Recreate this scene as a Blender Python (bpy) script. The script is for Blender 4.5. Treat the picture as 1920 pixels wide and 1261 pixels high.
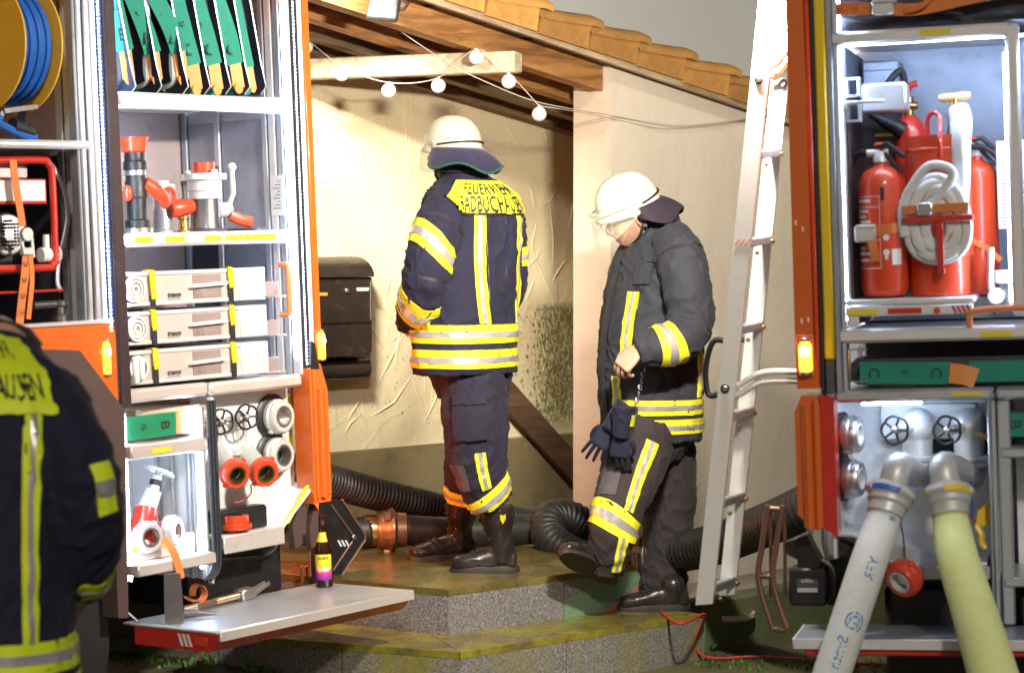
import bpy, math, random
from mathutils import Vector as V, Matrix, noise
from mathutils.bvhtree import BVHTree
R = math.radians
PI = math.pi
random.seed(7)
for o in list(bpy.data.objects): bpy.data.objects.remove(o)
SC = bpy.context.scene
COL = SC.collection

# ------------------------------------------------------------------ camera, world, sun, exposure
F, CX, CY, HC = 4266.667, 960.0, 630.5, 1.68
PITCH = math.atan((CY - 470.0) / F)
cam = bpy.data.cameras.new('camera'); camo = bpy.data.objects.new('camera', cam); COL.objects.link(camo)
camo.location = (0, 0, HC); camo.rotation_euler = (PI/2 - PITCH, 0, 0)
cam.sensor_width = 36; cam.lens = 80; cam.clip_end = 500; cam.clip_start = .1
cam.dof.use_dof = True; cam.dof.focus_distance = 9.3; cam.dof.aperture_fstop = 4.0
SC.camera = camo
SUN_DIR = V((.085, -.88, .455)).normalized()          # towards the light
SUN_EL = math.asin(SUN_DIR.z); SUN_AZ = math.atan2(SUN_DIR.x, SUN_DIR.y)
w = bpy.data.worlds.new('World'); SC.world = w; w.use_nodes = True
nt = w.node_tree; sky = nt.nodes.new('ShaderNodeTexSky'); sky.sky_type = 'NISHITA'; sky.sun_disc = False
sky.sun_elevation = SUN_EL; sky.sun_rotation = SUN_AZ; sky.air_density = 1.0; sky.dust_density = 3.0
bg = nt.nodes['Background']; nt.links.new(sky.outputs[0], bg.inputs[0]); bg.inputs[1].default_value = .012
sl = bpy.data.lights.new('sun', 'SUN'); sl.energy = .6; sl.angle = R(4); sl.color = (1, .90, .76)
so = bpy.data.objects.new('sun', sl); COL.objects.link(so); so.rotation_euler = SUN_DIR.to_track_quat('Z', 'Y').to_euler()
so.location = (2, -20, 12)
SC.view_settings.view_transform = 'Standard'; SC.view_settings.look = 'None'
SC.view_settings.exposure = 0.85; SC.view_settings.gamma = 1
SC.render.engine = 'CYCLES'

# ------------------------------------------------------------------ pixel -> place
_c, _s = math.cos(PITCH), math.sin(PITCH)
CAM = V((0, 0, HC))
def ray(px, py): return V(((px-CX)/F, _c + _s*(CY-py)/F, -_s + _c*(CY-py)/F))
def at_y(px, py, Y): r = ray(px, py); return CAM + r*(Y/r.y)
def at_z(px, py, Z): r = ray(px, py); return CAM + r*((Z-HC)/r.z)
def make_frame(dx, dy, roll, org):
    d = V((dx, dy)).normalized()
    m = Matrix(((d.x, -d.y, 0), (d.y, d.x, 0), (0, 0, 1)))
    m = (Matrix.Rotation(-roll, 3, 'Y') @ m).to_4x4(); m.translation = org
    return m
def loc(fr, px, py, d=0.0):
    n = fr.col[1].to_3d(); q = fr.translation + n*d; r = ray(px, py)
    return fr.inverted() @ (CAM + r*((q-CAM).dot(n)/r.dot(n)))
TL = make_frame(.615, .788, .037, at_y(600, 930, 8.86))       # side of the left truck: x along, y inwards, z up
TR = make_frame(.967, -.255, .037, at_y(1520, 985, 6.9))      # side of the right truck
HF = make_frame(1, 1, 0, V((.47, 10.83, 0)))                  # house: x along the porch front, y inwards
ID = Matrix.Identity(4)

# ------------------------------------------------------------------ mesh builder
def cat(p0, p1, p2, p3, t):
    return .5*((2*p1) + (p2-p0)*t + (2*p0-5*p1+4*p2-p3)*t*t + (3*p1-p0-3*p2+p3)*t*t*t)
def spline(pts, n=8, closed=False):
    pts = [V(p) for p in pts]; out = []; N = len(pts)
    for i in range(N if closed else N-1):
        g = (lambda k: pts[k % N]) if closed else (lambda k: pts[max(0, min(N-1, k))])
        for j in range(n): out.append(cat(g(i-1), g(i), g(i+1), g(i+2), j/n))
    if not closed: out.append(pts[-1].copy())
    return out
def resample(pts, step):
    L = [0.0]
    for a, b in zip(pts, pts[1:]): L.append(L[-1] + (b-a).length)
    n = max(2, int(L[-1]/step)); out = []; k = 0
    for i in range(n+1):
        s = L[-1]*i/n
        while k < len(L)-2 and L[k+1] < s: k += 1
        d = L[k+1]-L[k]; out.append(pts[k].lerp(pts[k+1], (s-L[k])/d if d > 0 else 0))
    return out
def basis(d, up=V((0, 0, 1))):
    d = V(d).normalized()
    if abs(d.dot(up)) > .98: up = V((1, 0, 0)) if abs(d.x) < .9 else V((0, 1, 0))
    a = d.cross(up).normalized(); b = a.cross(d).normalized()
    return a, b, d
class MB:
    def __init__(s): s.v, s.f, s.m = [], [], []
    def add(s, v, f, mi=0):
        k = len(s.v); s.v += [V(p) for p in v]; s.f += [tuple(i+k for i in q) for q in f]; s.m += [mi]*len(f); return s
    def join(s, o, M=None, mi=0):
        return s.add([M @ p for p in o.v] if M else o.v, o.f, mi)
    def box(s, x0, x1, y0, y1, z0, z1, b=.003, mi=0, M=None):
        x0, x1 = min(x0, x1), max(x0, x1); y0, y1 = min(y0, y1), max(y0, y1); z0, z1 = min(z0, z1), max(z0, z1)
        b = min(b, .45*min(x1-x0, y1-y0, z1-z0)); v = []; ix = {}
        for i in (0, 1):
            for j in (0, 1):
                for k in (0, 1):
                    for ax in range(3):
                        p = [x0 if not i else x1, y0 if not j else y1, z0 if not k else z1]
                        sg = (i, j, k)
                        for a in range(3):
                            if a != ax: p[a] += b if not sg[a] else -b
                        ix[(i, j, k, ax)] = len(v); v.append(V(p))
        f = []
        I = lambda c, ax: ix[(*c, ax)]
        for ax in range(3):
            o1, o2 = [a for a in range(3) if a != ax]
            for sd in (0, 1):
                cs = []
                for (p, q) in ((0, 0), (1, 0), (1, 1), (0, 1)):
                    c = [0, 0, 0]; c[ax] = sd; c[o1] = p; c[o2] = q; cs.append(I(tuple(c), ax))
                flip = (sd == 0) ^ (ax == 1)
                f.append(tuple(cs[::-1] if flip else cs))
            for p in (0, 1):
                for q in (0, 1):
                    c0 = [0, 0, 0]; c0[o1] = p; c0[o2] = q; c1 = list(c0); c1[ax] = 1
                    fc = [I(tuple(c0), o1), I(tuple(c1), o1), I(tuple(c1), o2), I(tuple(c0), o2)]
                    flip = (p ^ q) ^ (ax == 1)
                    f.append(tuple(fc if flip else fc[::-1]))
        for c in [(i, j, k) for i in (0, 1) for j in (0, 1) for k in (0, 1)]:
            fc = (I(c, 0), I(c, 1), I(c, 2))
            f.append(fc if sum(c) % 2 else fc[::-1])
        if M: v = [M @ p for p in v]
        return s.add(v, f, mi)
    def bar(s, p0, p1, wd, ht, up=V((0, 0, 1)), b=.002, mi=0):
        p0, p1 = V(p0), V(p1); a, c, d = basis(p1-p0, V(up)); L = (p1-p0).length
        M = Matrix((a, d, c)).transposed().to_4x4(); M.translation = p0
        return s.box(-wd/2, wd/2, 0, L, -ht/2, ht/2, b, mi, M)
    def grid(s, P, mi=0, cu=False, cv=False):
        nu, nv = len(P), len(P[0]); v = [p for r in P for p in r]; f = []
        for i in range(nu if cu else nu-1):
            for j in range(nv if cv else nv-1):
                i2, j2 = (i+1) % nu, (j+1) % nv
                f.append((i*nv+j, i*nv+j2, i2*nv+j2, i2*nv+j))
        return s.add(v, f, mi)
    def lathe(s, prof, o=(0, 0, 0), ax=(0, 0, 1), n=28, mi=0, a0=0, a1=2*PI, sx=1.0, up=V((0, 0, 1))):
        a, b, d = basis(ax, V(up)); o = V(o); full = abs(a1-a0-2*PI) < 1e-4
        P = []
        for r, h in prof:
            r = max(r, 1e-5)
            P.append([o + d*h + (a*math.cos(t)*sx + b*math.sin(t))*r for t in [a0+(a1-a0)*k/n for k in range(n if full else n+1)]])
        return s.grid(P, mi, cv=full)
    def cyl(s, p0, p1, r0, r1=None, n=20, mi=0, b=.002):
        p0, p1 = V(p0), V(p1); r1 = r0 if r1 is None else r1; L = (p1-p0).length; b = min(b, r0*.4, max(r1, .001)*.4, L*.4)
        return s.lathe([(0, 0), (r0-b, 0), (r0, b), (r1, L-b), (r1-b, L), (0, L)], p0, p1-p0, n, mi)
    def tube(s, pts, r, n=10, closed=False, rf=None, cap=True, mi=0, flat=1.0, up=None):
        pts = [V(p) for p in pts]; N = len(pts); P = []; a = None; sl = 0
        for i, p in enumerate(pts):
            q0 = pts[(i-1) % N] if closed else pts[max(0, i-1)]; q1 = pts[(i+1) % N] if closed else pts[min(N-1, i+1)]
            d = (q1-q0).normalized()
            if a is None or up is not None: a, b, _ = basis(d, V(up) if up is not None else V((0, 0, 1)))
            else:
                a = (a - d*a.dot(d)).normalized(); b = a.cross(d)
            if i: sl += (p-pts[i-1]).length
            rr = rf(sl, i/(N-1)) if rf else r
            P.append([p + (a*math.cos(t)*flat + b*math.sin(t))*rr for t in [2*PI*k/n for k in range(n)]])
        if cap and not closed:
            P = [[pts[0]]*n] + P + [[pts[-1]]*n]
        return s.grid(P, mi, cu=closed, cv=True)
    def ribbon(s, pts, wd, th, side, mi=0):
        """flat strap along pts; side = width direction (vector or function)"""
        pts = [V(p) for p in pts]; P = []
        for i, p in enumerate(pts):
            d = (pts[min(i+1, len(pts)-1)]-pts[max(i-1, 0)]).normalized()
            sd = V(side(i) if callable(side) else side); sd = (sd - d*sd.dot(d)).normalized(); nn = d.cross(sd)
            P.append([p+sd*wd/2+nn*th/2, p-sd*wd/2+nn*th/2, p-sd*wd/2-nn*th/2, p+sd*wd/2-nn*th/2])
        k = len(s.v); s.grid(P, mi, cv=True); m = len(s.v)
        s.f += [(k, k+1, k+2, k+3), (m-1, m-2, m-3, m-4)]; s.m += [mi, mi]
        return s
    def prism(s, poly, ext, mi=0):
        poly = [V(p) for p in poly]; ext = V(ext); n = len(poly)
        f = [tuple(range(n)), tuple(range(2*n-1, n-1, -1))] + [(i, i+n, (i+1) % n+n, (i+1) % n) for i in range(n)]
        return s.add(poly+[p+ext for p in poly], f, mi)
    def ball(s, c, r, n=16, m=10, M=None, mi=0):
        r = V((r, r, r)) if not hasattr(r, '__len__') else V(r); c = V(c); P = []
        for i in range(m+1):
            ph = PI*i/m; P.append([V((r.x*math.sin(ph)*math.cos(t), r.y*math.sin(ph)*math.sin(t), -r.z*math.cos(ph))) for t in [2*PI*k/n for k in range(n)]])
        P = [[c + (M @ p if M else p) for p in row] for row in P]
        return s.grid(P, mi, cv=True)
    def torus(s, c, ax, r, rr, n=28, m=8, mi=0):
        a, b, d = basis(ax); c = V(c)
        return s.tube([c+(a*math.cos(t)+b*math.sin(t))*r for t in [2*PI*k/n for k in range(n)]], rr, m, closed=True, mi=mi)
    def mesh(s, name, mats, sharp=38):
        me = bpy.data.meshes.new(name); me.from_pydata([tuple(p) for p in s.v], [], s.f); me.validate()
        mats = mats if isinstance(mats, (list, tuple)) else [mats]
        for m in mats: me.materials.append(m)
        if len(mats) > 1 and len(me.polygons) == len(s.m): me.polygons.foreach_set('material_index', s.m)
        import bmesh
        bm = bmesh.new(); bm.from_mesh(me)
        bmesh.ops.remove_doubles(bm, verts=bm.verts, dist=1e-6)
        bmesh.ops.recalc_face_normals(bm, faces=bm.faces); bm.to_mesh(me); bm.free()
        me.polygons.foreach_set('use_smooth', [True]*len(me.polygons))
        if sharp < 180: me.set_sharp_from_angle(angle=R(sharp))
        me.update(); return me
def text_mb(txt, size, shear=0, bold=0.0, space=1.0):
    cu = bpy.data.curves.new('t', 'FONT'); cu.body = txt; cu.size = size; cu.align_x = 'CENTER'; cu.align_y = 'CENTER'
    cu.shear = shear; cu.offset = bold; cu.space_character = space; cu.resolution_u = 3
    ob = bpy.data.objects.new('t', cu); COL.objects.link(ob); bpy.context.view_layer.update()
    me = bpy.data.meshes.new_from_object(ob.evaluated_get(bpy.context.evaluated_depsgraph_get()))
    m = MB(); m.add([p.co.copy() for p in me.vertices], [tuple(q.vertices) for q in me.polygons])
    bpy.data.objects.remove(ob); bpy.data.curves.remove(cu); bpy.data.meshes.remove(me)
    return m
def remesh(mb, voxel, smooth=4, sf=.5):
    me = bpy.data.meshes.new('tmp'); me.from_pydata([tuple(p) for p in mb.v], [], mb.f)
    import bmesh
    bm = bmesh.new(); bm.from_mesh(me); bmesh.ops.remove_doubles(bm, verts=bm.verts, dist=1e-5)
    bmesh.ops.recalc_face_normals(bm, faces=bm.faces); bm.to_mesh(me); bm.free()
    ob = bpy.data.objects.new('tmp', me); COL.objects.link(ob)
    md = ob.modifiers.new('r', 'REMESH'); md.mode = 'VOXEL'; md.voxel_size = voxel
    if smooth: sm = ob.modifiers.new('s', 'SMOOTH'); sm.factor = sf; sm.iterations = smooth
    bpy.context.view_layer.update()
    nm = bpy.data.meshes.new_from_object(ob.evaluated_get(bpy.context.evaluated_depsgraph_get()))
    out = MB(); out.add([v.co.copy() for v in nm.vertices], [tuple(p.vertices) for p in nm.polygons])
    out.n = [v.normal.copy() for v in nm.vertices]
    bpy.data.objects.remove(ob); bpy.data.meshes.remove(me); bpy.data.meshes.remove(nm)
    return out

# ------------------------------------------------------------------ things
class Thing:
    def __init__(s, name, label, category, group=None, frame=ID, kind=None):
        s.name, s.label, s.cat, s.group, s.frame, s.kind, s.parts = name, label, category, group, frame, kind, []
    def part(s, mb, name, mat, parent=None, label=None, kind=None, sharp=38):
        s.parts.append(dict(mb=mb, name=name, mat=mat, parent=parent, label=label, kind=kind, sharp=sharp)); return len(s.parts)-1
    def copy(s, idx, M, parent='same', label=None):
        q = s.parts[idx]; s.parts.append(dict(src=idx, M=M, name=q['name'], parent=q['parent'] if parent == 'same' else parent, label=label, kind=q['kind'])); return len(s.parts)-1
    def done(s, base=None):
        vs = [p for q in s.parts if 'mb' in q for p in q['mb'].v]
        if base is None:
            lo = [min(p[i] for p in vs) for i in range(3)]; hi = [max(p[i] for p in vs) for i in range(3)]
            base = V(((lo[0]+hi[0])/2, (lo[1]+hi[1])/2, lo[2]))
        T = Matrix.Translation(base); Ti = Matrix.Translation(-base); RM = s.frame @ T
        single = len(s.parts) == 1
        if single: root = None
        else:
            root = bpy.data.objects.new(s.name, None); root.empty_display_size = .1; COL.objects.link(root); root.matrix_world = RM
        obs = []
        for q in s.parts:
            if 'mb' in q:
                for p in q['mb'].v: p -= base
                q['me'] = q['mb'].mesh(s.name if single else q['name'], q['mat'], q['sharp'])
                o = bpy.data.objects.new(s.name if single else q['name'], q['me']); COL.objects.link(o)
                loc_m = ID.copy()
            else:
                q['me'] = s.parts[q['src']]['me']
                o = bpy.data.objects.new(q['name'], q['me']); COL.objects.link(o); loc_m = Ti @ q['M'] @ T
            if single: o.matrix_world = RM; root = o
            else:
                o.parent = root if q['parent'] is None else obs[q['parent']]
                o.matrix_local = loc_m
            if q['label']: o['label'] = q['label']
            if q['kind']: o['kind'] = q['kind']
            obs.append(o)
        root['label'] = s.label; 
        if s.cat: root['category'] = s.cat
        if s.group: root['group'] = s.group
        if s.kind: root['kind'] = s.kind
        s.root = root; return s
def single(name, label, category, mb, mat, frame=ID, group=None, kind=None, sharp=38):
    t = Thing(name, label, category, group, frame, kind); t.part(mb, name, mat, sharp=sharp); return t.done()

# ------------------------------------------------------------------ materials
def nodes(name):
    m = bpy.data.materials.new(name); m.use_nodes = True; t = m.node_tree
    b = t.nodes['Principled BSDF']; tc = t.nodes.new('ShaderNodeTexCoord')
    return m, t, b, tc.outputs['Object']
def nz(t, co, scale, detail=4, rough=.6, stretch=None, dist=0):
    if stretch:
        mp = t.nodes.new('ShaderNodeMapping'); mp.inputs['Scale'].default_value = stretch; t.links.new(co, mp.inputs[0]); co = mp.outputs[0]
    n = t.nodes.new('ShaderNodeTexNoise'); n.inputs['Scale'].default_value = scale; n.inputs['Detail'].default_value = detail
    n.inputs['Roughness'].default_value = rough; n.inputs['Distortion'].default_value = dist; t.links.new(co, n.inputs['Vector']); return n.outputs['Fac']
def vor(t, co, scale, feat='F1', out='Distance', rnd=1):
    n = t.nodes.new('ShaderNodeTexVoronoi'); n.feature = feat; n.inputs['Scale'].default_value = scale; n.inputs['Randomness'].default_value = rnd
    t.links.new(co, n.inputs['Vector']); return n.outputs[out]
def ramp(t, fac, stops):
    r = t.nodes.new('ShaderNodeValToRGB'); e = r.color_ramp.elements
    while len(e) > 1: e.remove(e[-1])
    for i, (p, c) in enumerate(stops):
        k = e[0] if i == 0 else e.new(p); k.position = p; k.color = (*c, 1) if hasattr(c, '__len__') else (c, c, c, 1)
    t.links.new(fac, r.inputs[0]); return r.outputs[0]
def mixc(t, fac, a, b, mode='MIX'):
    n = t.nodes.new('ShaderNodeMix'); n.data_type = 'RGBA'; n.blend_type = mode
    for k, x in ((0, fac), (6, a), (7, b)):
        if isinstance(x, (int, float)): n.inputs[k].default_value = x if k == 0 else (x, x, x, 1)
        elif isinstance(x, (tuple, list)): n.inputs[k].default_value = (*x[:3], 1)
        else: t.links.new(x, n.inputs[k])
    return n.outputs[2]
def mth(t, op, a, b=0.0, c=None):
    n = t.nodes.new('ShaderNodeMath'); n.operation = op
    for k, x in enumerate((a, b) if c is None else (a, b, c)):
        if isinstance(x, (int, float)): n.inputs[k].default_value = x
        else: t.links.new(x, n.inputs[k])
    return n.outputs[0]
def bump(t, b, h, strength, dist, prev=None):
    n = t.nodes.new('ShaderNodeBump'); n.inputs['Strength'].default_value = strength; n.inputs['Distance'].default_value = dist
    t.links.new(h, n.inputs['Height'])
    if prev: t.links.new(prev, n.inputs['Normal'])
    if b: t.links.new(n.outputs[0], b.inputs['Normal'])
    return n.outputs[0]
def mat(name, col, rough=.5, metal=0, var=.12, vs=9, bmp=0, bs=300, bd=.001, coat=0, dirt=0, dcol=(.06, .045, .03), stretch=None, ds=14, spec=.5, sheen=0):
    m, t, b, co = nodes(name)
    n1 = nz(t, co, vs, 5, stretch=stretch)
    c = mixc(t, n1, tuple(max(0, x*(1-var)) for x in col), tuple(min(1, x*(1+var)) for x in col))
    if dirt:
        d = ramp(t, nz(t, co, ds, 8, .7), [(.62-dirt*.25, 0), (.78, 1)]); c = mixc(t, mth(t, 'MULTIPLY', d, min(1, .5+dirt*.3)), c, dcol)
    t.links.new(c, b.inputs['Base Color'])
    rr = mth(t, 'ADD', mth(t, 'MULTIPLY', nz(t, co, vs*3, 6), .28), max(0.02, rough-.14)); t.links.new(rr, b.inputs['Roughness'])
    b.inputs['Metallic'].default_value = metal; b.inputs['Coat Weight'].default_value = coat; b.inputs['Coat Roughness'].default_value = .08
    b.inputs['Specular IOR Level'].default_value = spec
    if sheen: b.inputs['Sheen Weight'].default_value = sheen
    if bmp: bump(t, b, nz(t, co, bs, 3), bmp, bd)
    return m
def emit(name, col, strength):
    m, t, b, co = nodes(name); b.inputs['Base Color'].default_value = (*col, 1); b.inputs['Emission Color'].default_value = (*col, 1); b.inputs['Emission Strength'].default_value = strength; b.inputs['Roughness'].default_value = .3
    return m
def fabric(name, col, rough=.85, weave=900, folds=.4, var=.25, sheen=.04, fs=14):
    m, t, b, co = nodes(name)
    c = mixc(t, nz(t, co, 6, 6, .65), tuple(x*(1-var) for x in col), tuple(x*(1+var) for x in col))
    c = mixc(t, mth(t, 'MULTIPLY', ramp(t, nz(t, co, 18, 8, .7), [(.55, 0), (.75, 1)]), .35), c, tuple(min(1, x*1.6+.01) for x in col))
    t.links.new(c, b.inputs['Base Color']); b.inputs['Roughness'].default_value = rough; b.inputs['Sheen Weight'].default_value = sheen
    b.inputs['Specular IOR Level'].default_value = .25
    p = bump(t, None, nz(t, co, fs, 4, .5, dist=.6), folds, .012)
    bump(t, b, nz(t, co, weave, 2), .25, .0008, p); return m
MT = {}
MT['orange'] = mat('orange_paint', (.66, .128, .016), .34, var=.1, vs=4, coat=.5, dirt=.25, ds=9, dcol=(.35, .09, .03))
MT['red'] = mat('red_paint', (.55, .030, .018), .32, var=.12, coat=.4, dirt=.15)
MT['redorange'] = mat('red_orange_paint', (.66, .065, .02), .35, var=.12, coat=.3, dirt=.2)
MT['alu'] = mat('brushed_aluminium', (.60, .64, .70), .38, .75, var=.1, vs=5, bmp=.06, bs=200, stretch=(6, 6, .4), dirt=.12, dcol=(.25, .25, .27))
MT['aluw'] = mat('pale_aluminium', (.72, .72, .74), .42, .35, var=.07, vs=4, dirt=.15, dcol=(.36, .33, .31))
MT['alubox'] = mat('case_aluminium', (.68, .62, .58), .4, .4, var=.08, vs=5, dirt=.15, dcol=(.35, .3, .27))
MT['panelblue'] = mat('grey_blue_panel', (.34, .38, .47), .42, .55, var=.35, vs=6, dirt=.25, dcol=(.08, .09, .12))
MT['panelbrown'] = mat('bare_sheet_panel', (.42, .34, .33), .4, .5, var=.25, vs=4, dirt=.2)
MT['paneldark'] = mat('dark_panel', (.055, .06, .09), .5, .2, var=.3, dirt=.1)
MT['panelwhite'] = mat('white_panel', (.74, .76, .76), .4, .1, var=.06, vs=5, dirt=.22, dcol=(.38, .38, .36))
MT['white'] = mat('white_lacquer', (.78, .78, .76), .35, 0, var=.05, dirt=.1, dcol=(.45, .43, .4))
MT['seal'] = mat('rubber_seal', (.020, .022, .030), .55, 0, var=.3, bmp=.3, bs=400)
MT['guide'] = mat('shutter_guide', (.045, .030, .035), .4, .1, var=.3, dirt=.2, dcol=(.12, .1, .1))
MT['black'] = mat('black_plastic', (.016, .016, .018), .45, 0, var=.35, bmp=.15, bs=250, dirt=.2, dcol=(.06, .05, .045))
MT['blackmetal'] = mat('black_steel', (.022, .021, .024), .42, .3, var=.4, bmp=.1, bs=150, dirt=.25, dcol=(.07, .055, .05))
MT['steel'] = mat('steel', (.52, .50, .48), .33, .9, var=.15, vs=12, dirt=.15, dcol=(.2, .17, .14))
MT['darksteel'] = mat('dark_steel', (.17, .16, .165), .38, .85, var=.25, vs=14, dirt=.25, dcol=(.07, .06, .05))
MT['brass'] = mat('brass', (.55, .36, .13), .3, .95, var=.2, dirt=.2)
MT['bronze'] = mat('bronze_coupling', (.36, .23, .15), .38, .8, var=.25, dirt=.3)
MT['cast'] = mat('silver_paint_casting', (.62, .63, .63), .42, .3, var=.08, bmp=.12, bs=220, dirt=.15, dcol=(.3, .3, .29))
MT['yellowlab'] = mat('yellow_label', (.75, .62, .03), .5, var=.06, vs=20)
MT['yellow'] = mat('yellow_plastic', (.78, .55, .02), .38, var=.06)
MT['reel'] = mat('reel_yellow', (.74, .40, .02), .4, var=.1, dirt=.15, dcol=(.35, .18, .02))
MT['bluehose'] = mat('blue_hose', (.02, .12, .46), .42, var=.25, vs=30)
MT['teal'] = fabric('teal_webbing', (.022, .235, .175), .7, 500, .15, .12)
MT['green'] = fabric('green_webbing', (.012, .21, .095), .7, 500, .15, .12)
MT['ostrap'] = fabric('orange_webbing', (.66, .21, .06), .7, 600, .15, .15)
MT['otab'] = mat('orange_leather_tab', (.70, .28, .07), .5, var=.1)
MT['ohandle'] = mat('orange_grip', (.72, .25, .09), .35, var=.06)
MT['divider'] = mat('dark_divider', (.030, .035, .065), .45, .2, var=.2)
MT['dhose'] = fabric('dark_hose', (.05, .055, .075), .8, 400, .3)
MT['beigehose'] = fabric('beige_hose', (.50, .38, .25), .75, 400, .2)
MT['ink'] = mat('black_ink', (.015, .015, .018), .6, var=.1)
MT['greyink'] = mat('grey_ink', (.30, .29, .30), .6, var=.1)
MT['inkgreen'] = mat('dark_green_ink', (.01, .06, .05), .6, var=.1)
MT['paper'] = mat('paper', (.72, .72, .74), .6, var=.05)
MT['gauge'] = mat('grille_metal', (.45, .46, .48), .4, .6, var=.1)
MT['amber'] = emit('amber_lens', (1, .42, .03), 2.6)
MT['amberdim'] = mat('amber_plastic', (.75, .30, .02), .2, var=.1, coat=.5)
MT['bulb'] = emit('amber_bulb', (1, .75, .3), 18)
MT['led'] = emit('led_strip', (.62, .77, 1.0), 30)
MT['lamp'] = emit('work_lamp_lens', (1, .93, .80), 60)
MT['taillens'] = emit('tail_lamp_lens', (1, .10, .02), 14)
MT['ledtape'] = mat('led_tape', (.05, .08, .22), .4, var=.1)
MT['rubber'] = mat('hose_rubber', (.016, .016, .017), .48, 0, var=.4, vs=20, bmp=.25, bs=160, bd=.002, dirt=.35, dcol=(.07, .06, .045))
MT['tyre'] = mat('tyre', (.014, .014, .015), .75, var=.3, bmp=.3, bs=200)
MT['whitehose'] = fabric('white_hose', (.66, .69, .70), .75, 260, .20, .10, fs=30)
MT['yellowhose'] = fabric('yellow_hose', (.72, .78, .33), .7, 260, .18, .10, fs=30)
MT['blueink'] = mat('blue_ink', (.10, .28, .50), .7, var=.2)
MT['wheelarch'] = mat('dark_fender', (.095, .060, .055), .5, .15, var=.15, vs=6, bmp=.1, bs=400, dirt=.1)
MT['wood_t'] = mat('turned_wood', (.52, .34, .16), .5, var=.2, stretch=(1, 8, 8))
MT['brownfr'] = mat('brown_tube_paint', (.20, .105, .075), .4, .3, var=.3, dirt=.35, dcol=(.03, .025, .025))
MT['silverrefl'] = mat('retroreflective_silver', (.52, .50, .52), .30, .45, var=.12, vs=20, bmp=.08, bs=600)
MT['hivis'] = mat('hi_vis_yellow', (.80, .78, .03), .6, var=.08, vs=25, bmp=.1, bs=800, dirt=.12, dcol=(.5, .28, .02))
MT['hivis_greenlit'] = mat('hi_vis_green_lit', (.74, .88, .02), .6, var=.08, vs=25, bmp=.1, bs=800)  # same hi-vis cloth; the different light on it is put into this greener colour
MT['navy'] = fabric('navy_aramid', (.016, .016, .036), .8, 900, .22, fs=22)
MT['navy2'] = fabric('charcoal_aramid', (.030, .032, .042), .75, 900, .22, fs=22)
MT['trouser'] = fabric('trouser_aramid', (.020, .018, .034), .8, 900, .25, fs=22)
MT['trouser2'] = fabric('trouser_aramid_brown', (.034, .027, .029), .8, 900, .25, fs=22)
MT['kneepad'] = fabric('knee_patch', (.09, .075, .085), .6, 500, .3)
MT['leather'] = mat('boot_leather', (.020, .016, .015), .32, 0, var=.4, vs=16, bmp=.25, bs=120, bd=.002, dirt=.3, dcol=(.085, .05, .03), coat=.15)
MT['sole'] = mat('boot_sole', (.022, .018, .016), .6, var=.3, dirt=.4, dcol=(.10, .06, .035))
MT['lace'] = mat('bootlace', (.012, .012, .013), .7)
MT['skin'] = mat('skin', (.50, .28, .19), .48, var=.14, vs=25, bmp=.12, bs=500)
MT['stubble'] = mat('stubble', (.16, .10, .075), .7, var=.3, vs=60)
MT['hair'] = mat('hair', (.05, .032, .02), .6, var=.3, bmp=.4, bs=300, stretch=(1, 1, .2))
MT['eye'] = mat('eye_white', (.70, .68, .65), .2)
MT['helmet'] = mat('helmet_cream', (.46, .44, .36), .33, var=.05, vs=5, coat=.2, dirt=.12, dcol=(.45, .42, .35))
MT['helmetw'] = mat('helmet_white', (.62, .61, .54), .33, var=.04, vs=5, coat=.2, dirt=.1, dcol=(.5, .47, .4))
MT['flap'] = fabric('neck_flap', (.014, .011, .042), .8, 700, .3, .2, .3)
MT['flapgreen'] = fabric('flap_lining', (.01, .10, .06), .8, 700, .2)
MT['flapdark'] = fabric('neck_flap_dark', (.030, .022, .034), .75, 700, .3)
MT['glove'] = fabric('glove_navy', (.012, .015, .034), .7, 500, .4)
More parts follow.
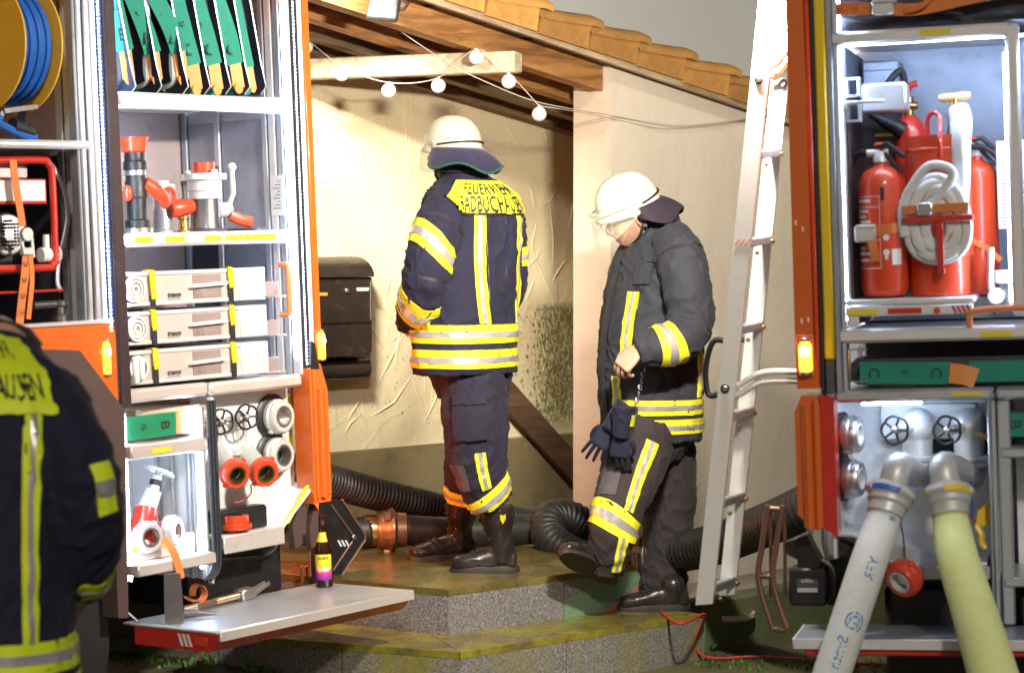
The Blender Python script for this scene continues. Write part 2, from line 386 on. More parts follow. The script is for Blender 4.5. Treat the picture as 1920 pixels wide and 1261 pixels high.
# ================================================================== special surfaces
def xyz(t, co):
    s = t.nodes.new('ShaderNodeSeparateXYZ'); t.links.new(co, s.inputs[0]); return s.outputs
def sstep(t, v, a, b):
    n = t.nodes.new('ShaderNodeMapRange'); n.interpolation_type = 'SMOOTHSTEP'
    n.inputs[1].default_value = a; n.inputs[2].default_value = b; t.links.new(v, n.inputs[0]); return n.outputs[0]
def stucco(name, col, dirt):
    m, t, b, co = nodes(name); x, y, z = xyz(t, co)
    c = mixc(t, nz(t, co, 2.2, 6, .6), tuple(k*.86 for k in col), tuple(min(1, k*1.08) for k in col))
    c = mixc(t, mth(t, 'MULTIPLY', ramp(t, nz(t, co, 5, 9, .72, stretch=(1, 1, .35)), [(.50, 0), (.72, 1)]), .30), c, tuple(k*.62 for k in (col[0], col[1]*.96, col[2]*.8)))
    c = mixc(t, mth(t, 'MULTIPLY', ramp(t, nz(t, co, 60, 6, .8), [(.66, 0), (.70, 1)]), .35), c, (.22, .17, .10))
    if dirt:
        # splashed specks in a band above the plinth, thick towards the corner
        band = mth(t, 'MULTIPLY', sstep(t, z, .70, .86), mth(t, 'SUBTRACT', 1, sstep(t, z, 1.36, 1.42)))
        dens = mth(t, 'ADD', mth(t, 'MULTIPLY', sstep(t, x, .42, .62), .17), mth(t, 'MULTIPLY', sstep(t, x, -.9, .3), .06))
        sp = nz(t, co, 42, 3, .5, stretch=(1.5, 1.5, .8), dist=1.2)
        spk = mth(t, 'GREATER_THAN', mth(t, 'ADD', sp, dens), .70)
        c = mixc(t, mth(t, 'MULTIPLY', mth(t, 'MULTIPLY', spk, band), .93), c, (.03, .028, .015))
        shade_tint = mth(t, 'MULTIPLY', band, mth(t, 'MULTIPLY', sstep(t, x, .40, .65), .55))  # olive dimming by the corner: cast shade put into the wall colour
        c = mixc(t, shade_tint, c, (.20, .20, .075))
    t.links.new(c, b.inputs['Base Color']); b.inputs['Roughness'].default_value = .88; b.inputs['Specular IOR Level'].default_value = .2
    p = bump(t, None, nz(t, co, 9, 6, .6), .5, .012)
    if dirt:
        d = vor(t, mixc(t, .12, co, nz(t, co, 4, 3), 'ADD'), 5.5, 'DISTANCE_TO_EDGE')
        rd = ramp(t, d, [(0, 1), (.035, .8), (.07, 0)]); rd = mth(t, 'MULTIPLY', rd, ramp(t, nz(t, co, 3.5, 2), [(.42, 0), (.55, 1)]))
        p = bump(t, None, rd, .16, .010, p)
    bump(t, b, nz(t, co, 170, 4, .7), .5, .003, p)
    return m
MT['stucco'] = stucco('cream_stucco', (.60, .52, .34), True)
MT['plaster'] = stucco('smooth_cream_plaster', (.66, .585, .475), False)
MT['plinth'] = mat('painted_plinth', (.15, .115, .055), .85, var=.3, vs=3, bmp=.5, bs=120, bd=.004, dirt=.4, dcol=(.05, .055, .02))
MT['greywall'] = mat('grey_render', (.50, .525, .515), .9, var=.10, vs=1.5, bmp=.3, bs=150, bd=.003)
def woodm(name, col, dark, dirt=.3, sc=1):
    m, t, b, co = nodes(name)
    g = nz(t, co, 22*sc, 8, .65, stretch=(.12, 1, 1), dist=.8)
    c = mixc(t, ramp(t, g, [(.35, 0), (.62, 1)]), dark, col)
    kn = ramp(t, vor(t, co, 3.1*sc), [(.0, 1), (.10, .0)]); c = mixc(t, mth(t, 'MULTIPLY', kn, .8), c, tuple(k*.35 for k in dark))
    c = mixc(t, mth(t, 'MULTIPLY', ramp(t, nz(t, co, 4, 6, .7), [(.45, 0), (.7, 1)]), dirt), c, tuple(k*.5 for k in dark))
    t.links.new(c, b.inputs['Base Color']); b.inputs['Roughness'].default_value = .72; bump(t, b, g, .5, .004); return m
MT['rafter'] = woodm('brown_stained_rafter', (.40, .19, .055), (.16, .065, .02))
MT['rafterdark'] = woodm('dark_rafter', (.20, .115, .05), (.055, .042, .02))
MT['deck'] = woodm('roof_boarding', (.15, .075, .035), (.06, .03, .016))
MT['palebeam'] = woodm('weathered_pale_beam', (.66, .57, .42), (.40, .31, .19), .35)
MT['plank'] = woodm('dark_bar_wood', (.10, .055, .028), (.045, .024, .013))
MT['verge'] = woodm('verge_board', (.52, .40, .26), (.26, .18, .10))
MT['tile'] = mat('clay_tile', (.50, .265, .075), .66, var=.32, vs=7, bmp=.35, bs=90, bd=.003, dirt=.6, dcol=(.15, .075, .03), ds=9)
def vary_by_object(m, lo, hi):
    t = m.node_tree; b = t.nodes['Principled BSDF']; src = b.inputs['Base Color'].links[0].from_socket; oi = t.nodes.new('ShaderNodeObjectInfo')
    t.links.new(mixc(t, 1.0, src, ramp(t, oi.outputs['Random'], [(0, lo), (1, hi)]), 'MULTIPLY'), b.inputs['Base Color'])
vary_by_object(MT['tile'], (.62, .58, .55), (1.25, 1.2, 1.1))
def granite(name, moss, reflection=False):
    m, t, b, co = nodes(name); x, y, z = xyz(t, co)
    s = ramp(t, nz(t, co, 120, 3, .8), [(.30, (.035, .034, .035)), (.45, (.13, .125, .128)), (.56, (.27, .26, .26)), (.70, (.45, .43, .42))])
    s = mixc(t, ramp(t, vor(t, co, 130), [(.0, 1), (.28, 0)]), s, (.045, .043, .045))
    s = mixc(t, mth(t, 'MULTIPLY', nz(t, co, 3, 4), .5), s, (.11, .10, .09))
    if moss:
        mm = ramp(t, nz(t, co, 3.6, 8, .7, stretch=(1.6, 1.6, .16)), [(.58-moss*.22, 0), (.64, 1)])
        s = mixc(t, mth(t, 'MULTIPLY', mm, .85), s, mixc(t, nz(t, co, 30, 5), (.06, .07, .008), (.34, .30, .02)))
    t.links.new(s, b.inputs['Base Color']); b.inputs['Roughness'].default_value = .6; bump(t, b, nz(t, co, 160, 4), .35, .003); return m
MT['granite'] = granite('granite_riser', 0)
def granite_reflected():  # green and orange reflected light, put into the riser's colour
    m = granite('granite_reflected_glow', 0); t = m.node_tree; b = t.nodes['Principled BSDF']; base = b.inputs['Base Color'].links[0].from_socket
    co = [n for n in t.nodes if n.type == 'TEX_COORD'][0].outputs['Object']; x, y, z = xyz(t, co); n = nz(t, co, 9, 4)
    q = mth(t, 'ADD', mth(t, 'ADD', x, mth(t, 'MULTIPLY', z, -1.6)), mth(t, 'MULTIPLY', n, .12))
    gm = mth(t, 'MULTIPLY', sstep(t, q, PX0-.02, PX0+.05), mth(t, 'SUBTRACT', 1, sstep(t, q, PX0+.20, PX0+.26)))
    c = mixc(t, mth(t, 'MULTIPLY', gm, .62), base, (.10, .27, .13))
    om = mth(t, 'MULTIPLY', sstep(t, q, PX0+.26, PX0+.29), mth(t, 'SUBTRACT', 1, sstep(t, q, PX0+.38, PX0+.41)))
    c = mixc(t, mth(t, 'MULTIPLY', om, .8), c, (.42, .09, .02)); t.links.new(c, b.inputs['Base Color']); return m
MT['granitem'] = granite('mossy_granite_riser', .62)
def tread(name):
    m, t, b, co = nodes(name)
    c = mixc(t, ramp(t, nz(t, co, 5, 9, .75), [(.36, 0), (.64, 1)]), (.055, .055, .020), (.215, .160, .055))
    c = mixc(t, ramp(t, nz(t, co, 3, 7, .7), [(.46, 0), (.62, 1)]), c, (.125, .118, .018))
    c = mixc(t, mth(t, 'MULTIPLY', ramp(t, nz(t, co, 45, 5, .8), [(.58, 0), (.66, 1)]), .7), c, (.035, .027, .014))
    t.links.new(c, b.inputs['Base Color'])
    t.links.new(ramp(t, nz(t, co, 2.6, 5), [(.40, .06), (.62, .42)]), b.inputs['Roughness'])
    bump(t, b, nz(t, co, 60, 6, .7), .35, .004); return m
MT['tread'] = tread('wet_mossy_tread')
def mossy_tread():
    m = tread('moss_green_tread'); t = m.node_tree; b = t.nodes['Principled BSDF']; src = b.inputs['Base Color'].links[0].from_socket; co = [n for n in t.nodes if n.type == 'TEX_COORD'][0].outputs['Object']
    t.links.new(mixc(t, mth(t, 'MULTIPLY', ramp(t, nz(t, co, 4, 8, .75), [(.42, 0), (.58, 1)]), .8), src, mixc(t, nz(t, co, 40, 4), (.17, .155, .012), (.36, .33, .02))), b.inputs['Base Color']); return m
MT['treadm'] = mossy_tread()
MT['joint'] = mat('joint_mortar', (.20, .17, .12), .9, var=.2)
MT['kerb'] = mat('mossy_kerb', (.085, .105, .045), .85, var=.4, vs=6, bmp=.6, bs=90, bd=.006, dirt=.5, dcol=(.15, .15, .03))
def groundm():
    m, t, b, co = nodes('wet_ground')
    c = mixc(t, nz(t, co, 6, 9, .72), (.035, .030, .018), (.16, .125, .075))
    c = mixc(t, ramp(t, nz(t, co, 2.2, 7, .7), [(.46, 0), (.62, 1)]), c, (.10, .105, .025))
    c = mixc(t, ramp(t, nz(t, co, 55, 4, .8), [(.60, 0), (.7, 1)]), c, (.26, .21, .13))
    t.links.new(c, b.inputs['Base Color']); t.links.new(ramp(t, nz(t, co, 3, 4), [(.4, .35), (.62, .9)]), b.inputs['Roughness'])
    bump(t, b, nz(t, co, 38, 8, .75), .8, .012); return m
MT['ground'] = groundm()
MT['stone'] = mat('gravel_stone', (.22, .20, .17), .8, var=.5, vs=3, bmp=.3, bs=60)
MT['grass'] = mat('grass_blade', (.055, .16, .018), .6, var=.5, vs=30)
MT['leaf'] = mat('weed_leaf', (.06, .22, .03), .5, var=.3, vs=20)
MT['globe'] = mat('white_globe', (.80, .78, .78), .5, var=.03, bmp=.1, bs=150)
MT['wire'] = mat('pale_wire', (.45, .42, .38), .6)
MT['darkwire'] = mat('dark_wire', (.05, .045, .045), .6)
MT['redcable'] = mat('red_cable', (.45, .03, .02), .5, var=.2)
MT['mailbox'] = mat('black_enamel', (.022, .017, .014), .30, .1, var=.3, vs=8, bmp=.05, bs=100, dirt=.25, dcol=(.10, .075, .05))
MT['floodface'] = mat('frosted_lens', (.62, .60, .46), .3, var=.05)
MT['greencard'] = mat('green_card', (.04, .20, .10), .6)

# ================================================================== ground
def gz(x, y):
    s = max(0, min(1, (-.35-x)/1.0)); s = s*s*(3-2*s)
    return -.02 + .10*s*max(0, min(1, (y-7)/2)) + .012*noise.noise(V((x*2.1, y*2.1, 0)))
mb = MB(); P = []
xs = [-80, -40, -15, -6] + [-4+.125*i for i in range(65)] + [6, 15, 40, 80]
ys = [-60, -20, -5, 2] + [4+.125*i for i in range(73)] + [16, 30, 60, 110]
for x in xs: P.append([V((x, y, gz(x, y))) for y in ys])
mb.grid(P)
g = single('ground', 'dark wet earth and patchy moss in front of the steps', None, mb, MT['ground'], kind='structure', sharp=180)

# ================================================================== house walls
A = loc(HF, 890, 30, -.10); B = loc(HF, 1395, 200, -.10); SLP = (B.z-A.z)/(B.x-A.x)
def zr(x): return A.z + SLP*(x-A.x)
RY = 1.0                                                     # depth of the porch recess
house = Thing('house', 'cream stucco house wall behind the covered porch', 'house', frame=HF)
mb = MB(); P = []
for i in range(81): P.append([V((-4+.1*i, RY, -.2+.1*j)) for j in range(37)])
mb.grid(P); mb.box(-4, 4, RY+.004, RY+.25, -.2, 3.4, .002)
house.part(mb, 'back_wall', MT['stucco'])
mb = MB(); mb.prism([(-4, RY-.010, zr(-4)+.10), (9, RY-.010, zr(9)+.10), (9, RY-.010, 6), (-4, RY-.010, 6)], (0, .012, 0))
house.part(mb, 'upper_wall', MT['greywall'], label='plain grey rendered wall above the tiled roof')
mb = MB(); mb.box(-4, -.004, RY-.014, RY+.05, -.2, .715, .006); mb.box(0.25, 4, RY-.014, RY+.05, -.2, .715, .006)
mb.box(-.004, .25, RY-.0135, RY+.05, -.2, .7145, .006)
house.part(mb, 'plinth', MT['plinth'])
mb = MB(); mb.prism([(0, 0, -.3), (5, 0, -.3), (5, 0, zr(5)+.02), (0, 0, zr(0)+.02)], (0, .245, 0))
house.part(mb, 'porch_wall', MT['plaster'], label='smooth pale plaster wall with a square end beside the porch')
# trowelled ridges of the stucco
mb = MB(); rnd = random.Random(3)
for k in range(150):
    x = rnd.uniform(-1.2, 1.15); z = rnd.uniform(.8, 2.6); a = rnd.choice([1.2, 1.5, 1.75, .7, 2.3, 2.0])+rnd.uniform(-.25, .25); L = rnd.uniform(.10, .34)
    pts = []
    for i in range(7):
        pts.append(V((x, RY-.001, z))); a += rnd.uniform(-.10, .10)+(rnd.choice((-.5, .5)) if rnd.random() < .08 else 0); x += math.cos(a)*L/6; z += math.sin(a)*L/6
    mb.tube(pts, .005, 6, rf=lambda s, u: .0012+.0046*math.sin(PI*min(1, max(0, u))))
house.part(mb, 'trowel_ridge', MT['stucco'], kind='stuff')
house.done(base=V((0, 0, 0)))

# ================================================================== porch roof
roof = Thing('porch_roof', 'lean-to porch roof of orange clay tiles on brown rafters', 'roof', frame=HF)
ang = math.atan(SLP)
def sbox(mb, x0, x1, y0, y1, lo, hi, b=.004):     # box that follows the roof slope; lo/hi relative to the verge line
    mb.prism([(x0, y0, zr(x0)+lo), (x1, y0, zr(x1)+lo), (x1, y0, zr(x1)+hi), (x0, y0, zr(x0)+hi)], (0, y1-y0, 0)); return mb
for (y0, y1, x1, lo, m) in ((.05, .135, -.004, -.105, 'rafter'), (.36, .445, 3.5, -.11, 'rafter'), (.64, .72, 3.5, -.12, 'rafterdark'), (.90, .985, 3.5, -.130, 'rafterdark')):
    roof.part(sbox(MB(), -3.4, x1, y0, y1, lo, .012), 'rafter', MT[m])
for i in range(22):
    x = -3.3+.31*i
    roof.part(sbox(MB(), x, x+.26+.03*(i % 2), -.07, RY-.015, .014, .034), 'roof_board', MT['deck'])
roof.part(sbox(MB(), -3.4, 3.5, -.105, -.078, -.008, .036), 'verge_board', MT['verge'])
p0, p1 = at_y(555, 131, 10.62), at_y(972, 117, 10.22); Hi = HF.inverted()
mb = MB(); mb.bar(Hi @ p0, Hi @ p1, .10, .094, b=.006); roof.part(mb, 'tie_beam', MT['palebeam'], label='weathered pale squared beam under the rafters')
# verge tiles (each with its cap) and the field behind
TLn = .335; first = None
mb = MB(); e = .012
mb.prism([(.004, -.128, -.016), (TLn-.008, -.128, -.012), (TLn-.008, -.128, .096), (.004, -.128, .066)], (0, .016, 0))
P = []
for i in range(9):
    u = i/8; x = -.015+(TLn+.085)*u; nose = .020*u*u - .012*max(0, (u-.86)/.14)**2
    P.append([V((x, -.140+.115*(1-math.cos(t))/2*1.9, .074+.034*u+nose+.044*math.sin(t))) for t in [PI*k/8 for k in range(9)]])
Q = [[p+V((0, 0, -.020)) for p in r] for r in P]
mb.grid(P); mb.grid(Q)
for rr in ((P[0], Q[0]), (P[-1], Q[-1])): mb.grid([rr[0], rr[1]])
mb.grid([[r[0] for r in P], [r[0] for r in Q]]); mb.grid([[r[-1] for r in P], [r[-1] for r in Q]])
def tmat(x, dy, dz=0): return Matrix.Translation((x, dy, zr(x)+.030+dz)) @ Matrix.Rotation(-ang, 4, 'Y')
x0 = loc(HF, 1012, 40, -.13).x; n0 = -6
tx = [x0+TLn*k for k in range(n0, 13)]
for p in mb.v: p[:] = tmat(tx[0], 0) @ p
vi = roof.part(mb, 'verge_tile', MT['tile'], sharp=50); T0 = tmat(tx[0], 0).inverted(); rr = random.Random(5)
for x in tx[1:]: roof.copy(vi, tmat(x, rr.uniform(-.003, .003), rr.uniform(-.003, .003)) @ Matrix.Rotation(rr.uniform(-.012, .012), 4, 'Z') @ T0)
mb = MB(); P = []
for i in range(6):
    u = i/5; P.append([V(((TLn+.06)*u, .10+.24*k/12, .05+.025*u+.022*math.sin(2*PI*k/12))) for k in range(13)])
Q = [[p+V((0, 0, -.012)) for p in r] for r in P]; mb.grid(P); mb.grid(Q); mb.grid([P[-1], Q[-1]]); mb.grid([P[0], Q[0]])
for p in mb.v: p[:] = tmat(tx[0], 0) @ p
fi = roof.part(mb, 'roof_tile', MT['tile'])
for c in range(4):
    for k, x in enumerate(tx):
        if c or k: roof.copy(fi, tmat(x, .225*c) @ T0)
roof.done()

# ================================================================== steps
Z1, Z2 = .18, .36
st = Thing('entrance_steps', 'two granite entrance steps with wet mossy treads', 'steps')
c1 = at_z(840, 1105, Z2); r1 = at_z(1225, 1053, Z2); l1 = at_z(560, 1078, Z2)
c0 = at_z(863, 1222, Z1); r0 = at_z(1312, 1150, Z1); l0 = at_z(200, 1172, Z1)
l1 = c1+(l1-c1)*1.6
back = HF.col[1].to_3d()
def cut(a, b, t): return a.lerp(b, t)
def riser(name, a, b, ztop, zbot, joints, m):
    d = (b-a).normalized(); nrm = V((d.y, -d.x, 0));
    if nrm.y > 0: nrm = -nrm
    ts = [0]+joints+[1]
    for i in range(len(ts)-1):
        p, q = cut(a, b, ts[i]), cut(a, b, ts[i+1]); g = .003
        p = p+d*g; q = q-d*g; mb = MB(); o = -nrm*.03
        base = [V((p.x, p.y, zbot)), V((q.x, q.y, zbot)), V((q.x, q.y, ztop)), V((p.x, p.y, ztop))]
        mb.prism([k-nrm*.001 for k in base], o); st.part(mb, name, m)
def slab(name, poly, z, m, th=.026):
    mb = MB(); mb.prism([V((p.x, p.y, z-th)) for p in poly], (0, 0, th)); st.part(mb, name, m)
# core
bk = 1.75
rA = r1+back*1.12; lA = l1+back*1.9
mid = c1+back*1.55
mb = MB(); ins = lambda p, c, k=.03: p+(c-p).normalized()*k
cen = V((c1.x-.1, c1.y+1.0, 0))
mb.prism([V((p.x, p.y, -.3)) for p in (ins(c1, cen, .05), ins(r1, cen, .05), ins(rA, cen, .05), ins(lA, cen, .05), ins(l1, cen, .05))], (0, 0, Z2+.3-.027))
st.part(mb, 'core', MT['joint'])
s = .545
m1 = cut(c1, r1, s)
slab('tread_slab', [c1, cut(c1, r1, s-.002), cut(mid, rA, s-.002), mid], Z2, MT['tread'])
slab('tread_slab', [cut(c1, r1, s+.002), r1, rA, cut(mid, rA, s+.002)], Z2, MT['tread'])
slab('tread_slab', [l1, c1+(l1-c1).normalized()*.004, mid+(l1-c1).normalized()*.004, lA], Z2, MT['tread'])
BX = None
MT['granitep'] = MT['granite']
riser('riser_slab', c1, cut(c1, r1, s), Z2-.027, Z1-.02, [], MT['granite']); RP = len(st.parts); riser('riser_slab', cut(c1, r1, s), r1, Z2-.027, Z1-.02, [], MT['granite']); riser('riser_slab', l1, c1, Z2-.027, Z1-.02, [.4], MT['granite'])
riser('riser_slab', r1, rA, Z2-.027, -.1, [], MT['granite'])
# lower step (an L round the platform)
rB = r0+back*1.3; lB = l0+back*1.2
inn_c = c1+back*.12; inn_r = r1+back*.06; inn_l = l1+back*.1
slab('tread_slab', [c0, r0, r0+back*.6, r1+back*.7, inn_c], Z1, MT['treadm'])
slab('tread_slab', [l0, c0+(l0-c0).normalized()*.004, inn_c+(l0-c0).normalized()*.004, inn_l], Z1, MT['treadm'])
riser('riser_slab', c0, r0, Z1-.027, -.15, [.42, .9], MT['granitem']); riser('riser_slab', l0, c0, Z1-.027, -.15, [.33, .68], MT['granitem'])
riser('riser_slab', r0, rB, Z1-.027, -.15, [], MT['granitem'])
mb = MB()
mb.prism([V((p.x, p.y, -.3)) for p in (ins(c0, cen, .05), ins(r0, cen, .05), ins(r0+back*.55, cen, .08), r1+back*.6, inn_c)], (0, 0, Z1+.3-.028))
mb.prism([V((p.x, p.y, -.3)) for p in (ins(l0, cen, .05), ins(c0, cen, .052), inn_c, inn_l)], (0, 0, Z1+.3-.0285))
st.part(mb, 'core', MT['joint'])
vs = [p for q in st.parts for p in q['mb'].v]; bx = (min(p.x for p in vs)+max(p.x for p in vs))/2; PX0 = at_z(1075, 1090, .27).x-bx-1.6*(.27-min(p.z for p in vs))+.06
st.parts[RP]['mat'] = granite_reflected(); st.done()

# ================================================================== kerb, gravel, weeds, cable
k0 = at_z(1318, 1172, .10); d = HF.col[0].to_3d()
kt = Thing('kerb', 'mossy green concrete kerb running along the house wall', 'kerb')
for i in range(4):
    a = k0+d*(1.0*i+.003); b = k0+d*(1.0*i+.997); mb = MB()
    mb.bar(a+back*.06+V((0, 0, -.1)), b+back*.06+V((0, 0, -.1)), .12, .40, b=.012); kt.part(mb, 'kerb_stone', MT['kerb'])
kt.done()
mb = MB(); rnd = random.Random(11)
for k in range(520):
    u = rnd.uniform(.15, 2.6); v = rnd.uniform(.16, .62); p = k0+d*u+back*v; p.z = .045+rnd.uniform(0, .035)
    r = rnd.uniform(.012, .030)
    M = Matrix.Rotation(rnd.uniform(0, 6), 3, V((rnd.random(), rnd.random(), rnd.random())))
    mb.ball(p, (r, r*rnd.uniform(.6, .9), r*rnd.uniform(.4, .7)), 7, 5, M)
a = k0+back*.12
q = k0+back*.35+d*1.5; mb.bar(k0+back*.38-d*.05+V((0, 0, -.10)), k0+back*.38+d*3+V((0, 0, -.10)), .52, .29)
single('gravel_strip', 'grey gravel between the kerb and the house wall', 'gravel', mb, MT['stone'], kind='stuff', sharp=60)
def blades(mb, c, n, sp, h, rnd, wd=.006):
    for i in range(n):
        a = rnd.uniform(0, 2*PI); r = sp*math.sqrt(rnd.random()); p = V((c.x+r*math.cos(a), c.y+r*math.sin(a)*.6, 0)); p.z = gz(p.x, p.y) if c.z < .05 or c.x < 0 else c.z
        t = rnd.uniform(0, 2*PI); le = V((math.cos(t), math.sin(t), 0)); hh = h*rnd.uniform(.4, 1.1); s = le.cross(V((0, 0, 1)))*wd
        q1 = p+le*hh*.2+V((0, 0, hh*.7)); q2 = p+le*hh*.7+V((0, 0, hh))
        mb.add([p-s, p+s, q1+s*.8, q1-s*.8, q2], [(0, 1, 2, 3), (3, 2, 4)])
mb = MB(); rnd = random.Random(4)
for (px, py, n, sp, h) in ((430, 1252, 200, .16, .045), (520, 1262, 160, .14, .04), (310, 1258, 120, .25, .03), (600, 1270, 80, .15, .03), (1420, 1240, 90, .3, .025), (1640, 1250, 120, .35, .03), (1800, 1245, 160, .4, .03)):
    blades(mb, at_z(px, py, .03 if px < 800 else -.01), n, sp, h, rnd)
single('grass_tufts', 'low tufts of grass and moss on the ground by the steps', 'grass', mb, MT['grass'], kind='stuff')
def weed(px, py, Z, n, size, label, seed):
    rnd = random.Random(seed); c = at_z(px, py, Z); t = Thing('weed', label, 'weed', 'small weeds by the kerb')
    mb = MB(); mb.tube([c, c+V((0, 0, size*.5))], .003, 6); t.part(mb, 'stem', MT['leaf'])
    for i in range(n):
        a = rnd.uniform(0, 2*PI); L = size*rnd.uniform(.6, 1); dr = V((math.cos(a), math.sin(a), rnd.uniform(.3, .9))).normalized(); s = dr.cross(V((0, 0, 1))).normalized()*L*.22
        o = c+V((0, 0, size*.35*rnd.random())); mb = MB()
        mb.grid([[o-s*w_, o+V((0, 0, -.004)), o+s*w_] if False else [o+dr*L*u-s*w_, o+dr*L*u+V((0, 0, -.004*w_)), o+dr*L*u+s*w_] for u, w_ in ((0, .15), (.3, .9), (.6, 1), (.85, .6), (1, .05))])
        t.part(mb, 'leaf', MT['leaf'])
    t.done()
weed(1332, 1222, -.02, 7, .06, 'small green weed at the corner of the lower step', 1)
weed(1700, 1165, .0, 12, .09, 'leafy green weed growing under the truck behind the white hose', 2)
weed(1745, 1168, .0, 9, .08, 'leafy green weed growing under the truck by the red line', 3)
pts = [at_z(1238, 1146, Z1+.005), at_z(1275, 1168, Z1+.005), r0+V((.02, -.03, 0.002)), at_z(1302, 1205, .06), at_z(1330, 1232, .0), at_z(1420, 1230, .0), at_z(1500, 1235, .0), at_z(1570, 1242, .0), at_z(1680, 1244, .0), at_z(1725, 1235, .0), at_z(1790, 1225, .0)]
mb = MB(); mb.tube(spline(pts, 8), .006, 8); single('red_cable', 'thin red cable snaking off the lower step onto the ground', 'cable', mb, MT['redcable'], sharp=180)
# bits by the ladder foot
mb = MB(); p = at_z(1382, 1160, .10); mb.lathe([(.0, 0), (.11, 0), (.125, .012), (.125, .03), (.115, .03), (.108, .012), (0, .010)], p+back*.06+V((0, 0, -.004)), (0, 0, 1), 32)
single('round_lid', 'round cream lid lying by the gravel at the ladder foot', 'lid', mb, MT['palebeam'])
t = Thing('drink_carton', 'crumpled red and green carton at the corner of the lower step', 'carton'); p = at_z(1335, 1168, .06)
mb = MB(); mb.prism([p+V((-.015, .0, -.06)), p+V((.03, .0, -.06)), p+V((.045, .02, .085)), p+V((.02, .02, .03))], (.0, .05, 0)); t.part(mb, 'red_side', MT['redorange'])
mb = MB(); mb.prism([p+V((.034, .004, -.06)), p+V((.055, .03, -.06)), p+V((.06, .03, .09)), p+V((.049, .024, .085))], (0, .05, 0)); t.part(mb, 'green_side', MT['greencard']); t.done()
# dark brown bar set diagonally against the back wall
a = loc(HF, 862, 640, RY-.06); b = loc(HF, 1150, 962, RY-.06)
mb = MB(); mb.bar(a, b, .035, .135, up=V((0, 0, 1)), b=.004); single('leaning_plank', 'dark brown plank leaning against the porch back wall', 'plank', mb, MT['plank'], frame=HF)  # dark diagonal band on the back wall, built as a bar

# ================================================================== mailbox, floodlight, string lights
mbx = Thing('mailbox', 'black round-topped mailbox on the porch wall', 'mailbox', frame=HF)
yf = .86; a = loc(HF, 585, 668, yf); b = loc(HF, 697, 520, yf); x0, x1 = a.x-.10, b.x; z0 = loc(HF, 640, 668, yf).z; z1 = loc(HF, 640, 520, yf).z; zt = loc(HF, 640, 481, yf+.04).z
def rrect(x0, x1, z0, z1, r, y, n=5, corners=(1, 1, 1, 1)):
    o = []
    for (cx, cz, a0, k) in ((x1, z0, -PI/2, 0), (x1, z1, 0, 1), (x0, z1, PI/2, 2), (x0, z0, PI, 3)):
        rk = r*corners[k]
        if rk == 0: o.append(V((cx, y, cz))); continue
        ox = cx+(-rk if cx == x1 else rk); oz = cz+(rk if cz == z0 else -rk)
        for i in range(n+1): o.append(V((ox+rk*math.cos(a0+PI/2*i/n), y, oz+rk*math.sin(a0+PI/2*i/n))))
    return o
mb = MB(); mb.prism(rrect(x0, x1, z0, z1, .035, yf, 5, (1, 0, 0, 1)), (0, RY-yf-.004, 0)); mbx.part(mb, 'body', MT['mailbox'])
mb = MB(); mb.prism([(x0-.006, yf-.012, z1+.002), (x0-.006, RY-.003, z1+.002), (x0-.006, RY-.003, zt)]+[V((x0-.006, RY-.003-(RY-yf+.009)*math.sin(u), z1+.002+(zt-z1)*math.cos(u))) for u in [PI/2*k/8 for k in range(1, 8)]], (x1-x0+.012, 0, 0))
mbx.part(mb, 'lid', MT['mailbox'])
mb = MB(); mb.prism(rrect(x0+.02, x1-.014, z0+.16, z1-.012, .012, yf-.006), (0, .005, 0)); dd = mbx.part(mb, 'door', MT['mailbox'])
mb = MB(); mb.box(x1-.10, x1-.025, yf-.009, yf-.005, z1-.065, z1-.05, .001); mbx.part(mb, 'name_strip', MT['paper'], dd)
mb = MB(); mb.box(x0+.10, x0+.19, yf-.009, yf-.005, z1-.085, z1-.07, .001); mbx.part(mb, 'sticker', MT['otab'], dd)
mb = MB(); mb.cyl((x1-.165, yf-.004, z1-.062), (x1-.165, yf-.016, z1-.062), .011); mbx.part(mb, 'lock', MT['steel'], dd)
mb = MB(); mb.tube([(x1-.014, yf-.007, z0+.17), (x1-.014, yf-.007, z1-.02)], .003, 6); mbx.part(mb, 'hinge', MT['steel'], dd)
mbx.done()
zc = loc(HF, 650, 693, yf+.03).z; r = .054
mb = MB(); mb.lathe([(0, 0), (r-.01, 0), (r, .008), (r, x1+.03-x0-.008), (r-.008, x1+.03-x0), (r-.012, x1+.03-x0-.006), (0, x1+.03-x0-.02)], (x0, RY-.06, zc), (1, 0, 0), 28)
mb.box(x0+.05, x0+.09, RY-.02, RY-.002, zc-.03, zc+.09)
mb.box(x1-.09, x1-.05, RY-.02, RY-.002, zc-.03, zc+.09)
single('newspaper_tube', 'black newspaper tube mounted under the mailbox', 'newspaper holder', mb, MT['mailbox'], frame=HF)

fl = Thing('wall_floodlight', 'square floodlight with grey frame hung from the rafter', 'floodlight'); c = at_y(719, 14, 9.62)
M = Matrix.Translation(c) @ Matrix.Rotation(R(-8), 4, 'Z') @ Matrix.Rotation(R(-20), 4, 'X') @ Matrix.Rotation(R(6), 4, 'Y')
mb = MB(); mb.box(-.066, .066, -.012, .028, -.057, .057, .008, M=M); mb.box(-.05, .05, .028, .045, -.04, .04, .006, M=M); fl.part(mb, 'housing', MT['darksteel'])
mb = MB(); mb.box(-.046, .046, -.017, -.0122, -.042, .042, .002, M=M); fl.part(mb, 'lens', MT['floodface'])
mb = MB(); mb.tube([M @ V((.066, .01, 0)), M @ V((.085, .02, .01)), M @ V((.085, .07, .06)), M @ V((.0, .10, .10))], .008, 8); fl.part(mb, 'bracket', MT['darksteel']); fl.done()

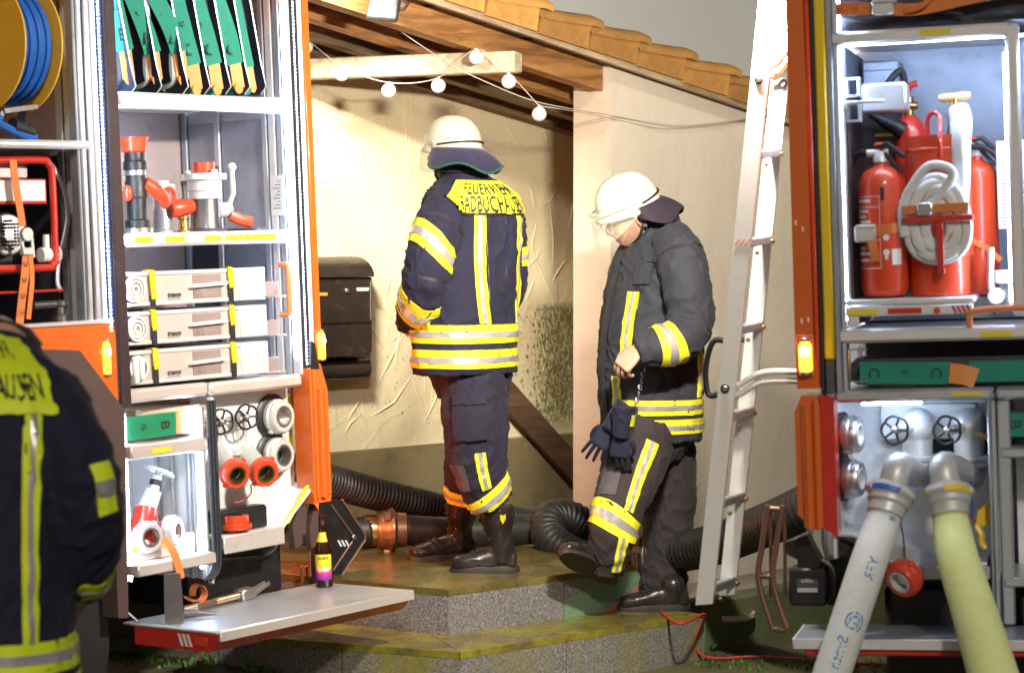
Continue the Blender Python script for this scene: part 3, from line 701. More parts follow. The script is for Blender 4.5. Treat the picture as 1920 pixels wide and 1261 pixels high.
sg = Thing('string_light', 'string of white globe lights hung under the porch roof', 'string light'); YG = 10.12
gl = [(574, 87, 10.5), (641, 139, 10.35), (729, 170, 10.25), (822, 161, 10.2), (893, 108, 10.15), (954, 153, 10.1), (1011, 214, 10.1)]
cab = [at_y(560, 62, 10.55)]
for px, py, Y in gl: cab.append(at_y(px, py-15, Y))
mb = MB(); mb.tube(spline(cab, 6), .0022, 5)
cb2 = [at_y(745, 55, 10.1), at_y(830, 112, 10.08), at_y(890, 144, 10.05), at_y(990, 186, 10.1), at_y(1075, 205, 10.3), HF @ V((-.02, -.03, loc(HF, 1145, 217, -.03).z)), HF @ loc(HF, 1270, 235, -.05), HF @ loc(HF, 1395, 224, -.03), HF @ loc(HF, 1470, 214, -.01)]
mb.tube(spline(cb2, 6), .0022, 5)
cb3 = [cab[-1], at_y(1060, 206, 10.15), HF @ V((-.02, -.02, loc(HF, 1145, 222, -.02).z)), HF @ loc(HF, 1240, 240, -.03), HF @ loc(HF, 1330, 236, -.03), HF @ loc(HF, 1400, 226, -.02)]
mb.tube(spline(cb3, 6), .0016, 5)
cb = sg.part(mb, 'cable', MT['wire'])
for i, (px, py, Y) in enumerate(gl):
    c = at_y(px, py, Y); mb = MB(); mb.ball(c, .0325, 20, 14); gi = sg.part(mb, 'globe', MT['globe'])
    mb = MB(); mb.cyl(c+V((0, 0, .030)), c+V((0, 0, .040)), .007, n=10); sg.part(mb, 'socket', MT['paper'], gi)
sg.done()
# ================================================================== shared fittings
def locz(fr, px, py, z):
    n = fr.col[2].to_3d(); q = fr.translation+n*z; r = ray(px, py)
    return fr.inverted() @ (CAM+r*((q-CAM).dot(n)/r.dot(n)))
def place(m, o, xd, yd, lift=.001):
    xd = V(xd).normalized(); yd = V(yd); yd = (yd-xd*yd.dot(xd)).normalized(); n = xd.cross(yd)
    M = Matrix((xd, yd, n)).transposed().to_4x4(); M.translation = V(o)+n*lift
    out = MB(); out.add([M @ p for p in m.v], m.f); return out
FX, FZ = V((1, 0, 0)), V((0, 0, 1))            # in a truck frame: x cross z = -y (towards the viewer)
def handwheel(t, c, ax, r, parent=None, m='black', lobes=5):
    a, b, d = basis(ax); c = V(c); mb = MB(); pts = []
    for k in range(50):
        th = 2*PI*k/50; rr = r*(.93+.10*abs(math.cos(lobes*th/2))); pts.append(c+(a*math.cos(th)+b*math.sin(th))*rr)
    mb.tube(pts, r*.10, 8, closed=True)
    for k in range(lobes):
        th = 2*PI*(k+.5)/lobes; e = a*math.cos(th)+b*math.sin(th); mb.tube([c+e*r*.15-d*r*.05, c+e*r*.6, c+e*r*.93], r*.085, 7)
    w_ = t.part(mb, 'handwheel', MT[m], parent)
    mb = MB(); mb.lathe([(0, -.25*r), (.22*r, -.25*r), (.25*r, .1*r), (.12*r, .22*r), (0, .25*r)], c, ax, 14); t.part(mb, 'hub', MT['steel'], w_ if parent is None else parent)
    return w_
def storz(t, c, ax, r, m='cast', parent=None, closed=False, depth=.05, name='coupling', inner='brass'):
    """hose coupling: claw ring, two lugs, bore with seal; faces along ax"""
    c = V(c); mb = MB(); a, b, d = basis(ax)
    mb.lathe([(r*.72, 0), (r*.95, 0), (r, .006), (r, depth*.45), (r*.93, depth*.55), (r*.93, depth*.8), (r*.84, depth), (r*.62, depth), (r*.60, depth*.9), (r*.60, 0)], c, ax, 32)
    for k in (0, 1):
        th = PI*k+.5; arc = [c+d*depth*.72+(a*math.cos(th+u)+b*math.sin(th+u))*r*.86 for u in [.9*j/8 for j in range(9)]]
        mb.tube(arc, r*.13, 7)
        mb.bar(c+d*depth*.3+(a*math.cos(th+1.7)+b*math.sin(th+1.7))*r*.9, c+d*depth*.3+(a*math.cos(th+1.7)+b*math.sin(th+1.7))*r*1.13, r*.22, depth*.4, up=d)
    k_ = t.part(mb, name, MT[m], parent)
    mb = MB(); mb.lathe([(r*.60, depth*.4), (r*.60, depth*1.04), (r*.50, depth*1.04), (r*.47, depth*.7), (r*.45, depth*.1)], c, ax, 28)
    t.part(mb, 'seal_ring', MT[inner], k_ if parent is None else parent)
    mb = MB(); mb.lathe([(0, depth*(.55 if closed else -.1)), (r*.47, depth*(.55 if closed else -.1)), (r*.47, depth*(.6 if closed else -.05))], c, ax, 24)
    t.part(mb, 'bore', MT['steel' if closed else 'black'], k_ if parent is None else parent)
    return k_
def lbox(fr, px0, py0, px1, py1, d0, d1, b=.003):
    p, q = loc(fr, px0, py1, d0), loc(fr, px1, py0, d0); m = MB(); return m.box(p.x, q.x, d0, d1, p.z, q.z, b)
def strap_txt(t, parent, items, m='inkgreen'):
    for (ch, size, o, xd, yd) in items: t.part(place(text_mb(ch, size, bold=size*.02), o, xd, yd, .0012), 'letter', MT[m], parent)

def work_lamp(t, fr, c, aim, watts, col=(1, .92, .78), w_=.34, h_=.07, name='work_lamp', lens='lamp', spread=180):
    """lamp on the truck: housing, lens and its own light, pointed at a place in the world"""
    d = (fr.inverted().to_3x3() @ (V(aim)-fr @ V(c))).normalized(); a, b, _ = basis(d); M = Matrix((a, b, d)).transposed().to_4x4(); M.translation = V(c)
    m = MB(); m.box(-w_/2-.01, w_/2+.01, -h_/2-.01, h_/2+.01, -.06, 0, .006, M=M); k = t.part(m, name, MT['black'])
    m = MB(); m.box(-w_/2, w_/2, -h_/2, h_/2, .0005, .006, .001, M=M); t.part(m, 'lens', MT[lens], k)
    li = bpy.data.lights.new(name+'_light', 'AREA'); li.shape = 'RECTANGLE'; li.size = w_; li.size_y = h_; li.energy = watts; li.color = col; li.spread = R(spread)
    lo = bpy.data.objects.new(name+'_light', li); COL.objects.link(lo); W = fr @ M @ Matrix.Translation((0, 0, .010)); lo.matrix_world = W @ Matrix.Rotation(PI, 4, 'X')
# ================================================================== LEFT TRUCK body
L = lambda px, py, d=0.0: loc(TL, px, py, d)
tk = Thing('fire_truck', 'orange fire truck with open lockers, hose reel and stacked cases', 'fire truck', frame=TL)
m = MB(); m.box(-2.6, .0, .62, .65, -.25, 1.95); tk.part(m, 'locker_back', MT['panelbrown'])
m = MB(); m.box(-2.6, .03, -.01, .66, 1.95, 1.99, .01); tk.part(m, 'body_top', MT['orange'])
m = MB(); m.box(-2.62, .035, .655, 2.2, .05, 1.99, .02); tk.part(m, 'body_shell', MT['orange'])
m = MB(); m.box(-.058, -.040, .012, .62, .47, 1.95); side = tk.part(m, 'locker_side', MT['alu'])
for (y0, y1, mm) in ((.004, .045, 'aluw'), (.052, .085, 'alu'), (.092, .13, 'aluw'), (.137, .165, 'alu'), (.40, .43, 'alu'), (.585, .615, 'panelblue')):
    m = MB(); m.box(-.075, -.0585, y0, y1, .48, 1.95, .004); tk.part(m, 'rail', MT[mm], side)
for (y0, y1, z0, z1, mm) in ((.17, .395, 1.06, 1.48, 'panelblue'), (.435, .58, 1.06, 1.48, 'panelblue'), (.17, .395, .50, 1.0, 'panelblue'), (.435, .58, .5, 1.0, 'paneldark')):
    m = MB(); m.box(-.066, -.0587, y0, y1, z0, z1, .002); tk.part(m, 'side_panel', MT[mm], side)
for (y, z) in ((.415, 1.30), (.415, 1.22), (.415, 1.12), (.60, 1.25), (.60, 1.17)):
    m = MB(); m.cyl((-.0755, y, z), (-.083, y, z), .009, n=12); tk.part(m, 'bolt', MT['darksteel'], side)
# data plate on the right jamb
m = MB(); m.box(-.0785, -.0757, .055, .125, 1.10, 1.255, .001); dp = tk.part(m, 'data_plate', MT['paper'], side)
m = MB()
for k in range(9): m.box(-.0795, -.0786, .070, .110-.012*(k % 3), 1.125+.013*k, 1.130+.013*k, .0003)
tk.part(m, 'print_line', MT['greyink'], side)
# right edge: seal, pale trim, orange trim, lower post
m = MB(); m.box(-.062, -.034, -.016, .004, .50, 1.95, .006); tk.part(m, 'door_seal', MT['seal'])
m = MB(); m.box(-.0335, -.004, -.008, .012, .52, 1.95, .003); tk.part(m, 'trim_strip', MT['panelwhite'])
m = MB(); m.box(-.0035, .034, -.014, .05, .54, 1.95, .006); tk.part(m, 'corner_post', MT['orange'])
m = MB(); m.prism([(-.064, -.03, -.02), (.030, -.03, -.02), (.036, -.03, .02), (.036, -.03, .415), (.0, -.03, .52), (-.03, -.03, .525), (-.064, -.03, .50)], (0, .09, 0)); lp = tk.part(m, 'lower_post', MT['orange'])
m = MB(); m.tube([(-.016, -.028, .0), (-.016, -.030, .42)], .014, 10, flat=1.4); tk.part(m, 'post_bulge', MT['orange'], lp)
m = MB(); m.tube([(-.046, -.034, 0), (-.046, -.034, .50)], .007, 8); m.tube([(.02, -.032, .01), (.02, -.032, .42)], .006, 8); tk.part(m, 'bead', MT['orange'], lp)
m = MB(); m.ball((-.012, -.03, .40), (.02, .004, .02), 14, 8); tk.part(m, 'dent', MT['orange'], lp)
def marker(fr, t, px, py0, py1, wd):
    p, q = loc(fr, px, py1, -.016), loc(fr, px, py0, -.016); m = MB(); m.box(p.x-wd*.75, p.x+wd*.75, -.022, .01, p.z-.012, q.z+.012, .006); k = t.part(m, 'marker_lamp', MT['orange'])
    m = MB(); h = q.z-p.z; m.lathe([(0, 0), (wd*.45, 0), (wd*.5, .004), (wd*.5, h-.012), (wd*.3, h), (0, h)], (p.x, -.026, p.z), (0, 0, 1), 18); t.part(m, 'amber_lens', MT['amber'], k)
    m = MB(); m.ball((p.x, -.026-wd*.40, p.z+h*.68), (wd*.34, wd*.22, wd*.42), 12, 8); t.part(m, 'bulb', MT['bulb'], k)
    m = MB(); m.cyl((p.x, -.026, p.z-.008), (p.x, -.026, p.z-.001), wd*.5); t.part(m, 'lamp_cap', MT['steel'], k); m = MB(); m.cyl((p.x, -.026, q.z), (p.x, -.026, q.z+.010), wd*.4); t.part(m, 'lamp_cap', MT['steel'], k)
marker(TL, tk, 600, 622, 672, .032)
m = MB(); m.prism([(-.055, -.034, .50), (-.01, -.034, .50), (-.03, -.034, .60), (-.05, -.034, .61)], (0, .016, 0)); tk.part(m, 'hinge', MT['blackmetal'])
# lamps on the rear corner that light the porch
m = MB(); m.cyl((.02, .10, 1.985), (.05, .11, 2.13), .014, n=12); tk.part(m, 'lamp_mast', MT['blackmetal'])
work_lamp(tk, TL, (.09, .12, 2.17), (-.66, 11.4, 1.40), 15, spread=62)
work_lamp(tk, TL, (.075, .42, .02), (.5, 10.6, .8), 7, (1, .16, .04), .10, .10, 'tail_lamp', 'taillens')
# post between the lockers
m = MB(); m.box(-1.033, -.978, -.024, .05, .42, 1.95, .006); tk.part(m, 'shutter_guide', MT['guide'])
m = MB(); m.box(-1.056, -1.034, -.012, .05, .44, 1.95, .003); tp = tk.part(m, 'led_tape', MT['ledtape'])
for (xa_, xb_, yy_, mm) in ((-1.155, -1.142, .006, 'panelblue'), (-1.141, -1.118, .0, 'alu'), (-1.117, -1.109, .010, 'paneldark'), (-1.108, -1.082, .0, 'alu'), (-1.081, -1.057, -.004, 'aluw')):
    m = MB(); m.box(xa_, xb_, yy_, .05, .73, 1.95, .004); tk.part(m, 'jamb_profile', MT[mm])
m = MB()
for k in range(100): m.box(-1.0556, -1.0495, -.0152, -.0122, .46+.0148*k, .467+.0148*k, .001)
tk.part(m, 'led_beads', MT['led'], tp)
m = MB()
for k in range(100): m.box(-.0622, -.0575, -.0172, -.0142, .52+.0142*k, .5265+.0142*k, .001)
tk.part(m, 'led_beads', MT['led'])
for (x0, x1) in ((-.977, -.972), (-1.066, -1.060)):
    m = MB(); m.box(x0, x1, .012, .034, .75, 1.94, .001); tk.part(m, 'led_strip', MT['led'])
m = MB(); m.box(-.0800, -.0762, .012, .034, .55, 1.94, .001); tk.part(m, 'led_strip', MT['led'], side)
# left locker: side wall seen edge on, panels
m = MB(); m.box(-1.056, -1.03, .052, .62, .73, 1.95); s2 = tk.part(m, 'locker_side', MT['panelbrown'])
for (y0, y1, mm) in ((.055, .085, 'aluw'), (.095, .125, 'alu'), (.135, .165, 'aluw'), (.175, .21, 'alu')):
    m = MB(); m.box(-1.075, -1.0565, y0, y1, .73, 1.95, .004); tk.part(m, 'rail', MT[mm], s2)
m = MB(); m.box(-1.068, -1.0568, .22, .615, .73, 1.33, .002); tk.part(m, 'side_panel', MT['paneldark'], s2)
m = MB(); m.box(-2.6, -1.06, .60, .619, .73, 1.34, .002); tk.part(m, 'back_panel', MT['paneldark'])
m = MB(); m.box(-1.077, -1.0755, .13, .20, .995, 1.12, .001); tk.part(m, 'data_plate', MT['panelbrown'], s2)
def shelf(x0, x1, z0, z1, mm='aluw', depth=.6, name='shelf'):
    m = MB(); m.box(x0, x1, -.012, .02, z0, z1, .012); m.box(x0, x1, .0205, depth, z1-.02, z1-.004, .002); return tk.part(m, name, MT[mm])
za = L(380, 208).z; zb = L(380, 178).z; shelf(-.965, -.10, za, zb)
za = L(395, 459).z; zb = L(395, 434).z; SH2 = zb; sh = shelf(-.955, -.085, za, zb)
for (a_, b_) in ((250, 281), (307, 342), (379, 411), (418, 452), (454, 512)):
    p, q = L(a_, 452), L(b_, 441); m = MB(); m.box(p.x, q.x, -.0145, -.0118, zb-.036, zb-.014, .0005); tk.part(m, 'yellow_label', MT['yellowlab'], sh)
zl = L(60, 262).z; shelf(-2.6, -1.10, zl-.03, zl)
sl = shelf(-.98, -.585, L(300, 750).z, L(300, 724).z, 'alubox'); shelf(-.578, -.08, L(480, 733).z, L(480, 708).z, 'alubox')
Z3 = L(300, 724).z
# orange panel and arch over the wheel
m = MB(); m.prism([(-2.6, -.012, .30), (-1.036, -.012, .30), (-1.036, -.012, .725), (-2.6, -.012, .725)], (0, .06, 0)); op = tk.part(m, 'side_panel', MT['orange'])
m = MB(); m.box(-2.6, -1.036, -.016, .04, .7265, .742, .004); tk.part(m, 'sill_trim', MT['alubox'], op)
m = MB(); m.prism([(-1.40, -.030, .42), (-1.15, -.030, .42), (-1.05, -.030, .42), (-1.05, -.030, .70), (-1.17, -.030, .70), (-1.36, -.030, .60)], (0, .017, 0)); tk.part(m, 'pressed_panel', MT['orange'], op)
marker(TL, tk, 196, 640, 700, .036)
LF = lambda px, py: L(px, py, -.10)
o = [LF(-60, 655), LF(98, 655), LF(150, 657), LF(234, 768), LF(238, 960), LF(241, 1158)]; i_ = [LF(222, 1158), LF(214, 960), LF(206, 830), LF(138, 712), LF(95, 705), LF(-60, 705)]
m = MB(); m.prism([V((p.x, -.10, p.z)) for p in o+i_], (0, .22, 0)); fe = tk.part(m, 'wheel_arch', MT['wheelarch'])
c = L(30, 1225, .0); m = MB(); m.lathe([(.20, .0), (.30, -.01), (.40, .0), (.435, .05), (.435, .25), (.40, .30), (.2, .3)], (c.x, -.02, c.z), (0, 1, 0), 44)
for k in range(40):
    th = 2*PI*k/40; m.bar((c.x+.43*math.cos(th), .03, c.z+.43*math.sin(th)), (c.x+.43*math.cos(th+.06), .22, c.z+.43*math.sin(th+.06)), .03, .022, up=V((math.cos(th), 0, math.sin(th))))
wh = tk.part(m, 'wheel', MT['tyre'])
m = MB(); m.lathe([(0, .05), (.1, .05), (.12, .1), (.19, .1), (.205, .02)], (c.x, -.02, c.z), (0, 1, 0), 32); tk.part(m, 'rim', MT['blackmetal'], wh)
p = L(185, 1150, .32); m = MB(); m.box(-1.25, -1.035, .15, .19, -.95, -.26, .006); tk.part(m, 'mud_flap', MT['black'])
# lower left locker
zs = L(300, 855).z; zt = L(300, 828).z
m = MB(); m.box(-.98, -.60, .40, .42, -.24, .44); tk.part(m, 'locker_back', MT['panelwhite'])
m = MB(); m.box(-.612, -.594, .012, .40, -.24, .40); ls = tk.part(m, 'locker_side', MT['panelwhite'])
for (y0, y1) in ((.02, .05), (.07, .095), (.16, .18), (.24, .26)):
    m = MB(); m.box(-.628, -.6125, y0, y1, -.24, .25, .004); tk.part(m, 'rail', MT['alu'], ls)
m = MB(); m.box(-.630, -.624, .015, .03, -.2, .40, .001); tk.part(m, 'led_strip', MT['led'], ls)
m = MB(); m.box(-.978, -.974, .02, .045, -.2, .40, .001); tk.part(m, 'led_strip', MT['led'])
m = MB(); m.box(-.98, -.613, -.010, .40, zs, zt, .006); s4 = tk.part(m, 'shelf', MT['alubox'])
p, q = L(281, 850), L(317, 836); m = MB(); m.box(p.x, q.x, -.0125, -.0102, p.z, q.z, .0005); tk.part(m, 'yellow_label', MT['yellowlab'], s4)
zf = L(300, 1073).z; ztf = L(300, 1050).z
m = MB(); m.box(-.98, -.59, -.02, .40, zf, ztf, .006); m.box(-.98, -.63, .05, .07, ztf+.001, ztf+.075, .004); s5 = tk.part(m, 'locker_floor', MT['alubox'])
for (a_, b_) in ((247, 272), (306, 343)):
    p, q = L(a_, 1050, .05), L(b_, 1050, .05); m = MB(); m.box(p.x, q.x, .0475, .0497, ztf+.035, ztf+.062, .0005); tk.part(m, 'yellow_label', MT['yellowlab'], s5)
m = MB(); pts = [V((-.585, -.012, z)) for z in (.42, .2, 0, -.15)]+[V((-.60, -.012, -.215)), V((-.645, -.012, -.24))]
for k in range(3): m.tube(spline([p+V((.012*k-.012, -.004*k, 0)) for p in pts], 6), .007, 8)
tk.part(m, 'door_seal', MT['seal'])
m = MB(); m.prism([(-.575, -.008, .43), (-.562, -.008, .43), (-.562, -.008, -.12), (-.60, -.008, -.26), (-.612, -.008, -.25), (-.575, -.008, -.12)], (0, .02, 0)); tk.part(m, 'divider_edge', MT['aluw'])
# pump panel
py_ = .10
m = MB(); m.prism([(-.56, py_, -.10), (-.23, py_, -.10), (-.035, py_, .05), (-.035, py_, .45), (-.56, py_, .45)], (0, .02, 0)); pp = tk.part(m, 'pump_panel', MT['panelwhite'])
m = MB(); m.prism([(-.555, -.02, -.10), (-.555, py_, -.10), (-.23, py_, -.10), (-.235, -.02, -.10)], (0, 0, .012)); m.prism([(-.235, -.02, -.10), (-.23, py_-.001, -.10), (-.035, py_-.001, .045), (-.05, -.01, .035)], (0, 0, .012)); fp = tk.part(m, 'panel_floor', MT['panelwhite'])
m = MB(); m.box(-.56, -.235, -.030, -.021, -.155, -.088, .004); tk.part(m, 'floor_lip', MT['alubox'], fp)
m = MB(); m.prism([(-.225, -.016, -.082), (-.19, -.012, -.082), (-.06, -.004, .048), (-.085, -.004, .044)], (0, .0, .006)); tk.part(m, 'yellow_label', MT['yellowlab'], fp)
for (z0, z1) in ((.28, .40), (.12, .24)):
    m = MB(); m.box(-.062, -.038, py_-.0025, py_-.0003, z0, z1, .0005); tk.part(m, 'yellow_label', MT['yellowlab'], pp)
for (px, py) in ((505, 740), (541, 740), (558, 898)):
    p = L(px, py, py_); m = MB(); m.cyl((p.x, py_, p.z), (p.x, py_-.012, p.z), .009, n=12); tk.part(m, 'bolt', MT['steel'], pp)
for (px, py, cl) in ((524, 780, True), (524, 852, False)):
    p = L(px-16, py, py_); m = MB(); m.lathe([(0, 0), (.086, 0), (.088, .010), (.078, .018), (.055, .02), (0, .02)], (p.x, py_, p.z), (0, -1, 0), 36); fl_ = tk.part(m, 'flange', MT['black'], pp)
    storz(tk, (p.x, py_-.02, p.z), (0, -1, 0), .068, 'cast', pp, cl, .05, 'coupling_cap', 'steel')
for (px, py, dd_) in ((416, 790, .03), (463, 781, .03)):
    p = L(px, py, dd_-.02); handwheel(tk, p, (-.35, -1, 0), .046, pp)
    m = MB(); m.cyl(p+V((.0, .01, 0)), p+V((.06, .16, 0)), .021, .026); m.ball(p+V((.06, .12, 0)), .04, 16, 10); m.cyl(p+V((.055, .10, -.13)), p+V((.055, .10, .0)), .032); m.cyl(p+V((.055, .10, -.15)), p+V((.055, .10, -.125)), .055); tk.part(m, 'valve_body', MT['cast'], pp)
for (px, py) in ((437, 884), (491, 881)):
    p = L(px, py, -.05); ax = V((-.35, -.85, -.25)); storz(tk, p, ax, .058, 'redorange', pp, False, .042, 'outlet_coupling', 'brass')
    m = MB(); m.cyl(p-ax.normalized()*.01, p-ax.normalized()*.2+V((0, .0, .03)), .036); tk.part(m, 'outlet_pipe', MT['cast'], pp)
m = MB(); m.box(-.53, -.275, .02, .085, -.085, -.005, .004); m.box(-.525, -.28, .025, .08, -.004, .0, .001); tk.part(m, 'drip_tray', MT['black'])
# chassis below
m = MB(); m.box(-.60, -.10, .12, .46, -.36, -.165, .012); m.box(-1.0, .0, .5, .6, -.5, -.12, .01); tk.part(m, 'chassis_rail', MT['blackmetal'])
m = MB(); m.tube(spline([(-.55, .10, -.19), (-.30, .10, -.21), (-.18, .10, -.20), (-.10, .08, -.10), (-.07, .08, -.05)], 6), .008, 8); tk.part(m, 'hydraulic_line', MT['black'])
m = MB(); m.prism([(-.13, .02, -.19), (-.07, .02, -.17), (-.055, .02, -.03), (-.10, .02, -.03), (-.14, .02, -.10)], (0, .03, 0)); m.prism([(-.04, .02, -.20), (.0, .02, -.19), (.01, .02, -.06), (-.01, .02, -.03), (-.045, .02, -.12)], (0, .03, 0)); tk.part(m, 'hinge_bracket', MT['wheelarch'])
q = [L(612, 936, .22), L(640, 936, .22), L(682, 1000, .22), L(683, 1012, .22), L(628, 1095, .22), L(590, 1100, .22), L(598, 940, .22)]
m = MB(); m.prism(q, (0, .03, 0)); br = tk.part(m, 'rear_bracket', MT['blackmetal'])
m = MB(); m.tube([p+V((0, -.004, 0)) for p in q[1:5]], .005, 6); m.tube([L(620, 945, .216), L(664, 1005, .216), L(662, 1012, .216), L(625, 1068, .216)], .004, 6); tk.part(m, 'edge_flange', MT['brownfr'], br)
for k in range(3): 
    p = L(636+7*k, 1018, .216); m = MB(); m.prism([p+V((-.010, 0, .014)), p+V((.0, 0, .014)), p+V((.018, 0, -.014)), p+V((.008, 0, -.014))], (0, .002, 0)); tk.part(m, 'reflector', MT['panelwhite'], br)
m = MB(); m.cyl(L(662, 1006, .21), L(662, 1006, .21)+V((0, -.01, 0)), .011, n=12); tk.part(m, 'bolt', MT['steel'], br)
for k, px in enumerate((567, 576)):
    p = L(px, 1092, .3); m = MB(); m.cyl(p, p+V((0, 0, .07)), .006, n=8); tk.part(m, 'brake_pipe', MT['bronze'])
p = L(590, 1030, .05); m = MB(); m.tube([p+V((-.03, 0, -.10)), p+V((-.03, 0, .06)), p+V((.045, 0, .06)), p+V((.045, 0, -.10))], .004, 6); tk.part(m, 'wire_clip', MT['brownfr'])
# fold-down flap
zfl = -.335; fa = locz(TL, 415, 1184, zfl); fb = locz(TL, 772, 1105, zfl); fc = locz(TL, 222, 1157, zfl)
y0 = (fa.y+fb.y)/2; x0, x1 = fa.x, fb.x
m = MB(); m.box(x0+.006, x1-.006, y0+.008, .0, zfl-.012, zfl, .002); fp_ = tk.part(m, 'fold_down_flap', MT['alu'])
m = MB(); m.box(x0, x1, y0-.004, y0+.006, zfl-.036, zfl-.001, .002); m.box(x1-.004, x1+.006, y0+.007, 0, zfl-.036, zfl-.001, .002); m.box(x0-.006, x0+.004, y0+.007, 0, zfl-.010, zfl-.001, .002); tk.part(m, 'edge_profile', MT['alubox'], fp_)
m = MB(); m.prism([(x0, y0+.010, zfl-.038), (x0, y0+.050, zfl-.075), (x0, -.05, zfl-.075), (x0, -.05, zfl-.013), (x0, y0+.010, zfl-.013)], (x1-x0-.01, 0, 0)); tk.part(m, 'flap_underside', MT['red'], fp_)
m = MB()
for k in range(3): m.prism([(x0-.003, y0+.15+.022*k, zfl-.02), (x0-.003, y0+.162+.022*k, zfl-.02), (x0-.003, y0+.146+.022*k, zfl-.062), (x0-.003, y0+.134+.022*k, zfl-.062)], (.002, 0, 0))
tk.part(m, 'reflector', MT['paper'], fp_)
m = MB(); m.box(x0-.004, x0-.001, y0+.06, y0+.12, zfl-.055, zfl-.025, .001); tk.part(m, 'side_reflector', MT['redorange'], fp_)
m = MB(); m.tube([(x0+.01, -.06, zfl+.003), (x0-.02, -.02, zfl+.05), (x0-.02, .03, zfl+.12)], .005, 6); tk.part(m, 'stay_cable', MT['steel'], fp_)
# grips
def grip(t, px, py0, py1, d, sgn=-1, m_='ohandle', out=.045, parent=None, fr=TL):
    a, b = loc(fr, px, py1, d), loc(fr, px, py0, d); m = MB()
    m.tube(spline([V((a.x, d+.0, a.z)), V((a.x, d-out*.8, a.z+.004)), V((a.x, d-out, a.z+.03)), V((a.x, d-out, b.z-.03)), V((a.x, d-out*.8, b.z-.004)), V((a.x, d, b.z))], 5), .012, 10); t.part(m, 'grab_handle', MT[m_], parent)
grip(tk, 528, 496, 590, .03); grip(tk, 152, 496, 600, .06)
# trays beside the cases and hose dividers
for (py0, py1) in ((527, 555), (599, 628), (668, 698)):
    p, q = L(490, py1, .03), L(520, py0, .03); m = MB(); m.box(p.x, q.x+.01, .03, .034, p.z, q.z, .001); m.box(p.x, q.x+.015, -.005, .03, p.z-.006, p.z, .001); tk.part(m, 'case_rest', MT['panelbrown'])
for i, px in enumerate((252, 300, 350, 391, 430, 466, 496)):
    p = L(px, 178, .02); zt_ = p.z; sh_ = lambda z: -.20*(z-zt_)
    m = MB(); top = 1.945
    m.prism([(p.x-.012, .03, zt_+.002), (p.x-.012, .55, zt_+.002), (p.x+sh_(top), .55, top), (p.x+sh_(top), .01, top), (p.x+sh_(zt_+.12), .01, zt_+.11), (p.x, .012, zt_+.03)], (.004, 0, 0)); tk.part(m, 'rack_divider', MT['divider'])
    m = MB(); m.tube([(p.x-.012, .028, zt_+.003), (p.x, .010, zt_+.03), (p.x+sh_(zt_+.12), .008, zt_+.11), (p.x+sh_(top), .008, top)], .003, 5); tk.part(m, 'divider_edge', MT['alu'])
tk.done(base=V((-.5, 0, -1.0)))

# ================================================================== contents of the left truck
SPK = [(213, 235, 95, 148, 'B', 'G'), (250, 287, 100, 150, 'B', 'G'), (292, 336, 98, 150, 'B', 'G'), (330, 362, 122, 168, 'C', 'G'), (366, 401, 121, 168, 'C', 'G'), (405, 441, 120, 165, 'C', 'G'), (442, 468, 126, 168, 'C', 'G')]
DESC = ['green B strap with bent orange tab beside the dark shutter guide', 'green B strap with a silver nozzle behind it', 'green B strap with blunt orange tab next to the C straps', 'green C strap next to the B straps', 'green C strap between two other C straps', 'green C strap with the widest orange tab', 'narrow green strap at the end of the rack']
for i, (xt, xb, yb, yt, ch, ch2) in enumerate(SPK):
    a, b = L(xt, 0, .03), L(xb, yb, .03); e = L(xb+7, yt, .035); dr = (b-a).normalized()
    t = Thing('hose_pack', 'folded hose in '+DESC[i], 'fire hose', 'hose packs in the upper rack', TL)
    wd = .062 if i < 6 else .036; top = a-dr*.05; sd = V((1, -.6, 0))
    zb_ = L(xb, 178, .05).z+.012
    m = MB()
    for k in range(3): m.tube(spline([V((b.x+.008*k-.01, .06, 1.94)), V((b.x+.005, .055+.01*k, zb_+.10)), V((b.x+.012, .09, zb_+.028)), V((b.x+.012, .28, zb_+.024)), V((b.x+.012, .5, zb_+.03))], 6), .022-.003*k, 8, flat=.5)
    t.part(m, 'hose', MT['dhose'] if i not in (1, 2) else MT['cast'])
    m = MB(); m.ribbon(spline([top, a.lerp(b, .5)+V((0, -.006*((i*7) % 3), 0)), b], 8), wd, .003, sd); sp_ = t.part(m, 'strap', MT['teal'])
    m = MB(); m.ribbon([b+V((0, .002, .012)), b.lerp(e, .55), e], wd*.72, .004, sd); m.cyl(e+V((0, .0025, 0)), e+V((0, -.0025, 0)), wd*.36, n=16); t.part(m, 'tab', MT['otab'])
    m = MB(); m.ribbon(spline([b+V((.02, .03, 0)), e+V((.02, .05, 0)), V((e.x+.0, .12, zb_-.006))], 6), wd*.9, .003, sd); t.part(m, 'under_strap', MT['teal'])
    if i < 6: strap_txt(t, sp_, [(ch, .062, b-dr*.055+V((-.004, -.004, 0)), V((1, 0, .12)), -dr), (ch2, .03, b-dr*.155+V((0, -.004, 0)), -dr, V((-1, 0, 0)))])
    t.done()
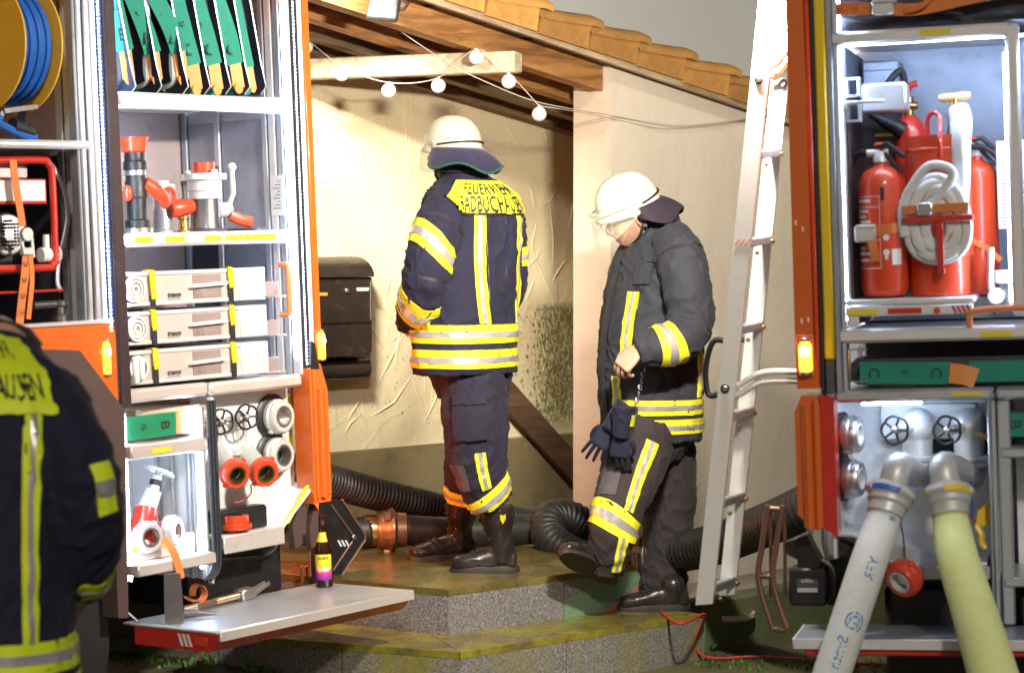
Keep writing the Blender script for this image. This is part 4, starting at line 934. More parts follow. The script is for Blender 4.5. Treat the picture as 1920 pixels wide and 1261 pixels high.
# fittings on the shelf
def shelf_pt(px, d): 
    p = L(px, 434, d); return V((p.x, d, SH2-.003))
base = shelf_pt(258, .10)
t = Thing('branch_pipe', 'tall black nozzle with red flared head standing on the shelf', 'nozzle', frame=TL); o = base; H = L(253, 258, .10).z-o.z; k = H/.36
m = MB(); m.lathe([(0, 0), (.05, 0), (.05, .018), (.045, .02), (.045, .05), (.036, .055), (.036, .13), (.040, .135), (.040, .19), (.036, .2), (.036, .215)], o, (0, 0, 1), 28); t.part(m, 'body', MT['black'])
m = MB(); m.lathe([(.0365, .213), (.041, .215), (.041, .232), (.0365, .234)], o, (0, 0, 1), 28); t.part(m, 'ring', MT['steel'])
m = MB(); m.lathe([(.037, .232), (.043, .236), (.043, .262), (.039, .266), (.037, .27), (.037, .315), (.035, H-.052)], o, (0, 0, 1), 28); t.part(m, 'sleeve', MT['blackmetal'])
m = MB(); m.lathe([(.036, H-.056), (.046, H-.05), (.050, H-.02), (.056, H), (.048, H), (.04, H-.03), (0, H-.035)], o, (0, 0, 1), 28); t.part(m, 'head', MT['redorange'])
m = MB(); m.tube(spline([o+V((.02, -.03, .185)), o+V((.06, -.04, .16)), o+V((.10, -.04, .125)), o+V((.13, -.02, .115))], 6), .026, 10, flat=.7); m.ball(o+V((-.05, -.01, .15)), (.02, .02, .03)); t.part(m, 'grip', MT['redorange'])
m = MB(); m.torus(o+V((.135, -.03, .14)), (0, -1, 0), .026, .008, 20, 7); t.part(m, 'grip_guard', MT['redorange'])
m = MB(); m.lathe([(.046, .0), (.058, .0), (.058, .022), (.046, .024)], o, (0, 0, 1), 28); t.part(m, 'coupling', MT['steel']); t.done()
o = shelf_pt(306, .20); t = Thing('hose_valve', 'small grey shut-off valve with white cap behind the red grip', 'valve', frame=TL)
m = MB(); m.lathe([(0, 0), (.045, 0), (.045, .015), (.036, .02), (.036, .09), (.03, .10), (.03, .16), (.022, .165)], o, (0, 0, 1), 24); t.part(m, 'body', MT['panelblue'])
m = MB(); m.lathe([(0, .16), (.05, .16), (.052, .164), (.052, .186), (.03, .19), (.028, .20), (0, .20)], o, (0, 0, 1), 24); t.part(m, 'cap', MT['cast'])
m = MB(); m.cyl(o+V((.03, 0, .09)), o+V((.075, -.02, .09)), .009); t.part(m, 'spindle', MT['steel']); t.done()
o = shelf_pt(345, .14); t = Thing('small_valve', 'small brass cock with ribbed red knob on the shelf', 'valve', frame=TL)
m = MB(); m.lathe([(0, 0), (.036, 0), (.036, .010), (.02, .014), (.018, .05), (.022, .055), (.022, .065)], o, (0, 0, 1), 20); t.part(m, 'body', MT['brass'])
m = MB(); m.lathe([(0, -.05), (.030, -.05), (.034, -.04), (.034, -.005), (.030, .02), (.024, .045), (0, .05)], o+V((-.005, 0, .098)), (1, -.3, .1), 14); t.part(m, 'knob', MT['redorange']); t.done()
o = shelf_pt(387, .12); t = Thing('distributor_valve', 'silver and grey valve with lever arm and red cap on the shelf', 'valve', frame=TL); H = L(388, 305, .12).z-o.z
m = MB(); m.lathe([(0, 0), (.078, 0), (.08, .012), (.062, .016), (.058, .03), (.058, .125), (.05, .13)], o, (0, 0, 1), 30); t.part(m, 'body', MT['darksteel'])
m = MB(); m.lathe([(.0, .128), (.06, .128), (.06, .155), (.064, .16), (.064, .195), (.085, .2), (.085, .222), (.03, .226), (0, .226)], o, (0, 0, 1), 30)
for th in (.4, 2.5, 4.6): m.cyl(o+V((.062*math.cos(th), .062*math.sin(th), .224)), o+V((.062*math.cos(th), .062*math.sin(th), .236)), .014, n=12)
t.part(m, 'collar', MT['cast'])
m = MB(); m.lathe([(.026, .22), (.030, .23), (.030, H-.045), (.034, H-.04)], o, (0, 0, 1), 24); t.part(m, 'neck', MT['black'])
m = MB(); m.lathe([(.032, H-.046), (.042, H-.038), (.044, H), (.034, H), (.03, H-.02), (0, H-.02)], o, (0, 0, 1), 24); t.part(m, 'cap', MT['redorange'])
lv = [o+V((.055, -.01, .085)), o+V((.10, -.02, .09)), o+V((.13, -.02, .15)), o+V((.128, -.02, .24))]
m = MB(); m.tube(lv, .010, 8); m.ball(lv[-1]+V((0, 0, .008)), .018); m.cyl(o+V((.05, 0, .085)), o+V((.11, -.02, .085)), .03, n=18); t.part(m, 'lever', MT['cast'])
m = MB(); m.tube([o+V((.09, -.04, .065)), o+V((.13, -.06, .045)), o+V((.17, -.07, .035))], .022, 8, flat=.7); t.part(m, 'handle', MT['redorange']); t.done()
for px, lab in ((452, 'flat black rubber ring lying at the empty end of the shelf'),):
    o = shelf_pt(px, .10); m = MB(); m.lathe([(0, 0), (.075, 0), (.078, .006), (.074, .013), (0, .013)], o, (0, 0, 1), 28); single('holder_ring', lab, 'ring', m, MT['black'], TL)
# three cases
def case(pyt, pyb, lab, var):
    a = L(243, pyb, .02); b = L(492, pyt-9, .02); z0, z1 = a.z, L(243, pyt, .02).z; x0, x1 = -.965, L(495, 540, .02).x
    t = Thing('equipment_case', lab, 'case', 'aluminium cases stacked in the locker', TL); y0 = .02
    m = MB(); m.box(x0, x1, y0, .52, z0, z1, .004); b_ = t.part(m, 'body', MT['alubox'])
    m = MB(); m.box(x0, x1-.14, y0-.006, .1, z1-.012, z1+.003, .003); m.box(x0, x1-.14, y0-.006, .1, z0-.002, z0+.012, .003); m.box(x1-.14, x1+.004, y0-.008, .1, z0-.002, z1+.003, .004); t.part(m, 'rim', MT['aluw'])
    h = z1-z0; cx = x0+.052; cz = (z0+z1)/2
    m = MB(); m.lathe([(h*.46, .0), (h*.46, -.003), (h*.41, -.003), (h*.41, .0)], (cx, y0, cz), (0, 1, 0), 30); t.part(m, 'port_ring', MT['ink'], b_)
    m = MB()
    for r_ in ((.40, .29, .16) if var < 2 else (.38,)): m.lathe([(h*r_, .0), (h*r_, -.016), (h*(r_-.07), -.018), (h*(r_-.07), 0)], (cx, y0-.001, cz), (0, 1, 0), 26)
    if var == 2: m.box(cx-.035, cx-.008, y0-.03, y0-.002, cz-.055, cz+.04, .006); m.box(cx-.004, cx+.02, y0-.03, y0-.002, cz-.045, cz+.04, .006)
    t.part(m, 'hose_end', MT['white'])
    m = MB(); m.lathe([(0, 0), (h*.4, 0), (h*.4, -.0015), (0, -.0015)], (cx, y0-.0006, cz), (0, 1, 0), 26); t.part(m, 'port', MT['ink' if var == 2 else 'panelwhite'], b_)
    for px, dy in ((290, .0), (437, .0)):
        xs_ = L(px+var*3, (pyt+pyb)/2, 0).x; lo = .42 if px > 400 or var else .18
        m = MB(); m.box(xs_-.012, xs_+.012, y0-.012, y0-.0065, z0-.006, z1-(1-lo)*h+.012, .001); sp_ = t.part(m, 'strap', MT['ink'])
        m = MB(); m.ribbon(spline([V((xs_, y0+.03, z1+.006)), V((xs_, y0-.008, z1+.006)), V((xs_-.002, y0-.012, z1-.02)), V((xs_+.003, y0-.0135, z1-(1-lo)*h))], 6), .026, .003, FX); t.part(m, 'strap_end', MT['yellow'], sp_)
    xa, xb = L(368, pyt+20, 0).x, L(421, pyt+20, 0).x
    m = MB(); m.box(xa, xb, y0-.0035, y0-.0003, z0+.016, z1-.016, .001); t.part(m, 'window', MT['panelbrown'], b_)
    m = MB(); m.tube([V((xa-.02, y0, cz)), V((xa-.018, y0-.02, cz+.002)), V((xb+.012, y0-.02, cz+.008)), V((xb+.014, y0, cz+.008))], .007, 8); t.part(m, 'handle', MT['white'])
    m = place(text_mb('trason', .026, .25, .0008), V((L(334, pyb, 0).x, y0-.001, z0+h*.28)), FX, FZ); t.part(m, 'lettering', MT['ink'], b_)
    xq = L(334, pyb, 0).x
    for zq, wq in ((.18, .030), (.12, .034)): m = MB(); m.box(xq-wq, xq+wq, y0-.0012, y0-.0002, z0+h*zq-.0022, z0+h*zq+.0022, .0003); t.part(m, 'print_line', MT['greyink'], b_)
    t.done()
case(512, 574, 'top aluminium equipment case with yellow-tipped straps in the locker', 0)
case(587, 647, 'middle aluminium equipment case of the stack of three', 1)
case(660, 722, 'bottom aluminium equipment case with black port and white tabs', 2)
# hose reel
t = Thing('hose_reel', 'yellow reel wound with blue hose in the upper left locker', 'hose reel', frame=TL)
c = L(-22, 85, .16)-V((.045, 0, 0)); ax = V((1, .0, 0)); r = .235
for dx in (0, .16):
    m = MB(); m.lathe([(.05, 0), (r*.8, .002), (r, .010), (r, .016), (r*.8, .008), (.05, .006)], c+V((dx, 0, 0)), ax, 48); t.part(m, 'flange', MT['reel'])
m = MB(); m.cyl(c+V((.006, 0, 0)), c+V((.16, 0, 0)), .10, n=30)
for k in range(8):
    for j in range(4): m.torus(c+V((.018+.018*k, 0, 0)), ax, .125+.021*j+.008*(k % 2), .0105, 36, 6)
t.part(m, 'blue_hose', MT['bluehose'])
m = MB(); m.tube([c+V((-.10, 0, 0)), c+V((.2, 0, 0))], .02, 10); t.part(m, 'axle', MT['steel'])
q = V((c.x+.02, .10, zl)); m = MB(); m.bar(q+V((.10, 0, 0)), q+V((.16, .05, .13)), .03, .02); m.bar(q+V((.16, .05, .13)), q+V((.09, .06, .30)), .03, .015); m.bar(q+V((-.0, -.02, .10)), q+V((.15, -.02, .12)), .04, .02); m.bar(q+V((-.06, -.02, 0)), q+V((.0, -.02, .10)), .03, .02); t.part(m, 'stand', MT['darksteel'])
m = MB(); m.cyl(q+V((.02, -.05, .05)), q+V((.11, -.05, .03)), .03, .022); t.part(m, 'plug', MT['black'])
m = MB(); m.tube(spline([q+V((-.3, -.05, .08)), q+V((-.1, -.06, .07)), q+V((.05, -.06, .02)), q+V((.12, -.05, .012))], 8), .014, 8); m.tube(spline([q+V((-.3, -.04, .13)), q+V((-.1, -.05, .12)), q+V((-.02, -.04, .07))], 8), .014, 8); t.part(m, 'loose_hose', MT['bluehose'], label='loose blue hose end hanging over the shelf'); t.done()
# generator
t = Thing('portable_generator', 'red tube-framed portable generator strapped in the locker', 'generator', frame=TL)
def G(px, py, d=.06): return L(px, py, d)
m = MB(); pts = [G(-90, 303), G(70, 300), G(90, 308), G(98, 335), G(103, 480), G(98, 495), G(82, 502), G(-90, 504)]
m.tube(spline(pts, 6), .0135, 10); m.tube(spline([p+V((.0, .35, 0)) for p in pts], 6), .0135, 10)
for i in (1, 6): m.tube([pts[i], pts[i]+V((0, .35, 0))], .012, 8)
fr_ = t.part(m, 'frame', MT['red'])
a, b = G(-90, 384, .07), G(88, 335, .07); m = MB(); m.box(a.x, b.x, .072, .10, a.z, b.z, .004); t.part(m, 'panel_surround', MT['red'])
m = MB(); m.box(a.x, b.x-.012, .066, .0715, a.z+.010, b.z-.006, .002); t.part(m, 'front_panel', MT['panelwhite'])
a, b = G(-90, 335, .12), G(52, 302, .12); m = MB(); m.box(a.x, b.x, .12, .3, a.z, b.z, .006); t.part(m, 'fuel_tank', MT['gauge'])
c = G(14, 440, .12); m = MB(); m.lathe([(0, 0), (.072, 0), (.075, -.006), (.075, -.04), (.05, -.1)], c, (-.15, -1, 0), 30); m.box(c.x-.3, c.x+.06, c.y+.04, c.y+.25, c.z-.10, c.z+.08, .01); t.part(m, 'engine', MT['blackmetal'])
m = MB(); m.lathe([(0, 0), (.066, 0), (.066, .004), (0, .008)], c+V((0, -.001, 0)), (-.15, -1, 0), 30); gr_ = t.part(m, 'recoil_cover', MT['gauge'])
m = MB()
for i in range(-4, 5):
    for j in range(-4, 5):
        if 3 < i*i+j*j < 20: m.box(c.x+.012*i-.004, c.x+.012*i+.004, c.y-.014, c.y-.004+.0018*i, c.z+.012*j-.004, c.z+.012*j+.004, .0005)
t.part(m, 'vent_holes', MT['ink'], gr_)
a = G(75, 478, .08); m = MB(); m.cyl(a, a+V((.07, 0, 0)), .026, n=16); m.lathe([(.03, .065), (.036, .07), (.03, .075)], a, (1, 0, 0), 16); m.cyl(a+V((.03, 0, .02)), a+V((.03, 0, .07)), .012); t.part(m, 'air_filter', MT['white'])
a, b = G(-90, 556, .05), G(118, 541, .05); m = MB(); m.box(a.x, b.x, .04, .075, a.z, b.z, .004); t.part(m, 'base_bar', MT['red'])
a, b = G(-90, 512, .10), G(78, 505, .10); m = MB(); m.box(a.x, b.x, .10, .3, a.z-.01, b.z, .004); t.part(m, 'cross_bar', MT['steel'])
a = G(112, 575, .07); m = MB(); m.lathe([(.02, -.06), (.028, -.055), (.028, -.03), (.018, -.025), (.018, .0), (.028, .005), (.028, .02), (.015, .025)], a, (0, 0, 1), 18); m.cyl(a+V((-.12, 0, .01)), a+V((0.03, 0, .01)), .014); t.part(m, 'rubber_mount', MT['darksteel']); t.done()
m = MB(); m.tube(spline([G(75, 302, .10), G(95, 308, .10), G(118, 350, .10), G(127, 400, .10), G(122, 440, .10), G(110, 490, .10), G(108, 530, .10), G(115, 545, .10)], 6), .010, 8, flat=.6)
single('support_bracket', 'bent grey steel bar beside the generator frame', 'bracket', m, MT['alu'], TL)
t = Thing('tie_down_strap', 'orange ratchet strap hanging over the generator', 'strap', frame=TL)
m = MB(); m.ribbon(spline([G(24, 300, .045), G(30, 350, .038), G(38, 395, .036), G(42, 425, .036)], 6), .030, .003, FX); m.ribbon(spline([G(50, 472, .03), G(46, 520, .025), G(40, 570, .03), G(36, 612, .04)], 6), .034, .003, FX); m.ribbon(spline([G(56, 470, .026), G(60, 520, .022), G(57, 560, .022), G(53, 598, .03)], 6), .020, .003, FX); sp_ = t.part(m, 'webbing', MT['ostrap'])
strap_txt(t, sp_, [('C', .024, G(48-2*k, 495+30*k, .022), V((0, 0, 1)), V((-1, 0, 0))) for k in range(4)], 'ink')
p = G(46, 445, .03); m = MB(); m.cyl(p+V((0, 0, .01)), p+V((0, -.02, .01)), .024, n=16); m.bar(p+V((-.02, 0, 0)), p+V((.0, 0, -.06)), .010, .012); m.bar(p+V((.03, 0, .0)), p+V((.035, 0, -.07)), .010, .012); m.box(p.x-.018, p.x+.03, p.y-.012, p.y+.01, p.z-.06, p.z-.035, .003); t.part(m, 'buckle', MT['cast']); t.done()
# lower locker: strapped hose, valve
t = Thing('strapped_hose', 'coiled beige hose in a dark green B strap on the lower shelf', 'fire hose', frame=TL); z0 = L(300, 826, .02).z
c = L(300, 800, .16); m = MB()
for k in range(3): m.tube(spline([V((c.x-.16, .10, z0+.03+.034*k)), V((c.x+.10, .06, z0+.03+.034*k)), V((c.x+.15, .14, z0+.03+.034*k)), V((c.x+.10, .24, z0+.03+.034*k)), V((c.x-.16, .26, z0+.03+.034*k))], 6), .018, 8)
t.part(m, 'hose', MT['beigehose'])
a, b = L(236, 795, .03), L(332, 790, .03); e = L(366, 790, .04); wd = .085; zc_ = z0+.055
m = MB(); m.ribbon([V((a.x, .03, zc_)), V((b.x, .03, zc_+.002))], wd, .003, FZ); sp_ = t.part(m, 'strap', MT['green'])
m = MB(); m.ribbon([V((b.x-.01, .027, zc_+.002)), V((b.x+.04, .03, zc_+.0)), V((e.x, .06, zc_-.004))], wd*.92, .004, FZ); t.part(m, 'tab', MT['otab'])
strap_txt(t, sp_, [('B', .06, V((L(308, 790, .03).x, .0282, zc_)), V((0, 0, -1)), V((1, 0, 0))), ('G', .032, V((L(268, 790, .03).x, .0282, zc_)), V((0, 0, -1)), V((1, 0, 0)))], 'ink'); t.done()
t = Thing('standpipe_head', 'silver and red branching valve with handwheel in the lower locker', 'valve', frame=TL); o = V((L(262, 1045, .14).x, .14, ztf))
m = MB(); m.cyl(o+V((.0, 0, 0)), o+V((0, 0, .10)), .03); m.tube([o+V((0, 0, .09)), o+V((.02, -.01, .13)), o+V((.04, 0, .17))], .045, 14); m.cyl(o+V((.0, 0, .09)), o+V((.09, -.06, .09)), .036); m.cyl(o+V((0, 0, .09)), o+V((-.05, -.08, .085)), .036); t.part(m, 'body', MT['red'])
m = MB(); m.cyl(o+V((.035, 0, .16)), o+V((.075, -.01, .24)), .038, .03); m.cyl(o+V((.075, -.01, .24)), o+V((.095, -.01, .29)), .018); t.part(m, 'bonnet', MT['cast'])
m = MB(); m.cyl(o+V((.082, -.01, .255)), o+V((.09, -.01, .275)), .024, n=6); t.part(m, 'gland_nut', MT['black'])
handwheel(t, o+V((.105, -.012, .305)), (.45, -.1, .9), .055, None, 'cast', 4)
storz(t, o+V((.085, -.06, .09)), (.35, -.93, .0), .058, 'cast', None, False, .045, 'outlet', 'steel'); storz(t, o+V((-.045, -.08, .085)), (-.2, -.97, 0), .058, 'cast', None, False, .045, 'outlet', 'steel'); t.done()
# tools on the flap
t = Thing('pry_tool', 'grey forged steel pry tool with ribbed shaft lying on the flap', 'pry tool', frame=TL); zz = zfl
p = locz(TL, 327, 1168, zz); M = Matrix.Translation(p) @ Matrix.Rotation(R(-38), 4, 'Z')
m = MB(); m.prism([M @ V(q_) for q_ in ((-.031, -.006, .002), (.031, -.006, .002), (.033, -.004, .06), (.031, -.006, .12), (.028, .004, .175), (-.028, .004, .175), (-.031, -.006, .12), (-.033, -.004, .06))], M.to_3x3() @ V((0, .014, 0))); t.part(m, 'adze', MT['darksteel'])
sp = locz(TL, 345, 1160, zz)+V((0, 0, .022)); e = locz(TL, 412, 1156, zz)+V((0, 0, .012)); m = MB(); m.lathe([(0, 0), (.018, 0), (.016, .03), (.003, (e-sp).length), (0, (e-sp).length+.004)], sp, e-sp, 14); t.part(m, 'spike', MT['darksteel'])
s0 = locz(TL, 345, 1152, zz)+V((0, 0, .018)); s1 = locz(TL, 450, 1126, zz)+V((0, 0, .022)); m = MB()
m.tube(resample([s0, s1], .003), .013, 12, rf=lambda s, u: .0125+(.0018*math.sin(2*PI*s/.012) if (u < .2 or u > .55) else 0)); t.part(m, 'shaft', MT['bronze'])
dr = (s1-s0).normalized(); m = MB(); m.bar(s1-dr*.01, s1+dr*.075, .05, .042, b=.005); t.part(m, 'socket', MT['steel'])
sd = dr.cross(V((0, 0, 1))); m = MB()
for q_ in (-1, 1): m.prism([s1+dr*.07+sd*.022*q_+V((0, 0, -.010)), s1+dr*.07+sd*.006*q_+V((0, 0, -.010)), s1+dr*.17+sd*.008*q_+V((0, 0, .012)), s1+dr*.17+sd*.014*q_+V((0, 0, .012))], (0, 0, .014))
t.part(m, 'fork', MT['steel']); t.done()
t = Thing('loose_strap', 'orange webbing strap looped on the flap beside the pry tool', 'strap', frame=TL)
u0 = locz(TL, 345, 1118, zz)+V((0, .02, .03)); u1 = locz(TL, 366, 1138, zz)+V((0, .02, .018)); u2 = locz(TL, 388, 1134, zz)+V((0, .02, .02)); m = MB()
c_ = locz(TL, 380, 1128, zz)+V((0, .02, .034)); lp_ = [c_+V((.03*math.cos(a), .02*math.sin(a)*.2, .03*math.sin(a)))for a in [-2.2+5.6*k/20 for k in range(21)]]
m.ribbon(spline([u0+V((-.02, .03, .06)), u0, u1], 6)[:-1]+lp_, .030, .003, V((0, 1, .2))); t.part(m, 'webbing', MT['ostrap'])
q = L(297, 1050, .03); m = MB(); m.ribbon(spline([V((q.x, .045, ztf+.085)), V((q.x+.01, .02, ztf+.08)), V((q.x+.03, -.015, ztf+.03)), V((q.x+.045, -.03, zf+.0)), V((q.x+.05, -.03, zf-.03))], 6), .036, .003, FX); t.part(m, 'tail', MT['ostrap']); t.done()
# bottle
t = Thing('soda_bottle', 'brown glass bottle with yellow and purple label on the flap', 'bottle', frame=TL)
def glassm(name, col, rough=.03):
    m_, tt, b, co = nodes(name); b.inputs['Base Color'].default_value = (*col, 1); b.inputs['Transmission Weight'].default_value = .85; b.inputs['Roughness'].default_value = rough; b.inputs['IOR'].default_value = 1.45; return m_
MT['bottle'] = glassm('brown_glass', (.10, .030, .006))
def bottlelab():
    m_, tt, b, co = nodes('bottle_label'); x, y, z = xyz(tt, co); n = nz(tt, co, 30, 2)
    f = mth(tt, 'ADD', z, mth(tt, 'MULTIPLY', n, .03)); c = ramp(tt, sstep(tt, f, .035, .145), [(0, (.10, .02, .30)), (.22, (.55, .02, .28)), (.40, (.80, .16, .05)), (.56, (.85, .55, .02)), (1, (.85, .70, .03))])
    tt.links.new(c, b.inputs['Base Color']); b.inputs['Roughness'].default_value = .4; return m_
MT['blabel'] = bottlelab()
o = locz(TL, 609, 1099, zz); hb = .275; r = .0335
prof = [(0, .002), (r-.004, 0), (r, .006), (r, .135), (r*.93, .155), (r*.55, .195), (r*.42, .22), (r*.38, .255), (r*.46, .257), (r*.46, .272), (r*.36, hb), (r*.30, hb)]
m = MB(); m.lathe(prof, o, (0, 0, 1), 32); t.part(m, 'glass', MT['bottle'], sharp=180)
m = MB(); P_ = []
up_ = V((0, -1, 0)); fa_ = math.atan2(-.70, -.72)
for k in range(15):
    th = fa_-1.35+2.3*k/14; P_.append([o+V(((r+.0006)*math.cos(th), (r+.0006)*math.sin(th), z)) for z in (.030, .06, .09, .128)])
m.grid(P_); lb_ = t.part(m, 'label', MT['blabel'])
m = MB(); P_ = []
for k in range(11):
    th = fa_-1.3+2.0*k/10; P_.append([o+V((rr*math.cos(th), rr*math.sin(th), z)) for rr, z in ((r*.78+.001, .176), (r*.57+.001, .196), (r*.46+.0012, .212))])
m.grid(P_); t.part(m, 'neck_label', MT['yellow'])
def wrap_txt(txt, size, zc, bold, sh=0):
    q_ = text_mb(txt, size, sh, bold); out = MB(); out.add([o+V(((r+.0014)*math.cos(fa_-.18+p.x/r), (r+.0014)*math.sin(fa_-.18+p.x/r), zc+p.y)) for p in q_.v], q_.f); return out
t.part(wrap_txt('LANER', .0165, .113, .0002), 'brand_line', MT['ink'], lb_); t.part(wrap_txt('Spezi', .024, .072, .0008), 'lettering', MT['paper'], lb_); t.done()
# ================================================================== RIGHT TRUCK body
K = lambda px, py, d=0.0: loc(TR, px, py, d)
tr = Thing('fire_truck', 'orange fire truck with rear access ladder and extinguishers in its locker', 'fire truck', frame=TR)
m = MB(); m.box(.0, 2.4, .62, .65, -.25, 1.62); tr.part(m, 'locker_back', MT['panelblue'])
m = MB(); m.box(-.03, 2.4, -.02, .66, 1.62, 1.65, .01); tr.part(m, 'body_top', MT['orange'])
m = MB(); m.box(-.03, 2.4, .655, 2.1, .05, 1.65, .02); tr.part(m, 'body_shell', MT['orange'])
m = MB(); m.prism([(-.022, -.04, .42), (.045, -.04, .42), (.032, -.04, .58), (.032, -.04, 1.62), (-.020, -.04, 1.62), (-.024, -.04, .60)], (0, .12, 0)); po = tr.part(m, 'corner_post', MT['orange'])
m = MB(); m.box(.033, .047, -.034, .05, .42, 1.62, .005); tr.part(m, 'post_edge', MT['redorange'], po)
m = MB(); m.box(.0475, .0600, -.020, .05, .40, 1.62, .003); tr.part(m, 'door_seal', MT['seal'])
m = MB(); m.box(.0605, .092, -.024, .05, .505, 1.62, .006); tr.part(m, 'yellow_strip', MT['yellow'])
m = MB(); m.box(.0610, .090, -.016, .05, .40, .504, .003); tr.part(m, 'strip_base', MT['darksteel'])
m = MB(); m.box(.0925, .112, -.014, .06, .40, 1.62, .004); tr.part(m, 'shutter_guide', MT['panelblue'])
m = MB(); m.box(.1125, .128, -.004, .06, .40, 1.62, .003); tr.part(m, 'jamb', MT['alu'])
m = MB(); m.box(.129, .134, .015, .035, .62, 1.61, .001); tr.part(m, 'led_strip', MT['led'])
m = MB(); m.box(.14, 1.2, .03, .05, 1.447, 1.452, .001); tr.part(m, 'led_strip', MT['led'])  # added glowing line under the white shelf rail, lights the locker
m = MB(); m.prism([(-.032, -.045, .04), (.02, -.045, -.01), (.045, -.045, .0), (.045, -.045, .37), (.035, -.045, .40), (-.010, -.045, .40), (-.032, -.045, .35)], (0, .12, 0)); lp = tr.part(m, 'lower_post', MT['orange'])
m = MB(); m.tube([(.004, -.042, .0), (.004, -.042, .375)], .018, 12, flat=1.3); m.tube([(.032, -.044, -.0), (.032, -.044, .385)], .010, 10); tr.part(m, 'post_bulge', MT['orange'], lp)
m = MB(); m.prism([(.046, -.03, -.005), (.085, -.03, -.03), (.085, -.03, .39), (.046, -.03, .40)], (0, .10, 0)); tr.part(m, 'post_edge', MT['red'], lp)
m = MB(); m.box(-.012, .008, -.0475, -.0452, .03, .055, .001); tr.part(m, 'sticker', MT['paper'], lp)
for (x_, z_) in ((-.002, .625), (.018, .628), (-.01, .92), (.01, .90)):
    m = MB(); m.box(x_-.003, x_+.003, -.0425, -.0402, z_-.008, z_+.008, .001); tr.part(m, 'paint_chip', MT['white'], po)
p, q = K(1512, 695, -.04), K(1512, 640, -.04); wd = .040
m = MB(); m.box(p.x-.028, p.x+.026, -.048, -.0405, p.z-.02, q.z+.02, .008); kk = tr.part(m, 'marker_lamp', MT['orange'])
m = MB(); h = q.z-p.z; m.lathe([(0, 0), (wd*.45, 0), (wd*.5, .004), (wd*.5, h-.012), (wd*.3, h), (0, h)], (p.x, -.052, p.z), (0, 0, 1), 18); tr.part(m, 'amber_lens', MT['amber'], kk)
m = MB(); m.ball((p.x, -.052-wd*.40, p.z+h*.68), (wd*.36, wd*.22, wd*.40), 12, 8); tr.part(m, 'bulb', MT['bulb'], kk)
m = MB(); m.cyl((p.x, -.052, p.z-.012), (p.x, -.052, p.z-.001), wd*.5); tr.part(m, 'lamp_cap', MT['steel'], kk); m = MB(); m.cyl((p.x, -.052, q.z), (p.x, -.052, q.z+.012), wd*.4); tr.part(m, 'lamp_cap', MT['steel'], kk)
work_lamp(tr, TR, (-.09, .02, 1.71), (.66, 11.0, 1.25), 120)
def bar(x0, x1, z0, z1, mm='aluw', d0=-.012, d1=.03, b=.010, name='shelf', dep=.6):
    m = MB(); m.box(x0, x1, d0, d1, z0, z1, b)
    if dep: m.box(x0, x1, d1+.0005, dep, z1-.018, z1-.003, .002)
    return tr.part(m, name, MT[mm])
zA = K(1720, 78).z; zB = K(1720, 52).z; s1 = bar(.105, .64, zA, zB); SH1 = zB
m = MB(); m.box(.62, .66, -.014, .03, .62, zB-.003, .010); tr.part(m, 'frame_upright', MT['aluw'])
p, q = K(1725, 62), K(1783, 52); m = MB(); m.box(p.x, q.x, -.0145, -.0118, zB-.026, zB-.008, .0005); tr.part(m, 'yellow_label', MT['yellowlab'], s1)
m = MB(); m.box(.611, .617, .034, .056, .66, 1.40, .001); tr.part(m, 'led_strip', MT['led'])  # second strip out of view, added to strengthen the locker glow
m = MB(); m.box(.66, 1.6, .25, .27, .62, 1.45); tr.part(m, 'side_panel', MT['panelblue'])
# inner left wall, latches, maroon side
m = MB(); m.box(.130, .142, .06, .6, .60, 1.45); tr.part(m, 'locker_side', MT['paneldark'])
m = MB(); m.box(.15, .27, .45, .60, 1.20, 1.43, .006); m.box(.155, .255, .44, .45, 1.33, 1.40, .003); tr.part(m, 'equipment_rack', MT['panelblue'])
p = K(1590, 150, .05); m = MB()
for dz in (0, -.075): m.tube([(p.x, .03, p.z+dz), (p.x+.035, .03, p.z+dz), (p.x+.035, .03, p.z+dz-.05), (p.x, .03, p.z+dz-.05)], .008, 6, closed=True)
m.box(p.x+.03, p.x+.17, .10, .2, p.z-.10, p.z-.01, .008); tr.part(m, 'latch_rail', MT['alu'])
zf_ = K(1700, 558).z; x0 = K(1586, 560).x; x1 = K(1818, 560).x
m = MB(); p = K(1584, 196, .02); m.box(x0-.002, x0+.012, .015, .03, zf_, p.z, .003); m.box(x0, x0+.13, .015, .035, p.z, p.z+.010, .003); m.box(x0+.005, x0+.012, .031, .40, zf_, p.z, .002); fr_ = tr.part(m, 'drawer_frame', MT['aluw'])
m = MB(); m.box(x0+.0125, x0+.022, .032, .42, zf_, p.z-.01, .002); m.box(x0+.012, x0+.15, .41, .42, zf_, p.z-.01, .002); tr.part(m, 'drawer_side', MT['guide'], fr_)
p = K(1641, 253, .40); m = MB(); m.box(p.x, p.x+.09, .404, .409, p.z-.006, p.z+.004, .0005); tr.part(m, 'yellow_label', MT['yellowlab'], fr_)
zd = K(1700, 591).z; m = MB(); m.box(x0, x1+.015, -.006, .42, zf_-.022, zf_-.001, .006); m.box(x0+.0, x1+.01, -.012, .0, zd, zf_-.0225, .004); dr_ = tr.part(m, 'drawer', MT['aluw'])
for (a_, b_, mm) in ((1590, 1645, 'yellowlab'), (1665, 1728, 'red')):
    p, q = K(a_, 585, -.01), K(b_, 577, -.01); m = MB(); m.box(p.x, q.x, -.0145, -.0122, zd+.006, zf_-.030, .0005); tr.part(m, 'reflector', MT[mm], dr_)
p = K(1757, 580, -.01); m = MB(); m.cyl((p.x, -.012, zd+.013), (p.x, -.017, zd+.013), .010, n=14); tr.part(m, 'red_plug', MT['redorange'], dr_)
m = MB()
